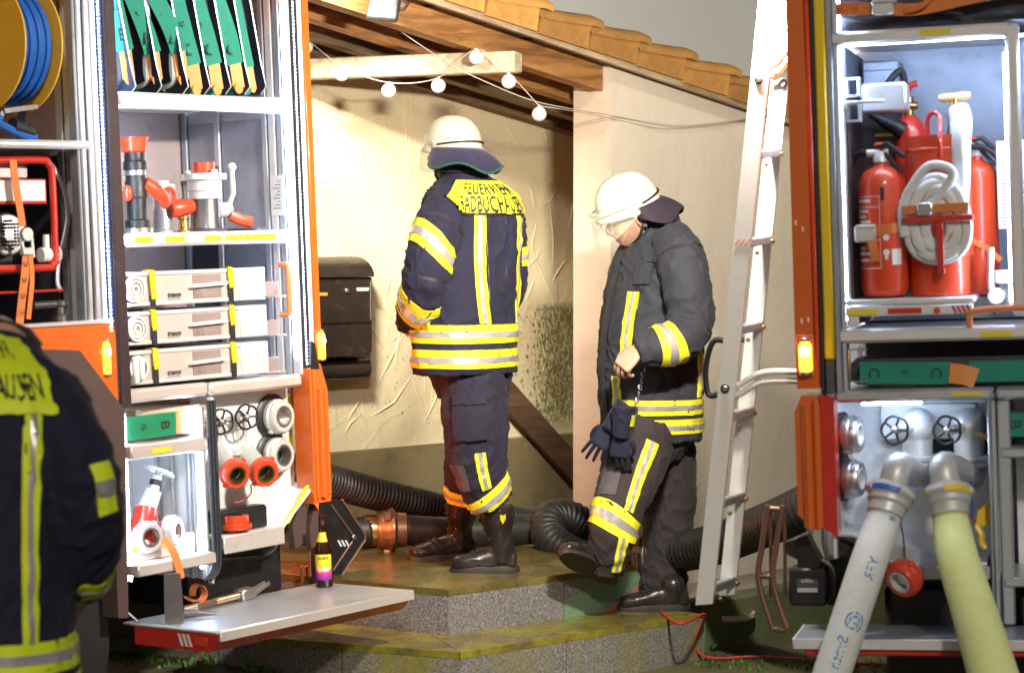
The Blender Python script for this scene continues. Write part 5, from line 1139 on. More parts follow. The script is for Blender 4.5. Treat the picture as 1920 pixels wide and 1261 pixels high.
for k in range(4): 
    xx = K(1790+9*k, 580, -.01).x; m.prism([(xx-.010, -.0145, zf_-.026), (xx-.003, -.0145, zf_-.026), (xx+.008, -.0145, zd+.003), (xx+.001, -.0145, zd+.003)], (0, .002, 0))
tr.part(m, 'stripe_decal', MT['red'], dr_)
p = K(1592, 604, -.0); m = MB(); m.box(p.x-.004, p.x+.03, -.008, .02, p.z-.012, p.z+.025, .004); tr.part(m, 'drawer_latch', MT['aluw'], dr_)
zA = K(1740, 640).z; zB2 = K(1740, 613).z; s2 = bar(.098, 1.2, zA, zB2)
p, q = K(1838, 632), K(1898, 620); m = MB(); m.box(p.x, q.x, -.0145, -.0118, p.z, q.z, .0005); tr.part(m, 'yellow_label', MT['yellowlab'], s2)
m = MB(); p = K(1818, 610, -.01); m.tube(spline([V((p.x, -.005, zB2)), V((p.x+.002, -.01, zB2+.035)), V((p.x+.03, -.012, zB2+.046)), V((p.x+.15, -.012, zB2+.052)), V((p.x+.27, -.012, zB2+.046)), V((p.x+.29, -.01, zB2))], 6), .010, 8); tr.part(m, 'grab_handle', MT['ohandle'])
m = MB(); m.box(.13, 1.2, .50, .52, .38, .60); tr.part(m, 'locker_back', MT['black'])
zA = K(1700, 752).z; zB3 = K(1700, 728).z; s3 = bar(.085, K(1862, 740).x, zA, zB3, 'alu'); s3b = bar(K(1868, 740).x, 1.2, zA, zB3, 'alu')
p, q = K(1785, 741), K(1842, 733); m = MB(); m.box(p.x, q.x, -.0145, -.0118, p.z, q.z, .0005); tr.part(m, 'yellow_label', MT['yellowlab'], s3)
# wire guard
p = K(1594, 715, -.01); q = K(1612, 655, -.01); m = MB(); m.tube([(q.x+.02, .0, q.z), (p.x, -.006, q.z), (p.x, -.006, p.z), (q.x+.02, 0, p.z)], .004, 6); m.cyl((q.x, -.004, q.z+.008), (q.x, -.004, q.z-.02), .006, n=8); tr.part(m, 'wire_guard', MT['steel'])
# pump locker
m = MB(); m.box(.16, .34, .05, .07, zA-.012, zA-.006, .001); tr.part(m, 'led_strip', MT['led'])
xd_ = K(1865, 900).x
m = MB(); m.box(.07, xd_, .30, .32, -.12, zA, .002); pp = tr.part(m, 'pump_panel', MT['panelwhite'])
m = MB(); m.box(.066, .080, -.01, .30, -.10, zA, .003); m.lathe([(.09, -.06), (.09, .47)], (.09, .30, -.06), (0, 0, 1), 24, a0=PI*1.0, a1=PI*2.0); tr.part(m, 'side_panel', MT['panelwhite'])
m = MB(); m.box(.0605, .0655, -.014, .0, .10, .33, .001); tr.part(m, 'yellow_label', MT['yellowlab'])
for (px, py) in ((1588, 815), (1590, 897)):
    p = K(px, py, .12); m = MB(); m.lathe([(0, 0), (.07, 0), (.072, .016), (0, .016)], (.081, .13, p.z), (1, -.2, 0), 32); tr.part(m, 'flange', MT['black'], pp)
    storz(tr, (.097, .127, p.z), (1, -.2, 0), .060, 'steel', pp, True, .05, 'coupling_cap', 'cast')
m = MB(); m.lathe([(0, 0), (.11, 0), (.11, -.004), (0, -.004)], (K(1790, 850, .3).x, .298, K(1790, 850, .3).z), (0, 1, 0), 32); tr.part(m, 'void_disc', MT['black'], pp)  # flat black disc; the shade of an open void is put into its colour
p, q = K(1652, 800, .25), K(1830, 755, .25); m = MB(); m.box(p.x, q.x, .25, .295, p.z-.04, q.z, .004); tr.part(m, 'valve_block', MT['panelwhite'], pp)
COUP = []
for (px, py, ex, ey) in ((1678, 806, 1676, 908), (1776, 806, 1776, 908)):
    p = K(px, py, .06); handwheel(tr, p, (-.25, -1, .1), .042, pp)
    m = MB(); c_ = p+V((.055, .14, -.003)); m.ball(c_, (.058, .058, .060), 22, 14); m.cyl(p+V((.006, .015, 0)), c_, .016); m.cyl(c_+V((0, 0, -.10)), c_, .046, n=24); m.lathe([(.046, 0), (.072, 0), (.074, .004), (.074, .012), (.046, .013)], c_+V((0, 0, -.100)), (0, 0, 1), 28); m.lathe([(.046, 0), (.074, 0), (.076, .004), (.076, .014), (.046, .015)], c_+V((0, 0, -.118)), (0, 0, 1), 28); tr.part(m, 'valve_body', MT['cast'], pp)
    e = K(ex, ey, -.03); ax = V((-.26 if px < 1700 else .10, -.42, -.87)).normalized(); COUP.append((e, ax))
    m = MB(); m.tube(spline([c_+V((0, 0, -.11)), c_+V((0, -.01, -.15)), e-ax*.06, e+ax*.01], 6), .044, 16); tr.part(m, 'outlet_pipe', MT['cast'], pp)
    for dx in (-.055, .055): 
        m = MB(); m.cyl(c_+V((dx, -.03, -.135)), c_+V((dx, -.03, -.085)), .009, n=6); tr.part(m, 'bolt', MT['steel'], pp)
m = MB(); m.cyl(K(1840, 1020, .2), K(1840, 1020, .2)+V((0, 0, .0001)), .001); 
p = K(1843, 818, .1); m = MB(); m.cyl(p, p+V((.0, .12, 0)), .012, n=10); m.cyl(p+V((-.02, 0, 0)), p+V((.02, 0, 0)), .008, n=8); tr.part(m, 'drain_cock', MT['brass'], pp)
p = K(1823, 925, .05); m = MB(); m.cyl(p+V((0, .03, .02)), p+V((-.03, .02, .02)), .014, n=10); m.box(p.x-.003, p.x+.004, .04, .05, p.z-.07, p.z+.0, .002); tr.part(m, 'ball_valve', MT['bluehose'], pp)
m = MB(); m.prism([(.07, -.01, -.03), (.07, .30, -.03), (xd_-.03, .30, -.12), (xd_-.03, .0, -.12), (.26, -.03, -.12), (.13, -.03, -.03)], (0, 0, .008)); lg = tr.part(m, 'drip_ledge', MT['aluw'])
m = MB(); m.box(.25, xd_-.02, -.03, .0, -.16, -.122, .003); m.box(xd_-.08, xd_-.04, .0, .03, -.36, -.161, .003); tr.part(m, 'ledge_frame', MT['kerb'] if False else MT['alu'], lg)
m = MB(); m.prism([(.09, -.02, -.045), (.25, -.02, -.135), (.25, -.02, -.165), (.10, -.02, -.09)], (0, .04, 0)); tr.part(m, 'ledge_bracket', MT['black'], lg)
m = MB(); m.box(xd_-.006, xd_+.008, -.012, .35, -.42, zA-.002, .004); m.box(xd_+.012, xd_+.05, -.004, .03, -.30, zA-.002, .006); m.box(xd_-.016, xd_-.008, -.016, .02, -.42, zA-.002, .004); tr.part(m, 'divider', MT['alu'])
m = MB(); m.box(xd_+.05, 1.2, .30, .32, -.42, zA, .002); tr.part(m, 'locker_back', MT['panelwhite'])
zz1 = K(1900, 858).z; zz0 = K(1900, 838).z; m = MB(); m.box(xd_+.02, 1.2, -.01, .3, zz1, zz0, .006); tr.part(m, 'shelf', MT['alu'])
zz1 = K(1900, 1100).z; m = MB(); m.box(xd_+.02, 1.2, -.01, .3, zz1, zz1+.03, .006); tr.part(m, 'shelf', MT['alu'])
m = MB(); m.box(xd_+.06, 1.2, .05, .12, zz1-.13, zz1-.03, .01); tr.part(m, 'step_box', MT['black'])
m = MB(); m.box(.20, 1.2, .15, .5, -.50, -.20, .02); tr.part(m, 'chassis_rail', MT['blackmetal'])
# flap
zfr = -.305; fa = locz(TR, 1487, 1197, zfr); y0 = fa.y; fx0 = fa.x
m = MB(); m.box(fx0+.004, 1.6, y0+.006, .02, zfr-.012, zfr, .002); fl_ = tr.part(m, 'fold_down_flap', MT['panelblue'])
m = MB(); m.box(fx0, 1.6, y0-.004, y0+.005, zfr-.030, zfr+.001, .002); m.box(fx0-.004, fx0+.003, y0+.006, .02, zfr-.030, zfr+.001, .002); tr.part(m, 'edge_profile', MT['aluw'], fl_)
m = MB(); m.box(fx0+.03, 1.6, y0+.012, -.02, zfr-.05, zfr-.0305, .004); tr.part(m, 'flap_underside', MT['red'], fl_)
m = MB(); p = locz(TR, 1868, 1160, zfr); m.bar(p+V((0, .0, .0)), p+V((.0, .02, .14)), .018, .014); tr.part(m, 'flap_stay', MT['steel'], fl_)
# access ladder (rungs run across the rear)
dn, df = .05, .39
nb, ntp = K(1320, 1136, dn), K(1434, 50, dn); fb_, ftp = K(1365, 1116, df), K(1474, 50, df)
def rail(b, t_, nm):
    m = MB(); d = (t_-b).normalized(); b2 = b; t2 = t_+d*.12; a = V((d.z, 0, -d.x))
    w2 = .027; m.prism([b2-a*w2, b2+a*w2+V((0, 0, .012)), t2+a*w2, t2-a*w2], (0, .024, 0)); return tr.part(m, nm, MT['white'])
lad0 = rail(nb, ntp, 'ladder_rail'); lad1 = rail(fb_-V((0, .024, 0)), ftp-V((0, .024, 0)), 'ladder_rail')
dv = ntp-nb
for py in (120, 288, 452, 615, 778, 942, 1105):
    u = (1136-py)/(1136-50); a = nb.lerp(ntp, u)+V((.012, .025, 0)); b = fb_.lerp(ftp, u)+V((.012, -.025, 0)); m = MB(); m.bar(a, b, .034, .026, b=.004); tr.part(m, 'ladder_rung', MT['alu'])
    m = MB(); m.ball(b+V((.018, -.010, -.006)), .009, 8, 6); tr.part(m, 'rung_pin', MT['brass']); m = MB(); m.ball(a+V((.03, .0, -.03)), .007, 8, 6); tr.part(m, 'rung_pin', MT['brass'])
for (px, py, d_, pr) in ((1423, 150, dn, lad0), (1468, 157, df-.03, lad1), (1360, 728, dn, lad0)):
    p = K(px, py, d_); m = MB(); m.lathe([(.010, 0), (.014, 0), (.014, .004), (.010, .005)], (p.x, d_-.002, p.z), (0, -1, 0), 18); m2 = MB(); m2.cyl((p.x, d_, p.z), (p.x, d_-.008, p.z), .0095, n=14)
    tr.part(m, 'washer', MT['ink'], pr); tr.part(m2, 'bolt', MT['steel'], pr)
p = K(1384, 455, dn); m = MB()
for k in range(3): m.prism([(p.x-.012+.016*k, dn-.0022, p.z-.008), (p.x-.008+.016*k, dn-.0022, p.z-.008), (p.x+.008+.016*k, dn-.0022, p.z+.010), (p.x+.004+.016*k, dn-.0022, p.z+.010)], (0, .0015, 0))
tr.part(m, 'stripe_decal', MT['red'], lad0)
for (d_, off) in ((dn+.03, 0), (df-.06, .0)):
    for dz in (0, -.028):
        a = K(1378, 722, d_); b = K(1432, 698, d_); c_ = K(1520, 700, d_); m = MB(); m.tube(spline([V((a.x-.02, d_, a.z+dz)), V((a.x+.012, d_, a.z+dz)), V((b.x, d_, b.z+dz)), V((c_.x, d_, b.z+dz-.003))], 6), .010, 8); tr.part(m, 'ladder_arm', MT['white'])
    a = K(1440, 145, d_); b = K(1485, 105, d_); m = MB()
    for dz in (0, .03): m.tube(spline([V((a.x, d_, a.z+dz)), V((a.x+.03, d_, a.z+dz+.01)), V((b.x, d_, b.z+dz)), V((b.x+.06, d_, b.z+dz+.05))], 6), .009, 8)
    tr.part(m, 'ladder_arm', MT['white'])
for (d_, dx) in ((dn+.012, 0), (df-.012, 45)):
    a, b = K(1352+dx, 640, d_), K(1340+dx, 738, d_); m = MB(); m.tube(spline([a+V((.02, 0, 0)), a+V((-.025, 0, 0)), a.lerp(b, .5)+V((-.038, 0, 0)), b+V((-.020, 0, 0)), b+V((.02, 0, 0))], 6), .0095, 8); tr.part(m, 'grab_handle', MT['black'])
# bent step frame under the corner and trailer hitch
q = lambda zx, zy, d=.06: K(1400+zx/4.203, 920+zy/4.203, d)
for off in (0, 112):
    m = MB(); m.tube(spline([q(168+off, 112), q(120+off, 440), q(90+off, 655), q(128+off, 850), q(205+off, 1080)], 5), .0095, 8); m.tube([q(182+off, 130, .10), q(190+off, 480, .10), q(190+off, 830, .10)], .006, 6); tr.part(m, 'step_frame', MT['brownfr'])
for (xa, xb, yy) in ((172, 275, 138), (92, 205, 665), (205, 310, 1085)):
    m = MB(); m.cyl(q(xa, yy), q(xb, yy+8), .009, n=10); tr.part(m, 'step_rung', MT['brownfr'])
m = MB(); a, b = q(335, 905, .05), q(625, 610, .05); m.box(a.x, b.x, .05, .14, a.z, b.z, .008); hb_ = tr.part(m, 'trailer_hitch', MT['blackmetal'])
m = MB(); m.prism([q(400, 605, .07), q(605, 600, .07), q(470, 345, .07), q(398, 370, .07)], (0, .08, 0)); m.prism([q(310, 400, .08), q(400, 380, .08), q(400, 540, .08), q(320, 500, .08)], (0, .05, 0)); m.prism([q(620, 560, .10), q(870, 470, .10), q(900, 600, .10), q(880, 900, .10), q(640, 900, .10)], (0, .15, 0)); m.prism([q(700, 470, .09), q(860, 420, .09), q(900, 330, .09), q(905, 460, .09)], (0, .1, 0)); tr.part(m, 'hitch_jaw', MT['blackmetal'], hb_)
m = MB(); m.tube(spline([q(590, 540, .04), q(660, 590, .04), q(690, 680, .04), q(680, 830, .04), q(650, 880, .05)], 5), .010, 8); tr.part(m, 'air_line', MT['black'], hb_)
a, b = q(395, 800, .045), q(560, 695, .045); m = MB(); m.box(a.x, b.x, .0475, .0497, a.z, b.z, .001); pl = tr.part(m, 'name_plate', MT['darksteel'], hb_)
m = MB(); zc = b.z-.006; m.join(place(text_mb('Rockinger', .0095, .2, .0002), ((a.x+b.x)/2, .0475, zc), FX, FZ)); tr.part(m, 'lettering', MT['paper'], hb_)
for k in range(4): 
    m = MB(); m.box(a.x+.002, b.x-.002, .0462, .0474, a.z+.0018+.0032*k, a.z+.0038+.0032*k, .0003); tr.part(m, 'print_line', MT['paper'], hb_)
for d_, px in ((.2, 500), (.2, 610)):
    a = q(px, 300, d_); m = MB(); m.tube([a+V((0, 0, .03)), a+V((.0, 0, -.05)), a+V((.012, 0, -.10))], .010, 8); tr.part(m, 'suspension_link', MT['alu'])
tr.done(base=V((.5, .3, -1.05)))

# ================================================================== contents of the right truck
def ext(px, d, r, ztop, zbot, name, lab, horn=True, detail=True):
    t = Thing(name, lab, 'fire extinguisher', frame=TR); p = K(px, 550, d); o = V((p.x, d, zbot)); h = ztop-zbot
    m = MB(); m.lathe([(0, .008), (r*.82, .006), (r*.9, .012), (r, .03), (r, h-.06), (r*.95, h-.04), (r*.72, h-.014), (r*.34, h), (r*.3, h+.01)], o, (0, 0, 1), 36); b_ = t.part(m, 'cylinder', MT['redorange'])
    m = MB(); m.lathe([(r*.7, 0), (r*.78, 0), (r*.76, .02), (r*.6, .02)], o, (0, 0, 1), 28); t.part(m, 'foot_ring', MT['black'])
    c_ = o+V((0, 0, h+.012)); m = MB(); m.cyl(c_, c_+V((0, 0, .035)), r*.36, r*.30); m.cyl(c_+V((-r*.6, 0, .03)), c_+V((r*.3, 0, .03)), .012, n=12); t.part(m, 'valve', MT['cast'])
    m = MB(); m.tube([c_+V((-r*.1, -.01, .05)), c_+V((r*.3, -.02, .055)), c_+V((r*1.0, -.03, .015))], .008, 8); m.tube([c_+V((0, -.01, .038)), c_+V((r*.9, -.03, -.03))], .007, 8); t.part(m, 'lever', MT['black'])
    m = MB(); m.lathe([(0, 0), (.02, 0), (.022, .006), (.012, .012), (0, .012)], c_+V((0, 0, .05)), (0, 0, 1), 16); t.part(m, 'safety_knob', MT['redorange'])
    if horn: m = MB(); m.tube(spline([c_+V((-r*.5, .0, .03)), c_+V((-r*1.0, .02, .03)), c_+V((-r*1.3, .03, -.02)), c_+V((-r*1.35, .03, -.15))], 6), .011, 8); t.part(m, 'discharge_hose', MT['black'])
    return t, o, h, b_
ZS = zf_
t, o, h, b_ = ext(1660, .10, .073, K(1660, 312, .10).z, ZS, 'fire_extinguisher', 'red fire extinguisher with printed label and orange strap in the locker')
m = MB()
def arc(rr, z0, z1, a0, a1, n=8): 
    return [[o+V((rr*math.cos(a0+(a1-a0)*k/n), rr*math.sin(a0+(a1-a0)*k/n), z)) for z in (z0, z1)] for k in range(n+1)]
for (z0, z1, a0, a1) in ((h*.77, h*.775, -2.9, -1.6), (h*.225, h*.23, -2.9, -1.6), (h*.69, h*.695, -2.9, -1.6), (h*.44, h*.445, -2.9, -1.6), (h*.225, h*.775, -1.62, -1.6)): m.grid(arc(.0737, z0, z1, a0, a1))
for i, z in enumerate((.73, .65, .61, .57, .50, .37, .33, .28)): m.grid(arc(.0737, h*z, h*(z+.022), -2.75, -2.75+.75-.12*(i % 3)))
t.part(m, 'label_print', MT['paper'], b_, kind='stuff')
m = MB(); m.grid(arc(.0737, h*.25, h*.37, -1.15, -.7)); t.part(m, 'inspection_sticker', MT['paper'], b_)
for z in (.46, .345, .305): 
    th = -1.38; p = o+V((.0735*math.cos(th), .0735*math.sin(th), h*z)); m = MB(); m.cyl(p, p+V((.001*math.cos(th), .001*math.sin(th), 0)), .010 if z > .33 else .006, n=14); t.part(m, 'roundel', MT['paper'], b_)
m = MB(); m.grid(arc(.0737, h*.74, h*.84, -1.55, -1.40, 3)); t.part(m, 'gauge_sticker', MT['ink'], b_); t.done()
t = Thing('tie_down_strap', 'orange strap with silver buckle around the front extinguisher', 'strap', frame=TR)
m = MB(); pts = [o+V((.078*math.cos(a), .078*math.sin(a), h*.50+.012*math.sin(a*1.0+2.2))) for a in [-3.6+3.9*k/24 for k in range(25)]]; m.ribbon(pts, .030, .003, FZ); m.ribbon(spline([o+V((-.035, -.078, h*.49)), o+V((-.022, -.088, h*.38)), o+V((-.018, -.085, h*.28))], 6), .026, .003, FX); t.part(m, 'webbing', MT['ostrap'])
m = MB(); p = o+V((-.045, -.075, h*.5)); m.box(p.x-.035, p.x+.03, p.y-.015, p.y+.004, p.z-.028, p.z+.022, .006); m.cyl(p+V((-.03, -.012, .018)), p+V((.03, -.012, .018)), .007, n=10); t.part(m, 'buckle', MT['cast']); t.done()
# bucket pump with hose coil
bx = K(1766, 550, .14).x; br_ = .098; o = V((bx, .14, ZS)); hb = K(1766, 255, .14).z-ZS
t = Thing('bucket_pump', 'red bucket pump with wooden T-handle carrying a white hose coil', 'bucket pump', frame=TR)
m = MB(); m.lathe([(0, .004), (br_*.95, .002), (br_*.97, .01), (br_, hb*.24), (br_*1.02, hb*.245), (br_*1.02, hb*.255), (br_, hb*.26), (br_, hb*.90), (br_*1.02, hb*.905), (br_*1.02, hb*.92), (br_, hb*.925), (br_, hb), (br_*.95, hb), (br_*.95, hb-.03), (0, hb-.03)], o, (0, 0, 1), 40); t.part(m, 'bucket', MT['redorange'])
p = o+V((-.005, -.03, hb)); m = MB(); m.tube(spline([p+V((-.02, .0, -.02)), p+V((-.02, 0, .05)), p+V((-.0, -.01, .07)), p+V((.018, -.02, .05)), p+V((.02, -.072, -.01)), p+V((.02, -.072, -.07))], 6), .007, 8); t.part(m, 'hook', MT['red'])
p = K(1790, 182, .15); m = MB(); m.cyl(V((bx+.035, .15, ZS+hb-.05)), V((p.x, .15, p.z)), .012, n=12); t.part(m, 'pump_rod', MT['brass'])
m = MB(); m.lathe([(0, -.048), (.010, -.048), (.014, -.03), (.0125, 0), (.014, .03), (.010, .048), (0, .048)], p, (1, 0, .06), 16); t.part(m, 'handle', MT['wood_t'])
m = MB(); m.tube(spline([p+V((.012, -.03, -.035)), p+V((.02, -.05, -.08)), p+V((.018, -.08, -.14)), p+V((.02, -.09, -.25)), p+V((.015, -.09, -.36))], 6), .028, 10, rf=lambda s, u: .012+.024*math.sin(PI*min(1, .25+.62*u))*(1.1-.5*u)); t.part(m, 'canvas_hose_end', MT['whitehose']); 
m = MB(); zc = ZS+hb*.48
m.box(bx-.10, bx+.108, .14-br_-.055, .14-br_-.048, zc-.008, zc+.010, .002); m.box(bx+.0, bx+.02, .14-br_-.052, .14-br_-.046, zc-.15, zc-.008, .002); m.box(bx-.10, bx-.09, .14-br_-.05, .14-.05, zc-.008, zc+.01, .002); m.box(bx+.098, bx+.108, .14-br_-.05, .14-.05, zc-.008, zc+.01, .002); m.box(bx+.0, bx+.02, .14-br_-.05, .14-br_+.01, zc-.165, zc-.15, .002)
t.part(m, 'hose_bracket', MT['red']); t.done()
t = Thing('hose_coil', 'coiled white hose hung on the front of the red bucket pump', 'fire hose', frame=TR); m = MB(); pts = []
cy = .14-br_-.022; N = 200
for k in range(N+1):
    a = 2*PI*6.5*k/N; rr = .030+.062*k/N; pts.append(V((bx+.0+rr*math.cos(a)*1.02, cy+.006*math.sin(a*1.62), zc-.03+rr*math.sin(a)*1.38+.03*math.sin(a)**2*(k/N))))
m.tube(pts, .0052, 6, flat=3.4, up=V((0, 1, 0))); m.tube(spline([pts[-1], V((bx+.05, cy-.01, zc+.12)), V((bx-.01, cy-.016, zc+.16)), V((bx-.07, cy-.012, zc+.10)), V((bx-.10, cy-.01, zc+.03)), V((bx-.095, cy-.005, zc-.05))], 8), .009, 8, flat=1.6, up=V((0, 1, 0))); t.part(m, 'hose', MT['whitehose'], sharp=180)
m = MB(); m.ribbon([V((bx-.098, cy-.028, zc+.03)), V((bx, cy-.036, zc+.032)), V((bx+.096, cy-.024, zc+.034))], .024, .003, FZ); sp_ = t.part(m, 'strap', MT['ostrap']); m = MB(); m.box(bx-.055, bx-.01, cy-.048, cy-.036, zc+.012, zc+.05, .005); t.part(m, 'buckle', MT['steel']); t.done()
t, o2, h2, b2 = ext(1838, .30, .062, K(1838, 300, .30).z, ZS-.01, 'fire_extinguisher', 'dark red fire extinguisher with curved black hose behind the bucket pump', False)
c_ = o2+V((0, 0, h2+.04)); m = MB(); m.tube(spline([c_+V((-.02, -.03, 0)), c_+V((.03, -.04, -.005)), c_+V((.065, -.04, -.035)), c_+V((.075, -.04, -.075))], 6), .009, 8); t.part(m, 'nozzle', MT['black'])
m = MB(); m.box(o2.x-.045, o2.x-.03, o2.y-.064, o2.y-.062+.02, ZS+h2*.35, ZS+h2*.6, .001); t.part(m, 'yellow_label', MT['yellowlab'], b2)
m = MB(); m.ribbon([o2+V((-.02, -.07, h2*.42)), o2+V((.03, -.07, h2*.35)), o2+V((.07, -.08, h2*.26))], .018, .004, FZ); t.part(m, 'strap_end', MT['ostrap']); t.done()
# gas extinguisher with black horn behind
c_ = K(1705, 235, .40); t = Thing('gas_extinguisher', 'dark red extinguisher with looped black horn at the locker back', 'fire extinguisher', frame=TR)
m = MB(); m.lathe([(0, -.4), (.05, -.4), (.05, -.02), (.04, .01), (.02, .03)], c_, (0, 0, 1), 24); t.part(m, 'cylinder', MT['red'])
m = MB(); m.cyl(c_+V((0, 0, .02)), c_+V((0, 0, .09)), .016); m.cyl(c_+V((-.02, -.01, .06)), c_+V((.03, -.01, .06)), .012); t.part(m, 'valve', MT['brass'])
m = MB(); m.tube([c_+V((-.01, 0, .09)), c_+V((.005, -.01, .125)), c_+V((.03, -.01, .13))], .012, 8); t.part(m, 'lever', MT['red'])
m = MB(); m.tube(spline([c_+V((-.01, -.02, .05)), c_+V((-.01, -.03, .15)), c_+V((-.03, -.04, .165)), c_+V((-.09, -.05, .09)), c_+V((-.115, -.05, .04)), c_+V((-.09, -.05, .03))], 7), .011, 10); m.lathe([(.012, 0), (.02, .03), (.028, .10), (.024, .10)], c_+V((-.10, -.05, .03)), (.85, .1, -.5), 16); t.part(m, 'horn', MT['black']); t.done()
# silver nozzle at right, notice sheet, bag, green strap hoses
o = V((K(1895, 590, .12).x, .12, ZS-.06)); t = Thing('monitor_nozzle', 'grey lever nozzle standing at the right end of the locker', 'nozzle', frame=TR)
m = MB(); m.lathe([(0, 0), (.05, 0), (.05, .05), (.042, .06), (.042, .10), (.05, .105), (.05, .125), (0, .13)], o, (0, 0, 1), 24); t.part(m, 'body', MT['darksteel'])
m = MB(); m.lathe([(.043, .09), (.052, .095), (.052, .125), (.043, .13)], o+V((0, 0, .002)), (0, 0, 1), 24); t.part(m, 'collar', MT['cast'])
m = MB(); m.tube(spline([o+V((-.04, -.03, .06)), o+V((-.055, -.04, .09)), o+V((-.05, -.04, .20))], 5), .010, 8); m.cyl(o+V((-.04, -.055, .055)), o+V((-.04, -.025, .055)), .024, n=18); t.part(m, 'lever', MT['cast']); t.done()
a, b = K(1872, 430, .245), K(1925, 262, .245); m = MB(); m.box(a.x, b.x+.1, .240, .2485, a.z, b.z, .002); t = Thing('notice_sheet', 'pale printed notice sheet fixed inside the locker', 'notice', frame=TR); sh_ = t.part(m, 'sheet', MT['paper'])
m = MB()
for k in range(14): m.box(a.x+.012, b.x+.02-.02*(k % 3), .2385, .2398, a.z+.012+.0105*k, a.z+.016+.0105*k, .0003)
t.part(m, 'print_lines', MT['greyink'], sh_, kind='stuff'); t.done()
t = Thing('equipment_bag', 'black equipment bag strapped down on the top shelf', 'bag', frame=TR); m = MB(); P_ = []
for i in range(26):
    x_ = .13+.05*i; P_.append([V((x_, .03+.06*(j/11)**2+.02*noise.noise(V((x_*9, j*.5, 0))), SH1+.004+.105*j/11+.014*noise.noise(V((x_*7, j*.6, 5))))) for j in range(12)])
Q_ = [[V((p.x, .5, p.z)) for p in r_] for r_ in P_]; m.grid(P_); m.grid([[r_[-1] for r_ in P_], [r_[-1] for r_ in Q_]]); m.grid(Q_); m.grid([P_[0], Q_[0]]); m.grid([[r_[0] for r_ in P_], [r_[0] for r_ in Q_]]); m.grid([P_[-1], Q_[-1]]); t.part(m, 'bag', MT['dhose'])
m = MB(); m.tube(spline([V((.14, .02, SH1+.05)), V((.25, .005, SH1+.03)), V((.36, .01, SH1+.055)), V((.50, .0, SH1+.03))], 6), .006, 6); t.part(m, 'carry_cord', MT['dhose']); t.done()
t = Thing('tie_down_strap', 'orange strap with silver buckle across the black bag', 'strap', frame=TR); za_ = K(1600, 16, -.0).z; m = MB()
m.ribbon(spline([V((.12, .0, za_)), V((.24, -.012, za_-.006)), V((.34, -.016, za_-.016)), V((.42, -.014, za_-.01)), V((.55, -.01, za_+.012)), V((.9, -.01, za_+.06))], 8), .036, .003, FZ); m.ribbon(spline([V((.33, -.022, za_-.02)), V((.39, -.034, za_-.004)), V((.44, -.02, za_+.06))], 6), .016, .004, FZ); sp_ = t.part(m, 'webbing', MT['ostrap'])
strap_txt(t, sp_, [('C', .02, V((.14+.045*k, -.008-.0012*k, za_-.002*k)), V((0, 0, 1)), V((-1, 0, 0))) for k in range(3)], 'red')
m = MB(); m.box(.235, .30, -.035, -.015, za_-.028, za_+.018, .006); m.cyl((.24, -.036, za_+.012), (.31, -.036, za_+.012), .006, n=8); t.part(m, 'buckle', MT['cast']); t.done()
def strapped(name, lab, x0, xo, x1, zc, wd, d, txt, mm, rest):
    t = Thing(name, lab, 'fire hose', frame=TR); m = MB()
    m.tube(spline([V((x0, d+.25, zc)), V((x0-.01, d+.12, zc)), V((x0+.03, d+.05, zc)), V((x0+.3, d+.05, zc)), V((x0+.7, d+.05, zc))], 6), wd*.62, 10, flat=.9); t.part(m, 'hose', MT['dhose'])
    m = MB(); m.ribbon([V((x0, d, zc)), V((xo, d, zc-.006))], wd, .003, FZ); sp_ = t.part(m, 'strap', MT[mm])
    m = MB(); m.ribbon(spline([V((xo-.004, d-.004, zc-.006)), V((xo+.04, d-.006, zc-.012)), V((x1, d, zc-.024))], 5), wd*.9, .004, FZ); t.part(m, 'tab', MT['otab'])
    m = MB(); m.ribbon([V((x1-.02, d+.008, zc-.004)), V((x1+.5, d+.01, zc-.004))], wd*.95, .003, FZ); t.part(m, 'under_strap', MT[mm])
    strap_txt(t, sp_, txt(d-.0022), 'inkgreen'); t.done()
zc = K(1700, 697, .02).z; xs = [K(px, 695, .02).x for px in (1612, 1783, 1830, 1638, 1697, 1755)]
strapped('strapped_hose', 'dark hose in a teal C strap with orange tab in the low bay', xs[0], xs[1], xs[2], zc, .066, .02, lambda d: [('C', .046, V((xs[3], d, zc)), V((0, 0, -1)), V((1, 0, 0))), ('G', .024, V((xs[4], d, zc)), V((0, 0, -1)), V((1, 0, 0))), ('C', .046, V((xs[5], d, zc-.004)), V((0, 0, -1)), V((1, 0, 0)))], 'teal', 0)
zc2 = K(1900, 795, .03).z; xx = [K(px, 795, .03).x for px in (1876, 2010, 2050, 1903)]
strapped('strapped_hose', 'dark hose in a teal B strap beside the pump locker', xx[0], xx[1], xx[2], zc2, .07, .03, lambda d: [('B', .05, V((xx[3], d, zc2)), V((0, 0, -1)), V((1, 0, 0)))], 'teal', 0)
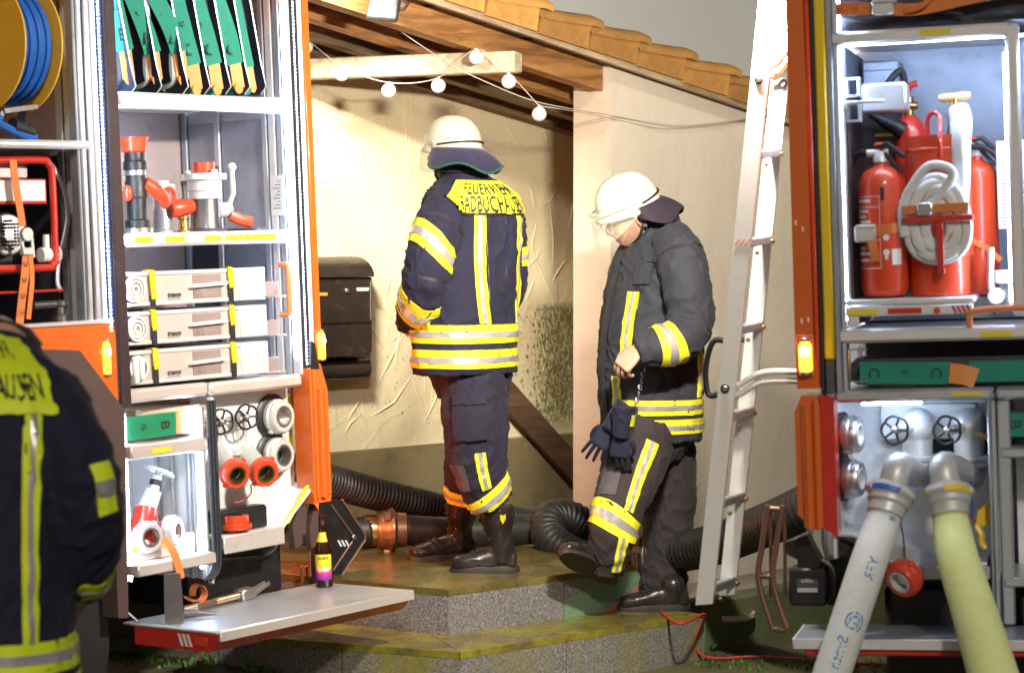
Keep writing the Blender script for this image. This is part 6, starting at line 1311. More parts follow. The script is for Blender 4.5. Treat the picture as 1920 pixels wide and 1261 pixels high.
# ================================================================== delivery hoses, caps
def hose(name, lab, k_, pts, r0, rf, mm, inner, coup, writing):
    e, ax = COUP[k_]; t = Thing(name, lab, 'fire hose', frame=ID); e = TR @ e; axw = TR.to_3x3() @ ax
    c = e+axw*.012; a, b, d = basis(axw); m = MB()
    r = .070; m.lathe([(r*.75, 0), (r*.98, 0), (r, .006), (r, .03), (r*.92, .036), (r*.92, .05), (r*.80, .058), (r*.80, .085), (r*.70, .09)], c, axw, 32)
    for k in range(3):
        th = 2*PI*k/3+.4; m.tube([c+d*.02+(a*math.cos(th+u)+b*math.sin(th+u))*r*1.0 for u in [.8*j/6 for j in range(7)]], .011, 7)
    cp = t.part(m, 'coupling', MT['cast']); m = MB(); m.lathe([(r*1.0, .012), (r*1.03, .014), (r*1.03, .028), (r, .03)], c, axw, 32); t.part(m, 'colour_ring', MT[coup], cp)
    P0 = c+axw*.07; path = spline([P0, P0+axw*.05]+pts, 10); path = resample(path, .02)
    m = MB(); m.tube(path, r0, 18, rf=rf); t.part(m, 'hose', MT[mm], sharp=180)
    writing(t, path); t.done()
def wr_white(t, path):
    def on(px, py, txt, size, rot=0):
        # nearest point of the hose to that view ray, then out to its skin towards the camera
        r_ = ray(px, py).normalized(); best = min(path, key=lambda p: ((p-CAM)-r_*((p-CAM).dot(r_))).length); i = path.index(best); dd = (path[min(i+1, len(path)-1)]-path[max(0, i-1)]).normalized()
        dist = (best-CAM).dot(r_); off = (CAM+r_*dist)-best; side = dd.cross(-r_).normalized(); s0 = off.dot(side); nn = side.cross(dd); nn = nn if nn.dot(-r_) > 0 else -nn
        q_ = text_mb(txt, size, 0, size*.015); out = MB(); R0 = .0548; vs = []
        for p in q_.v:
            th = (s0+p.y)/R0; vs.append(best+dd*p.x+side*R0*math.sin(th)+nn*R0*math.cos(th))
        out.add(vs, q_.f); return out
    t.part(on(1631, 1078, 'YFR', .042), 'lettering', MT['blueink']); t.part(on(1600, 1166, '@', .060), 'emblem', MT['blueink']); t.part(on(1570, 1232, 'Synth', .045), 'lettering', MT['blueink']); t.part(on(1672, 985, 'ff', .030), 'lettering', MT['blueink'])
rw = lambda s, u: .055-.010*math.exp(-s/.03)
hose('delivery_hose', 'white fire hose with blue lettering running from the pump outlet', 0, [at_y(1630, 1050, 6.68), at_y(1592, 1165, 6.62), at_y(1552, 1285, 6.57), at_y(1505, 1430, 6.52), at_y(1440, 1520, 6.4)+V((0, 0, .05)), V((.55, 5.8, .03)), V((.2, 4.6, .03))], .048, rw, 'whitehose', 'black', 'bluehose', wr_white)
def wr_yel(t, path): pass
ry = lambda s, u: .056+.018*min(1, s/.7)-.010*math.exp(-s/.03)
hose('delivery_hose', 'fluorescent yellow fire hose running from the second pump outlet', 1, [at_y(1797, 1050, 6.58), at_y(1828, 1150, 6.46), at_y(1864, 1270, 6.32), at_y(1905, 1410, 6.18), at_y(1930, 1560, 5.9)+V((0, 0, .05)), V((1.35, 5.2, .05)), V((1.5, 4.2, .05))], .055, ry, 'yellowhose', 'black', 'yellow', wr_yel)
t = Thing('blank_cap', 'red blanking cap hanging on a cord below the white hose', 'cap', frame=TR); c_ = K(1696, 1085, -.08)
storz(t, c_+V((.01, .03, .01)), (-.45, -.7, -.35), .058, 'redorange', None, True, .05, 'cap_body', 'cast')
m = MB(); m.tube(spline([K(1685, 962, .03), K(1694, 1010, -.02), K(1697, 1050, -.06)], 6), .0025, 5); t.part(m, 'cord', MT['darkwire']); t.done()
t = Thing('blank_cap', 'red blanking cap standing on the pump panel shelf', 'cap', frame=TL); c_ = L(447, 966, -.0)
m = MB(); c_ = V((c_.x, .02, -.086)); m.lathe([(0, 0), (.035, 0), (.035, .010), (.062, .012), (.064, .018), (.064, .03), (.048, .033), (.048, .062), (.04, .064), (.036, .03), (0, .028)], c_, (0, 0, 1), 32); k_ = t.part(m, 'cap_body', MT['redorange'])
for th in (.5, 2.6, 4.6): m = MB(); m.box(-.012, .012, -.052, -.044, .034, .064, .003, M=Matrix.Translation(c_) @ Matrix.Rotation(th, 4, 'Z')); t.part(m, 'lug', MT['redorange'], k_)
t.done()
t = Thing('blank_cap', 'red blanking cap lying tilted behind the standing cap', 'cap', frame=TL); c_ = L(427, 945, .05); storz(t, V((c_.x, .055, -.055)), (-.25, -.55, .75), .055, 'redorange', None, True, .03, 'cap_body', 'panelwhite')
m = MB(); m.tube(spline([L(470, 908, -.02), L(470, 925, -.0), L(455, 938, .02), L(440, 942, .03)], 6), .0025, 5); t.part(m, 'cord', MT['redcable']); t.done()
t = Thing('coupling_wrench', 'yellow plastic wrench hanging beside the pump outlets', 'wrench', frame=TR); a = K(1843, 970, .03)
m = MB(); m.prism([a+V((-.025, 0, -.03)), a+V((.025, 0, -.02)), a+V((.035, 0, .035)), a+V((.022, 0, .05)), a+V((-.015, 0, .02))], (0, .02, 0)); t.part(m, 'head', MT['yellow'])
m = MB(); m.tube(spline([a+V((-.02, .01, -.025)), a+V((-.005, .005, -.05)), a+V((-.005, .005, -.075)), a+V((.008, .005, -.09))], 5), .010, 8, flat=1.6); t.part(m, 'jaw', MT['yellow'])
m = MB(); m.tube(spline([K(1800, 955, .0), K(1815, 962, .0), a+V((-.015, .01, -.02))], 5), .0028, 5); t.part(m, 'cord', MT['redcable']); t.done()
# ================================================================== people: lofts, cloth, decals
class Loft:
    """stations: (centre, right, forward, rx, ry, power)"""
    def __init__(s, st): s.st = st
    def get(s, t):
        n = len(s.st); t = max(0, min(n-1.0001, t)); i = int(t); f = t-i; g = lambda k: s.st[max(0, min(n-1, k))]
        o = []
        for j in range(6): o.append(cat(g(i-1)[j], g(i)[j], g(i+1)[j], g(i+2)[j], f))
        return o
    def ev(s, t, a, k=1.0):
        c, r, f, rx, ry, pw = s.get(t); ca, sa = math.cos(a), math.sin(a); e = 2/pw
        x = math.copysign(abs(ca)**e, ca); y = math.copysign(abs(sa)**e, sa)
        return c+r*(rx*x*k)+f*(ry*y*k)
    def cen(s, t): return s.get(t)[0]
    def mb(s, nt=60, na=40, fold=None):
        P = []; n = len(s.st)-1
        for i in range(nt+1):
            t = n*i/nt; P.append([s.ev(t, 2*PI*k/na, 1+(fold(t, 2*PI*k/na) if fold else 0)) for k in range(na)])
        P = [[s.cen(0)]*na]+P+[[s.cen(n)]*na]; m = MB(); m.grid(P, cv=True); return m
    def t_at_z(s, z):
        n = len(s.st)-1; best = min(((abs(s.cen(n*k/400).z-z), n*k/400) for k in range(401))); return best[1]
def limb(pts, rad, ref, flat=1.0, pw=2.0):
    st = []; pts = [V(p) for p in pts]
    for i, p in enumerate(pts):
        d = (pts[min(i+1, len(pts)-1)]-pts[max(0, i-1)]).normalized(); r = V(ref); r = (r-d*r.dot(d)).normalized(); f = d.cross(r)
        st.append((p, r, f, rad[i]*flat, rad[i], pw))
    return Loft(st)
def cloth(mb, voxel=.0085, amp=.006, seed=0, smooth=5, bias=None, tail=3):
    o = remesh(mb, voxel, smooth); of = V((seed*3.7, seed*1.3, seed*5.1))
    nv = []
    for p, n in zip(o.v, o.n):
        q = V((p.x*7, p.y*7, p.z*5))+of; w1 = noise.noise(q); wx = noise.noise(q+V((9, 3, 1)))
        q2 = V((q.x*1.5+w1*1.6, q.y*1.5+wx*1.6, q.z*2.0+w1*2.2)); r1_ = max(0, 1-abs(noise.noise(q2))*2.6)**2.2
        q3 = V((q.x*3.1-wx*2, q.y*3.1+w1*2, q.z*3.6+wx*2.5)); r2_ = max(0, 1-abs(noise.noise(q3))*3.0)**2.5
        a = amp*(bias(p) if bias else 1); nv.append(p+n*(a*(.8*w1+1.05*r1_+.50*r2_*(.5+wx)-.6)))
    o.v = nv; return o
def bvh(m): return BVHTree.FromPolygons([tuple(p) for p in m.v], m.f)
def snap(tree, L_, t, a, lift, reach=.07):
    p = L_.ev(t, a); c = L_.cen(t); d = (p-c).normalized(); h = tree.ray_cast(p+d*reach, -d, reach*2.2)
    if h[0] is None: return p+d*lift
    if (h[0]-p).dot(d) > .034: return p-d*.006
    nn = h[1] if h[1].dot(d) > 0 else -h[1]; return h[0]+(nn*.6+d*.4).normalized()*lift
def band(tree, L_, t0, t1, a0, a1, lift=.004, nt=3, na=24, skew=None, th=.004, closed=False):
    """cloth strip laid on a loft; skew(a)->t offset"""
    P = []
    for i in range(na+1):
        a = a0+(a1-a0)*i/na; P.append([snap(tree, L_, t0+(t1-t0)*j/nt+(skew(a) if skew else 0), a, lift) for j in range(nt+1)])
    m = MB(); m.grid(P); n = len(P); k = len(P[0])
    Q = [[snap(tree, L_, t0+(t1-t0)*j/nt+(skew(a0+(a1-a0)*i/na) if skew else 0), a0+(a1-a0)*i/na, -.002) for j in (0, nt)] for i in range(n)]
    m.grid([[r[0] for r in P], [q[0] for q in Q]]); m.grid([[r[-1] for r in P], [q[1] for q in Q]]); m.grid([P[0][::k-1], Q[0]]); m.grid([P[-1][::k-1], Q[-1]])
    return m
def stripe(t, par, tree, L_, t0, t1, a0, a1, na=28, skew=None, lift=.004, along='a', sub=True, mh='hivis', ms='silverrefl'):
    """hi-vis strip with a silver middle; along a (hoop) or along t (vertical)"""
    k = t.part(band(tree, L_, t0, t1, a0, a1, lift, 4 if along == 'a' else 26, na if along == 'a' else 4, skew), 'hi_vis_strip', MT[mh], par)
    if along == 'a': d = (t1-t0); mm = band(tree, L_, t0+d*.34, t1-d*.34, a0, a1, lift+.0022, 3, na, skew)
    else: d = (a1-a0); mm = band(tree, L_, t0, t1, a0+d*.34, a1-d*.34, lift+.0022, 26, 3, skew)
    t.part(mm, 'silver_strip', MT[ms], par); return k
def wrap_text(tree, L_, txt, size, tc, ac, dtdz, rad, lift=.0075, flip=1, bold=.012, space=1.0):
    q = text_mb(txt, size, 0, size*bold, space); o = MB()
    o.add([snap(tree, L_, tc+p.y*dtdz, ac+flip*p.x/rad, lift) for p in q.v], q.f); return o
def head_mb(c, fwd, up, s=1.0):
    """head with face; c = centre of the skull"""
    f = V(fwd).normalized(); u = V(up); u = (u-f*u.dot(f)).normalized(); r = f.cross(u); P = []; nA, nB = 56, 44
    def g(a, b, ca, cb, sa, sb): return math.exp(-((a-ca)/sa)**2-((b-cb)/sb)**2)
    for j in range(nB+1):
        ph = -PI/2+PI*j/nB; row = []
        for i in range(nA):
            th = 2*PI*i/nA; x = math.cos(ph)*math.sin(th); y = math.cos(ph)*math.cos(th); z = math.sin(ph)
            X, Y, Z = x*.077, y*.098, z*.118
            if z < 0:
                k = -z; X *= 1-.22*k; Y = Y*(1-.06*k)+.018*k*(1 if y > -.2 else .0)
                if y < -.1: Y *= 1-.35*k*(-y)
            a = th if th < PI else th-2*PI
            front = max(0, y)
            d = .024*g(a, Z, 0, -.024, .13, .020)+.012*g(a, Z, 0, -.002, .10, .022)        # nose
            d += .006*g(a, Z, 0, .022, .5, .011)-.009*(g(a, Z, .38, .004, .17, .011)+g(a, Z, -.38, .004, .17, .011))   # brow, sockets
            d += .006*g(a, Z, 0, -.060, .26, .006)+.006*g(a, Z, 0, -.072, .22, .006)-.004*g(a, Z, 0, -.0655, .26, .0035)-.003*g(a, Z, 0, -.048, .3, .006)
            d += .008*g(a, Z, 0, -.098, .3, .014)+.005*(g(a, Z, .55, -.028, .25, .018)+g(a, Z, -.55, -.028, .25, .018))  # chin, cheeks
            d += .004*g(a, Z, .11, -.036, .08, .008)+.004*g(a, Z, -.11, -.036, .08, .008)
            n_ = V((x, y, 0)).normalized() if abs(x)+abs(y) > 1e-6 else V((0, 1, 0))
            X += n_.x*d*front*1.0; Y += d*(.35+.65*front)*front
            row.append(c+(r*X+f*Y+u*Z)*s)
        P.append(row)
    m = MB(); m.grid(P, cv=True)
    for sg in (-1, 1):
        e = c+(r*sg*.077-f*.006-u*.012)*s; M = Matrix((f, r*sg, u)).transposed()
        m.ball(e, (.020*s, .010*s, .032*s), 12, 10, M); m.torus(e+r*sg*.006*s, r*sg, .018*s, .005*s, 14, 6)
    return m, (f, r, u)
def hand_mb(w, d, n, side, curl=.9, s=1.0, spread=.10):
    """w wrist, d direction to the fingers, n back-of-hand normal, side = +1 thumb on d x n side"""
    d = V(d).normalized(); n = V(n); n = (n-d*n.dot(d)).normalized(); b = d.cross(n)*side; m = MB()
    P = lambda x, y, z: w+(d*x+b*y+n*z)*s
    pal = Loft([(P(x, y, 0), b, n, wx*s, wz*s, 2.6) for x, y, wx, wz in ((-.03, 0, .026, .02), (0, 0, .027, .019), (.03, 0, .038, .016), (.065, 0, .042, .014), (.09, -.002, .040, .012), (.098, -.002, .034, .009))])
    m.join(pal.mb(18, 20))
    for k, (y, L_, x0) in enumerate(((.030, .072, .088), (.010, .080, .094), (-.011, .074, .092), (-.031, .058, .084))):
        a = -.05; p = P(x0-.012, y, 0); pts = [p]; fr = (.42, .33, .25); c_ = curl*(1+.08*k)
        for q in fr:
            a -= c_*.62; dd = d*math.cos(a)+n*math.sin(a)+b*(spread*(.5-k/3)*(.6)); p = p+dd*(L_*q*s+.004*s); pts.append(p)
        r_ = (.0098, .0092, .0084, .0066); m.tube(spline(pts, 4), .009, 10, rf=lambda s_, u, r_=r_: s*(r_[0]+(r_[3]-r_[0])*u)); m.ball(pts[-1], .0068*s, 10, 8)
    pts = [P(.012, .022, -.004), P(.035, .045, -.012), P(.062, .052, -.022), P(.082, .046, -.030)]
    m.tube(spline(pts, 4), .010, 10, rf=lambda s_, u: s*(.0135-.0055*u)); m.ball(pts[-1], .0082*s, 10, 8)
    return remesh(m, .0024*s, 3)
def boot(t, toe, heel, up, shaft, rs, lab=None, mats=('leather', 'sole'), laces=True, badge=False):
    """boot: sole points toe/heel, up vector, shaft top centre"""
    toe, heel, up, shaft = V(toe), V(heel), V(up).normalized(), V(shaft); d = (toe-heel); Ln = d.length; d = d.normalized(); up = (up-d*up.dot(d)).normalized(); r = d.cross(up)
    P = lambda x, z: heel+d*(Ln*x)+up*z
    foot = Loft([(P(x, z), r, up, w_, h_, 2.3) for x, z, w_, h_ in ((.02, .045, .024, .03), (.06, .05, .038, .045), (.18, .055, .043, .05), (.38, .055, .045, .050), (.55, .050, .048, .044), (.72, .042, .053, .036), (.86, .037, .051, .031), (.95, .034, .040, .026), (.99, .032, .022, .016))])
    ank = P(.24, .10); sh = limb([P(.24, .04), ank, ank.lerp(shaft, .35), ank.lerp(shaft, .7), shaft], [.050, .054, .053, rs*.97, rs], d)
    m = MB(); m.join(foot.mb(40, 26)); m.join(sh.mb(24, 26)); o = cloth(m, .006, .0028, 3, 5)
    k = t.part(o, 'boot', MT[mats[0]], label=lab, sharp=180)
    m = MB(); out = []
    for i in range(36):
        a = 2*PI*i/36; cx = .5+.52*math.cos(a); w_ = (.052 if cx > .55 else .045)*(1-.12*math.exp(-((cx-.42)/.15)**2)); out.append(P(cx, 0)+r*w_*math.copysign(abs(math.sin(a))**.75, math.sin(a)))
    m.grid([[p-up*.0 for p in out], [p+up*.018 for p in out], [p+up*.026-(p-P(.5, 0))*.05 for p in out]], cv=True); m.add(out, [tuple(range(36))]); cc = [p+up*.026-(p-P(.5, 0))*.05 for p in out]; m.add(cc, [tuple(range(36))])
    t.part(m, 'sole', MT[mats[1]], k)
    if laces:
        m = MB(); tr_ = bvh(o); n_ = 8
        for i in range(n_):
            u = i/(n_-1); c_ = P(.60-.30*min(1, u*1.6), .06) if u < .45 else ank.lerp(shaft, (u-.45)/.55*.9)
            dr = (up*(1-min(1, u*1.8))+d*min(1, u*1.8)+d*.2).normalized()
            row = []
            for y in (-.026, -.013, 0, .013, .026):
                h = tr_.ray_cast(c_+r*y+dr*.12, -dr, .2)
                row.append((h[0]+dr*.003) if h[0] is not None else c_+r*y+dr*.055)
            m.tube(row, .0030, 6); m.ball(row[0], .006, 8, 6); m.ball(row[-1], .006, 8, 6)
        t.part(m, 'lacing', MT['lace'], k, kind='stuff')
    return k, o, P, r
def helmet(t, c, fwd, up, s, mh, flap_m, lining=None, flare=1.0, fl_len=.10, visor=False, crease=0):
    f = V(fwd).normalized(); u = V(up); u = (u-f*u.dot(f)).normalized(); r = f.cross(u); Q = lambda a, rr, z, k=1.0: c+(r*math.sin(a)*rr*.118+f*math.cos(a)*rr*.140*k+u*z)*s
    P = []; n = 48
    prof = [(0.001, .142), (.25, .139), (.48, .130), (.68, .112), (.84, .086), (.94, .056), (.985, .026), (1.0, .0)]
    for rr, z in prof: P.append([Q(2*PI*k/n, rr, z) for k in range(n)])
    for e, dz in ((1.02, -.008), (1.06, -.018), (1.085, -.024), (1.07, -.030), (.98, -.018), (.93, .0)):
        P.append([Q(2*PI*k/n, e+(.02 if e > 1.03 else 0)*max(0, math.cos(2*PI*k/n))**3, dz+.006*max(0, math.cos(2*PI*k/n))*(e > 1.01)) for k in range(n)])
    m = MB(); m.grid(P, cv=True); h = t.part(m, 'helmet', MT[mh], sharp=60)
    m = MB(); m.tube([Q(a, 1.022, .006+.018*math.cos(a-PI)) for a in [PI-1.5+3.0*k/30 for k in range(31)]], .0045*s, 6); t.part(m, 'helmet_band', MT['ink'], h)
    for sg in (-1, 1):
        m = MB(); m.cyl(Q(sg*1.45, .99, .012), Q(sg*1.45, 1.05, .012), .011*s, n=14); t.part(m, 'visor_pivot', MT['silverrefl'], h)
    # neck flap hanging from the rear rim
    P = []; na = 44
    for j in range(9):
        v = j/8; row = []
        for i in range(na+1):
            a = PI-1.75+3.5*i/na; e = math.cos((a-PI)/1.75*PI/2)**.5 if abs(a-PI) < 1.749 else 0
            w_ = .05*math.sin(a*7+crease)*v+.03*math.sin(a*13+2+crease)*v
            row.append(Q(a, 1.03+flare*(.55*v*(1-.25*v))*e+w_*.6, -.004-fl_len*(v**1.15)*(.6+.4*e)+.018*math.sin(a*5+crease)*v))
        P.append(row)
    Pi = [[p+(c-p).normalized()*.006-u*.002 for p in r_] for r_ in P]
    m = MB(); m.grid(P); m.grid([P[-1], [p-u*.006 for p in P[-1]], Pi[-1]]); m.grid([P[0], Pi[0]]); m.grid([[r_[0] for r_ in P], [r_[0] for r_ in Pi]]); m.grid([[r_[-1] for r_ in P], [r_[-1] for r_ in Pi]]); fk = t.part(m, 'neck_flap', MT[flap_m], sharp=180)
    m = MB(); m.grid(Pi); t.part(m, 'flap_lining', MT[lining or flap_m], fk, sharp=180)
    if lining: m = MB(); m.tube(P[-1], .004, 6); t.part(m, 'flap_hem', MT[lining], fk)
    return h, Q, (f, r, u)
def strap_chin(t, Q, c, f, r, u, s, par):
    for sg in (-1, 1):
        m = MB(); m.ribbon(spline([Q(sg*1.75, .92, -.01), Q(sg*1.6, .80, -.07), Q(sg*1.2, .66, -.125), c+f*.06*s-u*.155*s], 6), .014, .003, f); t.part(m, 'chin_strap', MT['ink'], par)
        m = MB(); p = Q(sg*1.6, .80, -.08); m.box(p.x-.010, p.x+.010, p.y-.008, p.y+.008, p.z-.014, p.z+.014, .003); t.part(m, 'strap_buckle', MT['black'], par)
Zv = V((0, 0, 1))
def torso_st(rows, hd):
    """rows: (px, py, Y, rx, ry, twist deg, power); hd heading vector"""
    st = []
    for px, py, Y, rx, ry, tw, pw in rows:
        f = V((hd[0], hd[1], 0)).normalized(); f.rotate(Matrix.Rotation(R(tw), 3, 'Z')); r = f.cross(Zv); st.append((at_y(px, py, Y), r, f, rx, ry, pw))
    return Loft(st)

# ================================================================== firefighter seen from behind (beside the mailbox)
t = Thing('person', 'firefighter in navy jacket seen from behind with hands tucked in front', 'person')
hd = (-.60, .80); Y = 9.32
tor = torso_st([(872, 700, Y, .235, .185, 22, 2.5), (871, 678, Y, .238, .188, 20, 2.5), (872, 630, Y, .232, .182, 14, 2.4), (876, 560, Y, .226, .172, 6, 2.4), (882, 480, Y, .225, .162, 0, 2.4), (885, 420, Y, .228, .155, 0, 2.4), (884, 385, Y, .222, .145, 0, 2.3), (881, 362, Y, .195, .132, 0, 2.2), (877, 345, Y, .145, .115, 0, 2.1), (872, 330, Y, .098, .102, 0, 2), (866, 314, Y, .086, .096, 0, 2), (862, 303, Y+.01, .084, .092, 0, 2)], hd)
fw = V((hd[0], hd[1], 0)).normalized(); rt = fw.cross(Zv)
armL = limb([at_y(846, 372, 9.26), at_y(828, 412, 9.17), at_y(808, 470, 9.10), at_y(795, 528, 9.08), at_y(785, 566, 9.14), at_y(772, 598, 9.30), at_y(770, 606, 9.36)], [.085, .103, .100, .096, .088, .070, .060], fw)
armR = limb([at_y(925, 378, 9.46), at_y(946, 418, 9.54), at_y(955, 480, 9.56), at_y(955, 530, 9.56), at_y(946, 575, 9.66)], [.085, .088, .082, .078, .06], fw)
def fold(sp, amp, c_, w_): return lambda tt, a: amp*math.sin(tt*sp+1.3*math.sin(a+tt))*math.exp(-((tt-c_)/w_)**2)
m = MB(); m.join(tor.mb(70, 48)); m.join(armL.mb(60, 30, fold(11, .05, 3.4, 1.0))); m.join(armR.mb(40, 26, fold(11, .04, 2.6, 1.0)))
jk = cloth(m, .0085, .0085, 1, 5, lambda p: .28 if p.z > 1.83 and p.y < 9.36 and p.x > -.30 else 1); tree = bvh(jk); j = t.part(jk, 'jacket', MT['navy'], sharp=180)
TZ = lambda py: tor.t_at_z(at_y(880, py, Y).z)
B_ = -PI/2
for (pa, pb) in ((640, 606), (686, 652)): stripe(t, j, tree, tor, TZ(pa), TZ(pb), 0, 2*PI, 60)
for da in (-.24, .66): stripe(t, j, tree, tor, TZ(604), TZ(398), B_+da-.115, B_+da+.115, along='t')
dark = band(tree, tor, TZ(404), TZ(338), B_-.95, B_+1.02, .007, 20, 40); t.part(dark, 'panel_edge', MT['ink'], j)
pt = t.part(band(tree, tor, TZ(400), TZ(341), B_-.88, B_+.98, .0095, 20, 40), 'back_panel', MT['hivis'], j)
dtz = (TZ(345)-TZ(395))/(at_y(880, 345, Y).z-at_y(880, 395, Y).z)
t.part(wrap_text(tree, tor, 'FEUERWEHR', .072, TZ(358), B_+.02, dtz, .34, .013, space=1.05), 'lettering', MT['ink'], j)
t.part(wrap_text(tree, tor, 'BADBUCHAUSEN', .072, TZ(385), B_+.06, dtz, .385, .013), 'lettering', MT['ink'], j)
def lean(L_, tt, k):
    c, r, f, rx, ry, pw = L_.get(tt); a0 = math.atan2(f.x, r.x); return lambda a: k*math.cos(a-a0)
stripe(t, j, tree, armL, 1.62, 2.22, 0, 2*PI, 34, lean(armL, 2, .30)); stripe(t, j, tree, armL, 3.55, 4.45, 0, 2*PI, 34, lean(armL, 4, .25))
stripe(t, j, tree, armR, 1.75, 2.3, 0, 2*PI, 30)
for (ta, tb, aa_) in ((610, 410, B_-1.25), (610, 430, B_+1.35), (604, 404, B_+.21)): t.part(band(tree, tor, TZ(ta), TZ(tb), aa_, aa_+.016, .0012, 24, 2), 'seam', MT['ink'], j)
t.part(band(tree, armL, 1.25, 1.33, 0, 2*PI, .0012, 2, 30), 'seam', MT['ink'], j); t.part(band(tree, armL, 2.75, 2.82, 0, 2*PI, .0012, 2, 30), 'seam', MT['ink'], j)
# collar and cord
cl = Loft([(at_y(868, 326, Y), rt, fw, .098, .104, 2), (at_y(864, 312, Y+.005), rt, fw, .094, .100, 2), (at_y(861, 300, Y+.01), rt, fw, .095, .100, 2)])
P_ = [[cl.ev(2*k/8, 2*PI*i/40) for i in range(40)] for k in range(9)]; Pi_ = [[cl.ev(2*k/8, 2*PI*i/40, .90) for i in range(40)] for k in range(9)]
m = MB(); m.grid(P_, cv=True); m.grid(Pi_, cv=True); m.grid([P_[-1], Pi_[-1]], cv=True); t.part(m, 'collar', MT['navy'], sharp=180)
m = MB(); m.tube([cl.ev(.3, a, 1.05) for a in [B_-2.2+3.2*k/30 for k in range(31)]], .0035, 6); t.part(m, 'neck_cord', MT['ink'], j)
# trousers
hipL = limb([at_y(885, 672, 9.28), at_y(888, 720, 9.25), at_y(891, 790, 9.24), at_y(894, 850, 9.24), at_y(906, 900, 9.26), at_y(922, 940, 9.29)], [.120, .135, .142, .128, .112, .100], (-.9, .43, 0), .95)
hipR = limb([at_y(888, 672, 9.45), at_y(898, 740, 9.50), at_y(890, 820, 9.56), at_y(875, 890, 9.62), at_y(872, 940, 9.66)], [.125, .138, .125, .105, .090], (-.9, .43, 0), .95)
seat = Loft([(at_y(880, 650, 9.36), rt, fw, .17, .13, 2.2), (at_y(882, 700, 9.36), rt, fw, .185, .145, 2.2), (at_y(884, 745, 9.37), rt, fw, .15, .13, 2)])
m = MB(); m.join(hipL.mb(70, 34, lambda tt, a: .035*math.sin(tt*9+2*math.sin(a))*math.exp(-((tt-3.9)/1.1)**2)+.02*math.sin(tt*5+a)*math.exp(-((tt-1.2)/1)**2))); m.join(hipR.mb(60, 30, lambda tt, a: .03*math.sin(tt*9+2*math.sin(a+1))*math.exp(-((tt-3)/1)**2))); m.join(seat.mb(16, 36))
trs = cloth(m, .0085, .0075, 5, 5); tt_ = bvh(trs); tp = t.part(trs, 'trousers', MT['trouser'], sharp=180)
fr_a = math.atan2(-1, 0)   # angle on the near leg that faces the camera
def leg_ang(L_, tt, dirv):
    c, r, f, rx, ry, pw = L_.get(tt); return math.atan2(V(dirv).dot(f), V(dirv).dot(r))
ca = leg_ang(hipL, 2, (0, -1, 0))
def pocket(tree, L_, t0, t1, a0, a1, par, tk_=.016):
    k = t.part(band(tree, L_, t0, t1, a0, a1, tk_, 6, 14), 'cargo_pocket', MT['trouser'], par); d = t1-t0
    t.part(band(tree, L_, t0-.02, t0+d*.22, a0-.03, a1+.03, tk_+.006, 3, 14), 'pocket_flap', MT['trouser'], par)
    return k
sgn = 1 if (leg_ang(hipL, 2, (.5, -.8, 0))-ca) % (2*PI) < PI else -1     # + towards picture right
pocket(tt_, hipL, 1.32, 2.45, ca-.62*sgn, ca+.40*sgn, tp)
stripe(t, tp, tt_, hipL, 2.85, 4.05, ca-.02*sgn, ca+.36*sgn, along='t', skew=lambda a: 0)
stripe(t, tp, tt_, hipL, 4.25, 4.95, 0, 2*PI, 36, lambda a: -.30*math.cos(a-leg_ang(hipL, 4.5, (1, 0, 0))))
t.part(band(tt_, hipL, 3.15, 3.95, ca-1.15*sgn, ca-.45*sgn, .004, 6, 8), 'knee_patch', MT['kneepad'], tp)
stripe(t, tp, tt_, hipR, 3.35, 3.8, 0, 2*PI, 30)
# boots
bk_, bo_, _, _ = boot(t, at_z(846, 1071, Z2), at_z(972, 1070, Z2+.002), Zv, at_y(928, 948, 9.32), .075)
def px_patch(tree_, pts, lift=.002):
    q = []
    for px, py in pts:
        d_ = ray(px, py).normalized(); h = tree_.ray_cast(CAM, d_, 30)
        if h[0] is None: return None
        q.append(h[0]-d_*lift)
    m_ = MB(); m_.prism(q, ray(*pts[0]).normalized()*lift*.8); return m_
bt_ = bvh(bo_)
for nm, mm, pts in (('shield_badge', 'yellow', ((938, 964), (943, 966), (948, 963), (948, 973), (943, 982), (938, 974))), ('heel_patch', 'yellow', ((952, 1010), (955, 1016), (960, 1012), (964, 1006), (962, 1026), (955, 1029)))):
    q = px_patch(bt_, pts)
    if q: t.part(q, nm, MT[mm], bk_)
for k in range(6):
    q = px_patch(bt_, [(908-2*k+4*math.cos(a), 955+11*k+4*math.sin(a)) for a in [2*PI*i/8 for i in range(8)]], .003)
    if q: t.part(q, 'eyelet', MT['darksteel'], bk_)
boot(t, at_z(768, 1051, Z2), at_z(892, 1044, Z2+.002), Zv, at_y(868, 940, 9.70), .072)
# body, hands inside the jacket front, head, helmet
hc = at_y(846, 286, Y+.02); hm, _ = head_mb(hc, (-.8, .6, -.02), (0, 0, 1))
m = MB(); m.join(hm); m.join(limb([hc-Zv*.05, at_y(858, 318, Y), at_y(866, 345, Y)], [.058, .062, .075], fw).mb(10, 20))
m.join(Loft([(tor.cen(x), tor.get(x)[1], tor.get(x)[2], tor.get(x)[3]*.8, tor.get(x)[4]*.8, 2) for x in (0, 2, 4, 6, 8, 9)]).mb(20, 24))
m.join(hand_mb(at_y(771, 604, 9.36), (.45, .6, -.2), (-.3, -.2, .9), 1, .5)); t.part(m, 'body', MT['skin'], sharp=180)
hcap = at_y(849, 276, Y+.02)
h_, Q_, (hf, hr, hu) = helmet(t, hcap, (-.78, .62, .02), (0.02, 0, 1), .92, 'helmet', 'flap', 'flapgreen', 1.75, .095, crease=.6)
strap_chin(t, Q_, hcap, hf, hr, hu, .95, h_)
P_ = [[Q_(a, 1.12+.03*v, -.01-.10*v) for v in (0, .33, .66, 1)] for a in [-1.15+2.3*k/20 for k in range(21)]]
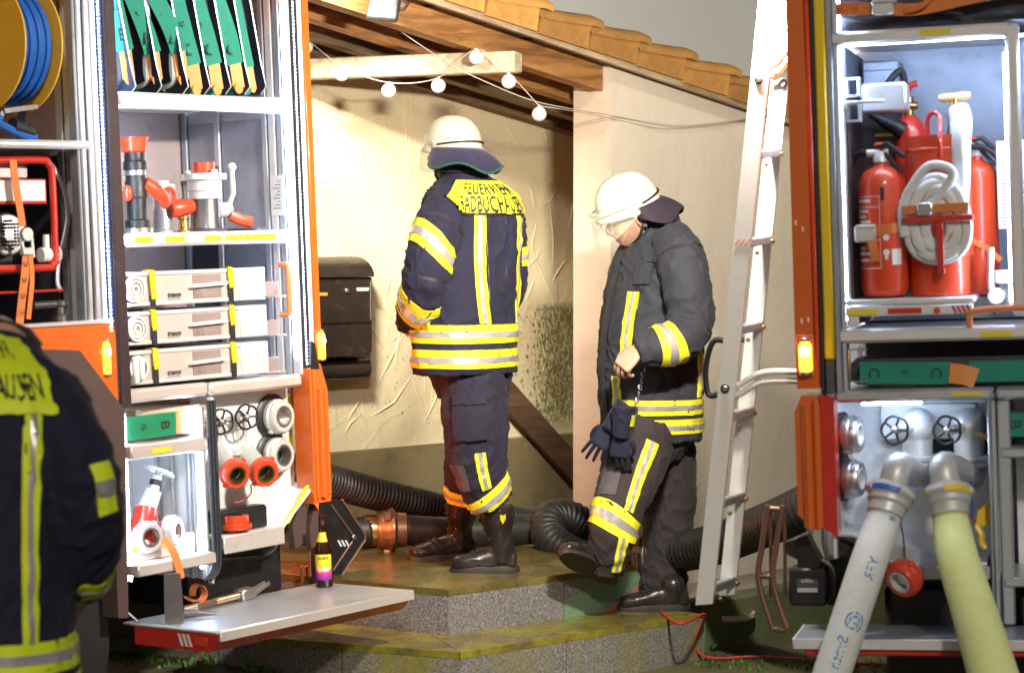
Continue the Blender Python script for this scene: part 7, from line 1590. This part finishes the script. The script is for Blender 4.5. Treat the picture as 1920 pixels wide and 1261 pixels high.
def visorm():
    m_, tt, b, co = nodes('clear_visor'); b.inputs['Base Color'].default_value = (.98, .97, .88, 1); b.inputs['Transmission Weight'].default_value = 1; b.inputs['Roughness'].default_value = .04; b.inputs['IOR'].default_value = 1.15
    tr_ = tt.nodes.new('ShaderNodeBsdfTransparent'); mx = tt.nodes.new('ShaderNodeMixShader'); out = tt.nodes['Material Output']
    b.inputs['Transmission Weight'].default_value = 0; b.inputs['Roughness'].default_value = .12; b.inputs['Base Color'].default_value = (.60, .60, .50, 1)
    f = ramp(tt, nz(tt, co, 26, 8, .75), [(.38, .14), (.60, .26), (.8, .45)]); tt.links.new(f, mx.inputs[0]); tt.links.new(tr_.outputs[0], mx.inputs[1]); tt.links.new(b.outputs[0], mx.inputs[2]); tt.links.new(mx.outputs[0], out.inputs[0]); return m_
MT['visor'] = visorm()
m = MB(); m.grid(P_); t.part(m, 'visor', MT['visor'], h_, sharp=180)
t.done()

# ================================================================== firefighter stepping down (white helmet)
t = Thing('person', 'firefighter in white visored helmet stepping down, hand on his jacket front', 'person')
hd = (-.86, -.51); Y = 9.5; fw = V((hd[0], hd[1], 0)).normalized(); rt = fw.cross(Zv)
tor = torso_st([(1222, 826, Y+.02, .215, .185, 0, 2.4), (1222, 800, Y+.02, .222, .195, 0, 2.4), (1220, 740, Y, .225, .205, 0, 2.3), (1219, 680, Y, .225, .208, 0, 2.3), (1221, 610, Y, .225, .198, 0, 2.3), (1226, 540, Y, .228, .180, 0, 2.3), (1233, 485, Y, .228, .162, 0, 2.2), (1238, 455, Y, .205, .142, 0, 2.1), (1236, 436, Y, .155, .120, 0, 2), (1228, 420, Y, .105, .102, 0, 2), (1220, 404, Y, .088, .092, 0, 2)], hd)
armL = limb([at_y(1258, 440, 9.36), at_y(1276, 482, 9.27), at_y(1290, 545, 9.22), at_y(1294, 600, 9.20), at_y(1278, 634, 9.16), at_y(1238, 648, 9.11), at_y(1203, 655, 9.10), at_y(1194, 658, 9.10)], [.082, .099, .100, .099, .096, .085, .068, .060], fw)
armR = limb([at_y(1215, 445, 9.66), at_y(1205, 500, 9.74), at_y(1192, 570, 9.74), at_y(1180, 640, 9.66), at_y(1172, 690, 9.55)], [.085, .095, .088, .078, .06], fw)
m = MB(); m.join(tor.mb(70, 48)); m.join(armL.mb(64, 32, lambda tt, a: .05*math.sin(tt*11+1.4*math.sin(a+tt))*math.exp(-((tt-3.4)/1.2)**2))); m.join(armR.mb(36, 24))
jk = cloth(m, .0085, .008, 8, 5); tree = bvh(jk); j = t.part(jk, 'jacket', MT['navy2'], sharp=180)
TZ = lambda py: tor.t_at_z(at_y(1225, py, Y).z)
def ang(L_, tt, dirv): 
    c, r, f, rx, ry, pw = L_.get(tt); return math.atan2(V(dirv).dot(f)/ry, V(dirv).dot(r)/rx)
cam_a = ang(tor, 4, (0, -1, 0)); sg = 1 if (ang(tor, 4, (1, -1, 0))-cam_a) % (2*PI) < PI else -1
for (pa, pb) in ((772, 744), (808, 780)): stripe(t, j, tree, tor, TZ(pa), TZ(pb), cam_a-.95*sg, cam_a+2.6*sg, 44)
stripe(t, j, tree, tor, TZ(680), TZ(545), cam_a-.70*sg, cam_a-.43*sg, along='t')
stripe(t, j, tree, tor, TZ(760), TZ(702), cam_a-.93*sg, cam_a-.70*sg, along='t')
stripe(t, j, tree, tor, TZ(742), TZ(560), cam_a+1.02*sg, cam_a+1.28*sg, along='t')
stripe(t, j, tree, armL, 4.35, 5.25, 0, 2*PI, 36)
# chest pocket flap, mic loop, seam, front edge
t.part(band(tree, tor, TZ(532), TZ(497), cam_a-.62*sg, cam_a-.22*sg, .014, 4, 8), 'pocket_flap', MT['navy2'], j)
t.part(band(tree, tor, TZ(545), TZ(534), cam_a-.66*sg, cam_a-.36*sg, .006, 3, 8), 'pocket_edge', MT['ink'], j)
t.part(band(tree, tor, TZ(490), TZ(480), cam_a-.42*sg, cam_a-.02*sg, .009, 3, 10), 'radio_loop', MT['navy2'], j)
t.part(band(tree, tor, TZ(800), TZ(470), cam_a-1.28*sg, cam_a-1.05*sg, .007, 30, 5), 'front_placket', MT['navy2'], j)
for (ta, tb, aa_) in ((735, 500, cam_a+.55*sg), (735, 690, cam_a-.2*sg)): t.part(band(tree, tor, TZ(ta), TZ(tb), aa_, aa_+.016, .0012, 24, 2), 'seam', MT['ink'], j)
t.part(band(tree, armL, .95, 1.03, 0, 2*PI, .0012, 2, 30), 'seam', MT['ink'], j); t.part(band(tree, armL, 3.35, 3.42, 0, 2*PI, .0012, 2, 30), 'seam', MT['ink'], j)
cl = Loft([(at_y(1232, 430, Y), rt, fw, .112, .112, 2), (at_y(1226, 412, Y), rt, fw, .108, .112, 2), (at_y(1216, 392, Y-.01), (rt+Zv*.0).normalized(), (fw+Zv*-.25).normalized(), .108, .118, 2)])
P_ = [[cl.ev(2*k/8, 2*PI*i/40) for i in range(40)] for k in range(9)]; Pi_ = [[cl.ev(2*k/8, 2*PI*i/40, .90) for i in range(40)] for k in range(9)]
m = MB(); m.grid(P_, cv=True); m.grid(Pi_, cv=True); m.grid([P_[-1], Pi_[-1]], cv=True); t.part(m, 'collar', MT['navy2'], sharp=180)
m = MB(); m.tube(spline([at_y(1283, 452, 9.40), at_y(1300, 470, 9.42), at_y(1312, 500, 9.46), at_y(1320, 522, 9.5)], 6), .010, 8, flat=2.0); t.part(m, 'shoulder_tab', MT['ink'], j)
# trousers
legN = limb([at_y(1205, 800, 9.42), at_y(1196, 850, 9.36), at_y(1176, 910, 9.26), at_y(1156, 965, 9.18), at_y(1146, 1010, 9.17), at_y(1138, 1056, 9.20), at_y(1136, 1072, 9.21)], [.150, .148, .128, .110, .098, .085, .08], (-.86, -.51, 0), .95)
legF = limb([at_y(1240, 800, 9.58), at_y(1246, 860, 9.58), at_y(1252, 940, 9.58), at_y(1250, 1010, 9.57), at_y(1246, 1070, 9.56), at_y(1244, 1105, 9.56)], [.145, .140, .122, .108, .106, .108], (-.86, -.51, 0), .95)
seat = Loft([(at_y(1224, 770, 9.5), rt, fw, .18, .16, 2.2), (at_y(1224, 815, 9.5), rt, fw, .185, .165, 2.2), (at_y(1224, 860, 9.5), rt, fw, .13, .13, 2)])
m = MB(); m.join(legN.mb(80, 34, lambda tt, a: .035*math.sin(tt*9+2*math.sin(a))*math.exp(-((tt-3.6)/1.0)**2)+.03*math.sin(tt*12+a)*math.exp(-((tt-5.2)/.6)**2))); m.join(legF.mb(70, 30, lambda tt, a: .03*math.sin(tt*8+2*math.sin(a+1))*math.exp(-((tt-3)/1)**2)+.035*math.sin(tt*13+a)*math.exp(-((tt-4.5)/.6)**2))); m.join(seat.mb(16, 36))
trs = cloth(m, .0085, .0075, 12, 5); tt_ = bvh(trs); tp = t.part(trs, 'trousers', MT['trouser2'], sharp=180)
ca = ang(legN, 2, (0, -1, 0)); s2 = 1 if (ang(legN, 2, (1, -1, 0))-ca) % (2*PI) < PI else -1
stripe(t, tp, tt_, legN, 1.05, 3.0, ca-.02*s2, ca+.40*s2, along='t')
stripe(t, tp, tt_, legN, 2.95, 3.72, 0, 2*PI, 40, lambda a: .22*math.cos(a-ang(legN, 3.2, (1, 0, 0))))
stripe(t, tp, tt_, legN, 3.75, 5.0, ca-.05*s2, ca+.42*s2, along='t')
t.part(band(tt_, legN, 1.9, 2.72, ca-1.25*s2, ca-.45*s2, .004, 8, 8), 'knee_patch', MT['kneepad'], tp)
# boots
toe = at_y(1056, 1034, 9.02); heel = at_y(1152, 1092, 9.25)
boot(t, toe+V((0, -.01, -.01)), heel, (-.5, .1, .86), at_y(1142, 1010, 9.22), .072)
boot(t, at_z(1160, 1144, Z1), at_z(1292, 1141, Z1+.002), Zv, at_y(1246, 1052, 9.58), .080)
# body with head and hand
hf_ = V((-.86, -.36, -.36)); hu_ = V((-.30, -.13, .94)); hc = at_y(1181, 408, 9.44); hm, (f_, r_, u_) = head_mb(hc, hf_, hu_, 1.0)
m = MB(); m.join(hm); m.join(limb([hc-u_*.05-f_*.015, at_y(1215, 440, Y-.02), at_y(1230, 470, Y)], [.058, .064, .08], fw).mb(10, 20))
m.join(Loft([(tor.cen(x), tor.get(x)[1], tor.get(x)[2], tor.get(x)[3]*.8, tor.get(x)[4]*.8, 2) for x in (0, 2, 4, 6, 8, 9)]).mb(20, 24))
m.join(hand_mb(at_y(1196, 655, 9.09), (-.55, -.1, -.55), (-.42, -.75, .30), 1, .95, 1.02)); bd_ = t.part(m, 'body', MT['skin'], sharp=180)
# stubble patch on jaw, brows, eyes, glasses hint
ht = bvh(hm); 
def face_patch(rows, lift=.0012):
    P = []
    for (z, a0, a1) in rows:
        row = []
        for k in range(17):
            a = a0+(a1-a0)*k/16; d = (f_*math.cos(a)+r_*math.sin(a)); o = hc+u_*z; h = ht.ray_cast(o+d*.2, -d, .2); row.append((h[0]+d*lift) if h[0] is not None else o+d*.08)
        P.append(row)
    m = MB(); m.grid(P); return m
def stubblem():
    m_, tt, b, co = nodes('stubble_skin'); f = ramp(tt, nz(tt, co, 420, 3, .8), [(.42, 0), (.60, 1)]); tt.links.new(mixc(tt, mth(tt, 'MULTIPLY', f, .75), (.46, .27, .18), (.10, .06, .045)), b.inputs['Base Color']); b.inputs['Roughness'].default_value = .6; return m_
MT['stubble'] = stubblem()
for sg_ in (-1, 1): t.part(face_patch([(-.030, sg_*.95, sg_*1.35), (-.05, sg_*.75, sg_*1.35), (-.068, sg_*.45, sg_*1.35), (-.085, sg_*.30, sg_*1.3), (-.10, sg_*.1, sg_*1.2)], .0008), 'beard_stubble', MT['stubble'], bd_, sharp=180)
t.part(face_patch([(-.0635, -.30, .30), (-.0655, -.33, .33), (-.0675, -.30, .30)], .0010), 'mouth', MT['panelbrown'], bd_)
for sg_ in (-1, 1):
    t.part(face_patch([(.018, sg_*.18, sg_*.58), (.024, sg_*.16, sg_*.6), (.028, sg_*.2, sg_*.55)], .003), 'eyebrow', MT['hair'], bd_)
    d = f_*math.cos(.38)+r_*math.sin(.38)*sg_; h = ht.ray_cast(hc+u_*.004+d*.2, -d, .2); m = MB(); m.ball((h[0] if h[0] else hc)-d*.006, .011, 12, 8); t.part(m, 'eye', MT['eye'], bd_)
m = MB()
for sg_ in (-1, 1): m.tube([hc+f_*.112+r_*sg_*(.034+.024*math.cos(a))+u_*(.004+.017*math.sin(a)) for a in [2*PI*k/20 for k in range(20)]], .0016, 5, closed=True); m.tube([hc+f_*.11+r_*sg_*.058+u_*.008, hc+f_*.02+r_*sg_*.082+u_*.010], .0016, 5)
m.tube([hc+f_*.114-r_*.010+u_*.006, hc+f_*.114+r_*.010+u_*.006], .0016, 5); t.part(m, 'glasses', MT['darksteel'], bd_, kind='stuff')
hcap = hc+u_*.047-f_*.010
h_, Q_, (hf, hr, hu) = helmet(t, hcap, hf_, hu_, 1.0, 'helmetw', 'flapdark', None, 1.35, .09, crease=2.2)
strap_chin(t, Q_, hcap, hf, hr, hu, 1.0, h_)
P_ = [[Q_(a, 1.10+.13*v+.12*math.cos(a), .018-.142*v*(1-.74*abs(a/1.45)**1.5)) for v in (0, .2, .4, .6, .8, 1)] for a in [-1.45+2.9*k/36 for k in range(37)]]
m = MB(); m.grid(P_); vz = t.part(m, 'visor', MT['visor'], h_, sharp=180)
m = MB(); m.tube([r0_[0] for r0_ in P_], .0035, 6); t.part(m, 'visor_rim', MT['helmetw'], h_); m = MB(); m.tube([r0_[-1] for r0_ in P_], .0020, 6); t.part(m, 'visor_edge', MT['visor'], h_)
t.done()
P2T = (tor, tree)
# gloves clipped to his jacket
def glove(lab, o, d, n, side, curl, sc, cuff):
    t = Thing('work_glove', lab, 'glove', 'gloves hanging from the jacket clip'); hm_ = hand_mb(V(o), d, n, side, curl, sc, .5); t.part(hm_, 'glove_hand', MT['glove'], sharp=180)
    d_ = V(d).normalized(); m = MB(); lf = limb([V(o)+d_*.02, V(o)-d_*.04, V(o)-d_*.11], [.036*sc, .042*sc, .052*sc], n, 1.3); m.join(cloth(lf.mb(16, 24), .006, .004, 4, 3)); ck = t.part(m, 'cuff', MT['glove'], sharp=180)
    tr_ = bvh(m); t.part(band(tr_, lf, .9, 1.5, cuff-.5, cuff+.5, .004, 4, 10), 'hi_vis_tab', MT['hivis'], ck)
    n_ = V(n).normalized(); t.part(band(tr_, lf, 1.2, 1.9, cuff+1.0, cuff+1.5, .004, 4, 6), 'hi_vis_tab', MT['hivis'], ck)
    t.done()
glove('navy work glove with spread fingers hanging behind the other glove', at_y(1146, 800, 9.18), (-.40, .0, -.55), (-.2, -.9, .1), 1, .35, 1.0, 1.2)
glove('navy work glove with yellow cuff tabs hanging in front of the thigh', at_y(1166, 812, 9.11), (-.10, .0, -1), (-.3, -.9, .0), -1, .45, 1.0, 1.6)
t = Thing('snap_hook', 'silver chain and snap hook holding the gloves', 'snap hook'); m = MB(); a, b = at_y(1208, 690, 9.24), at_y(1192, 762, 9.14)
for k in range(7):
    u = k/6; p = a.lerp(b, u); ax = V((.4, -.8, .2)) if k % 2 else V((.9, .3, .2)); M_ = basis(ax); m.tube([p+(M_[0]*math.cos(th)*.007+M_[1]*math.sin(th)*.011) for th in [2*PI*q/12 for q in range(12)]], .0025, 5, closed=True)
t.part(m, 'chain', MT['steel']); m = MB(); p = b; m.tube([p+V((.008*math.cos(th), -.004, .018*math.sin(th)-.014)) for th in [2*PI*q/14 for q in range(14)]], .003, 6, closed=True); t.part(m, 'hook', MT['steel'])
m = MB(); m.ribbon([a+V((.0, 0, .03)), a], .016, .004, (1, 0, 0)); t.part(m, 'leather_tab', MT['ink']); t.done()

# ================================================================== near firefighter cut by the left edge
t = Thing('person', 'firefighter seen from behind close by the truck wheel, head bowed', 'person')
hd = (.10, .99); Y = 5.0; fw = V((hd[0], hd[1], 0)).normalized(); rt = fw.cross(Zv)
tor = torso_st([(-26, 1390, Y, .205, .165, 0, 2.5), (-26, 1330, Y, .205, .165, 0, 2.5), (-26, 1200, Y, .195, .160, 0, 2.5), (-26, 1040, Y, .190, .150, 0, 2.4), (-26, 880, Y+.02, .192, .146, 0, 2.4), (-26, 790, Y+.04, .198, .140, 0, 2.3), (-24, 730, Y+.06, .190, .132, 0, 2.2), (-22, 686, Y+.09, .158, .118, 0, 2.1), (-18, 650, Y+.12, .116, .102, 0, 2), (-14, 628, Y+.16, .088, .092, 0, 2)], hd)
armR = limb([at_y(78, 735, 5.07), at_y(112, 785, 5.02), at_y(142, 850, 4.98), at_y(164, 920, 4.97), at_y(166, 990, 5.00), at_y(156, 1065, 5.10), at_y(148, 1090, 5.18)], [.085, .080, .078, .078, .075, .068, .055], fw)
armL = limb([at_y(-155, 705, 5.07), at_y(-210, 735, 5.02), at_y(-240, 815, 4.98), at_y(-255, 900, 4.97), at_y(-250, 980, 5.00), at_y(-230, 1060, 5.10)], [.09, .092, .083, .078, .074, .06], fw)
m = MB(); m.join(tor.mb(70, 48)); m.join(armR.mb(60, 30, lambda tt, a: .05*math.sin(tt*10+1.4*math.sin(a+tt))*math.exp(-((tt-3.3)/1.2)**2))); m.join(armL.mb(50, 26))
jk = cloth(m, .0085, .008, 15, 5, lambda p: .3 if p.z > 1.30 and p.x > -.4 and p.x < .0 else 1); tree = bvh(jk); j = t.part(jk, 'jacket', MT['navy'], sharp=180)
TZ = lambda py: tor.t_at_z(at_y(-34, py, Y).z)
for (pa, pb) in ((1246, 1188), (1335, 1262)): stripe(t, j, tree, tor, TZ(pa), TZ(pb), 0, 2*PI, 60, mh='hivis_greenlit')
for da in (-.75, .75): stripe(t, j, tree, tor, TZ(1188), TZ(770), B_+da-.125, B_+da+.125, along='t', mh='hivis_greenlit')
t.part(band(tree, tor, TZ(772), TZ(632), B_-.95, B_+1.0, .010, 22, 40), 'back_panel', MT['hivis_greenlit'], j)
dtz = (TZ(680)-TZ(760))/(at_y(0, 680, Y).z-at_y(0, 760, Y).z)
t.part(wrap_text(tree, tor, 'FEUERWEHR', .070, TZ(662), B_+.12, dtz, .42, .014, space=1.05), 'lettering', MT['ink'], j)
t.part(wrap_text(tree, tor, 'BADBUCHAUSEN', .070, TZ(727), B_+.14, dtz, .37, .014), 'lettering', MT['ink'], j)
aa = ang(armR, 3, (.2, -1, 0))
stripe(t, j, tree, armR, 2.45, 3.35, aa-.85, aa-.25, 24, mh='hivis_greenlit'); stripe(t, j, tree, armR, 4.75, 5.35, 0, 2*PI, 30, mh='hivis_greenlit')
cl = Loft([(at_y(-6, 646, Y+.14), rt, fw, .105, .10, 2), (at_y(-14, 622, Y+.19), rt, (fw-Zv*.4).normalized(), .098, .098, 2)])
P_ = [[cl.ev(k/4, 2*PI*i/36) for i in range(36)] for k in range(5)]; m = MB(); m.grid(P_, cv=True); t.part(m, 'collar', MT['navy'], sharp=180)
legs = MB()
for sgx, px in ((1, 45), (-1, -110)): legs.join(limb([at_y(px, 1330, Y), at_y(px, 1500, Y-.01), at_y(px+4, 1680, Y), at_y(px+4, 1830, Y+.02)], [.135, .125, .10, .09], fw).mb(30, 28))
legs.join(Loft([(at_y(4, 1280, Y), rt, fw, .19, .14, 2.2), (at_y(4, 1360, Y), rt, fw, .2, .15, 2.2), (at_y(4, 1420, Y), rt, fw, .15, .12, 2)]).mb(12, 30))
t.part(cloth(legs, .010, .007, 18, 4), 'trousers', MT['trouser'], sharp=180)
for px in (48, -108):
    a = at_y(px, 1850, Y); gzv = gz(a.x, Y); boot(t, V((a.x+.02, Y+.20, gzv)), V((a.x, Y-.10, gzv)), Zv, V((a.x, Y+.0, gzv+.30)), .07, laces=False)
hc = at_y(-70, 650, Y+.36); hm, _ = head_mb(hc, (-.1, .75, -.66), (0, .66, .75)); m = MB(); m.join(hm); m.join(limb([hc-V((0, .05, .01)), at_y(-14, 640, Y+.19), at_y(-4, 670, Y+.10)], [.058, .062, .08], rt).mb(10, 20))
m.join(hand_mb(at_y(152, 1075, 5.16), (-.15, .8, -.5), (.5, .1, .6), -1, .7)); m.join(hand_mb(at_y(-228, 1062, 5.11), (.15, .8, -.5), (-.5, .1, .6), 1, .7)); m.join(Loft([(tor.cen(x), tor.get(x)[1], tor.get(x)[2], tor.get(x)[3]*.75, tor.get(x)[4]*.75, 2) for x in (1, 3, 5, 7, 8)]).mb(20, 24))
for L_ in (armR, armL): m.join(Loft([(c_, r_, f_, a_*.6, b_*.6, 2) for c_, r_, f_, a_, b_, _ in L_.st]).mb(20, 16))
t.part(m, 'body', MT['skin'], sharp=180)
m = MB(); fh = V((-.1, .75, -.66)).normalized(); uh = V((0, .66, .75)).normalized(); rh = fh.cross(uh)
m.ball(hc+uh*.012-fh*.010, (.083, .104, .122), 24, 16, Matrix((rh, fh, uh)).transposed()); t.part(m, 'hair', MT['hair'], sharp=180)
t.done()
# ================================================================== suction hoses on the platform
def ribbed(name, lab, pts, r, pitch=.022, extra=None, smooth_ends=0):
    t = Thing(name, lab, 'suction hose'); path = resample(spline(pts, 14), pitch/5); m = MB()
    m.tube(path, r, 22, rf=lambda s, u: r*(1+.045*math.sin(2*PI*s/pitch))); t.part(m, 'hose', MT['rubber'], sharp=180)
    if extra: extra(t, path)
    t.done(); return path
zf2 = Z2
def A3(px, py, z): return at_z(px, py, z)
r = .072
ribbed('suction_hose', 'thick ribbed black suction hose running along the porch wall', [at_y(470, 862, 9.55), at_y(560, 885, 9.75), at_y(640, 908, 9.95), at_y(740, 934, 10.15), at_y(840, 958, 10.35), at_y(930, 972, 10.5), at_y(1000, 985, 10.6)], r)
def coup2(t, path):
    pass
def coupler(t, c, ax, r):
    c = V(c); ax = V(ax).normalized(); a, b, d = basis(ax)
    m = MB(); m.lathe([(r*.95, -.10), (r*1.02, -.095), (r*1.02, -.04), (r*1.0, -.035)], c, ax, 30); t.part(m, 'binding', MT['brass'])
    m = MB(); m.lathe([(r*1.0, -.045), (r*1.18, -.04), (r*1.30, -.02), (r*1.30, .005), (r*1.38, .012), (r*1.38, .032), (r*1.15, .045), (r*1.1, .085), (r*.95, .09)], c, ax, 36)
    for k in range(3):
        th = 2*PI*k/3+.7; e = a*math.cos(th)+b*math.sin(th); m.bar(c+e*r*1.2+d*.0, c+e*r*1.5+d*.0, .03, .03, up=d)
        m.tube([c+d*.02+(a*math.cos(th+u)+b*math.sin(th+u))*r*1.33 for u in [.9*q/8 for q in range(9)]], .010, 7)
    k_ = t.part(m, 'coupling', MT['bronze']); m = MB(); e = (a*.8-b*.2).normalized() if (a*.8).x > 0 else (-a*.8-b*.2).normalized(); m.cyl(c+d*.05+Zv*r*.6, c+d*.17+Zv*r*.55, .009, n=10); m.ball(c+d*.175+Zv*r*.55, .013, 10, 8); t.part(m, 'lever', MT['steel'], k_)
pz = at_z(725, 1032, Z2); cpt = V((pz.x, pz.y, Z2+.092)); 
t = Thing('suction_hose', 'smooth black suction hose with bronze coupling on the platform', 'suction hose'); r = .068
lf = [at_y(560, 1005, cpt.y-.12)+V((0, 0, .03)), at_y(640, 1000, cpt.y-.05), cpt-V((.07, .01, 0))]; rg = [cpt+V((.07, .01, 0)), V((cpt.x+.25, cpt.y+.06, Z2+.075)), V((cpt.x+.48, cpt.y+.14, Z2+.072)), V((cpt.x+.70, cpt.y+.24, Z2+.070)), V((cpt.x+.95, cpt.y+.36, Z2+.070))]
m = MB(); m.tube(resample(spline(lf, 10), .02), r, 22); t.part(m, 'hose', MT['rubber'], sharp=180)
m = MB(); m.tube(resample(spline(rg, 10), .02), r, 22); t.part(m, 'hose', MT['rubber'], sharp=180); coupler(t, cpt, (1, .12, 0), r); t.done()
# looped hose and the one running behind the ladder
r = .070
ribbed('suction_hose', 'black suction hose bent in a tight loop beside the porch wall end', [at_y(1130, 1058, 9.86), at_y(1075, 1040, 9.95), at_y(1032, 1010, 10.05), at_y(1030, 975, 10.15), at_y(1062, 968, 10.22), at_y(1110, 990, 10.24), at_y(1180, 1005, 10.20)], .078, .03)
def ex(t, path):
    coupler(t, path[6], path[0]-path[12], .062)
ribbed('suction_hose', 'ribbed black suction hose rising behind the ladder to the truck', [at_y(1188, 1040, 9.62), at_y(1260, 1036, 9.55), at_y(1340, 1020, 9.3), at_y(1420, 990, 8.95), at_y(1500, 955, 8.6), at_y(1600, 900, 8.4), at_y(1700, 860, 8.3)], .082, .032, ex)
# thin lines on the platform
m = MB(); m.tube(spline([at_z(630, 1030, Z2+.008), at_z(700, 1022, Z2+.008), at_z(780, 1015, Z2+.008), at_z(860, 1010, Z2+.008)], 8), .008, 8); single('orange_line', 'thin orange line lying on the platform under the coupling', 'cord', m, MT['otab'], sharp=180)
m = MB()
for k, (px, py, rr) in enumerate(((985, 1003, .026),)):
    p = at_z(px, py, Z2+.03); q = remesh(MB().ball(p, (rr*1.5, rr, rr*.7), 7, 4), .012, 0); m.join(q)
single('field_stone', 'pale rough stone lying by the wall behind the boots', 'stone', m, MT['verge'])
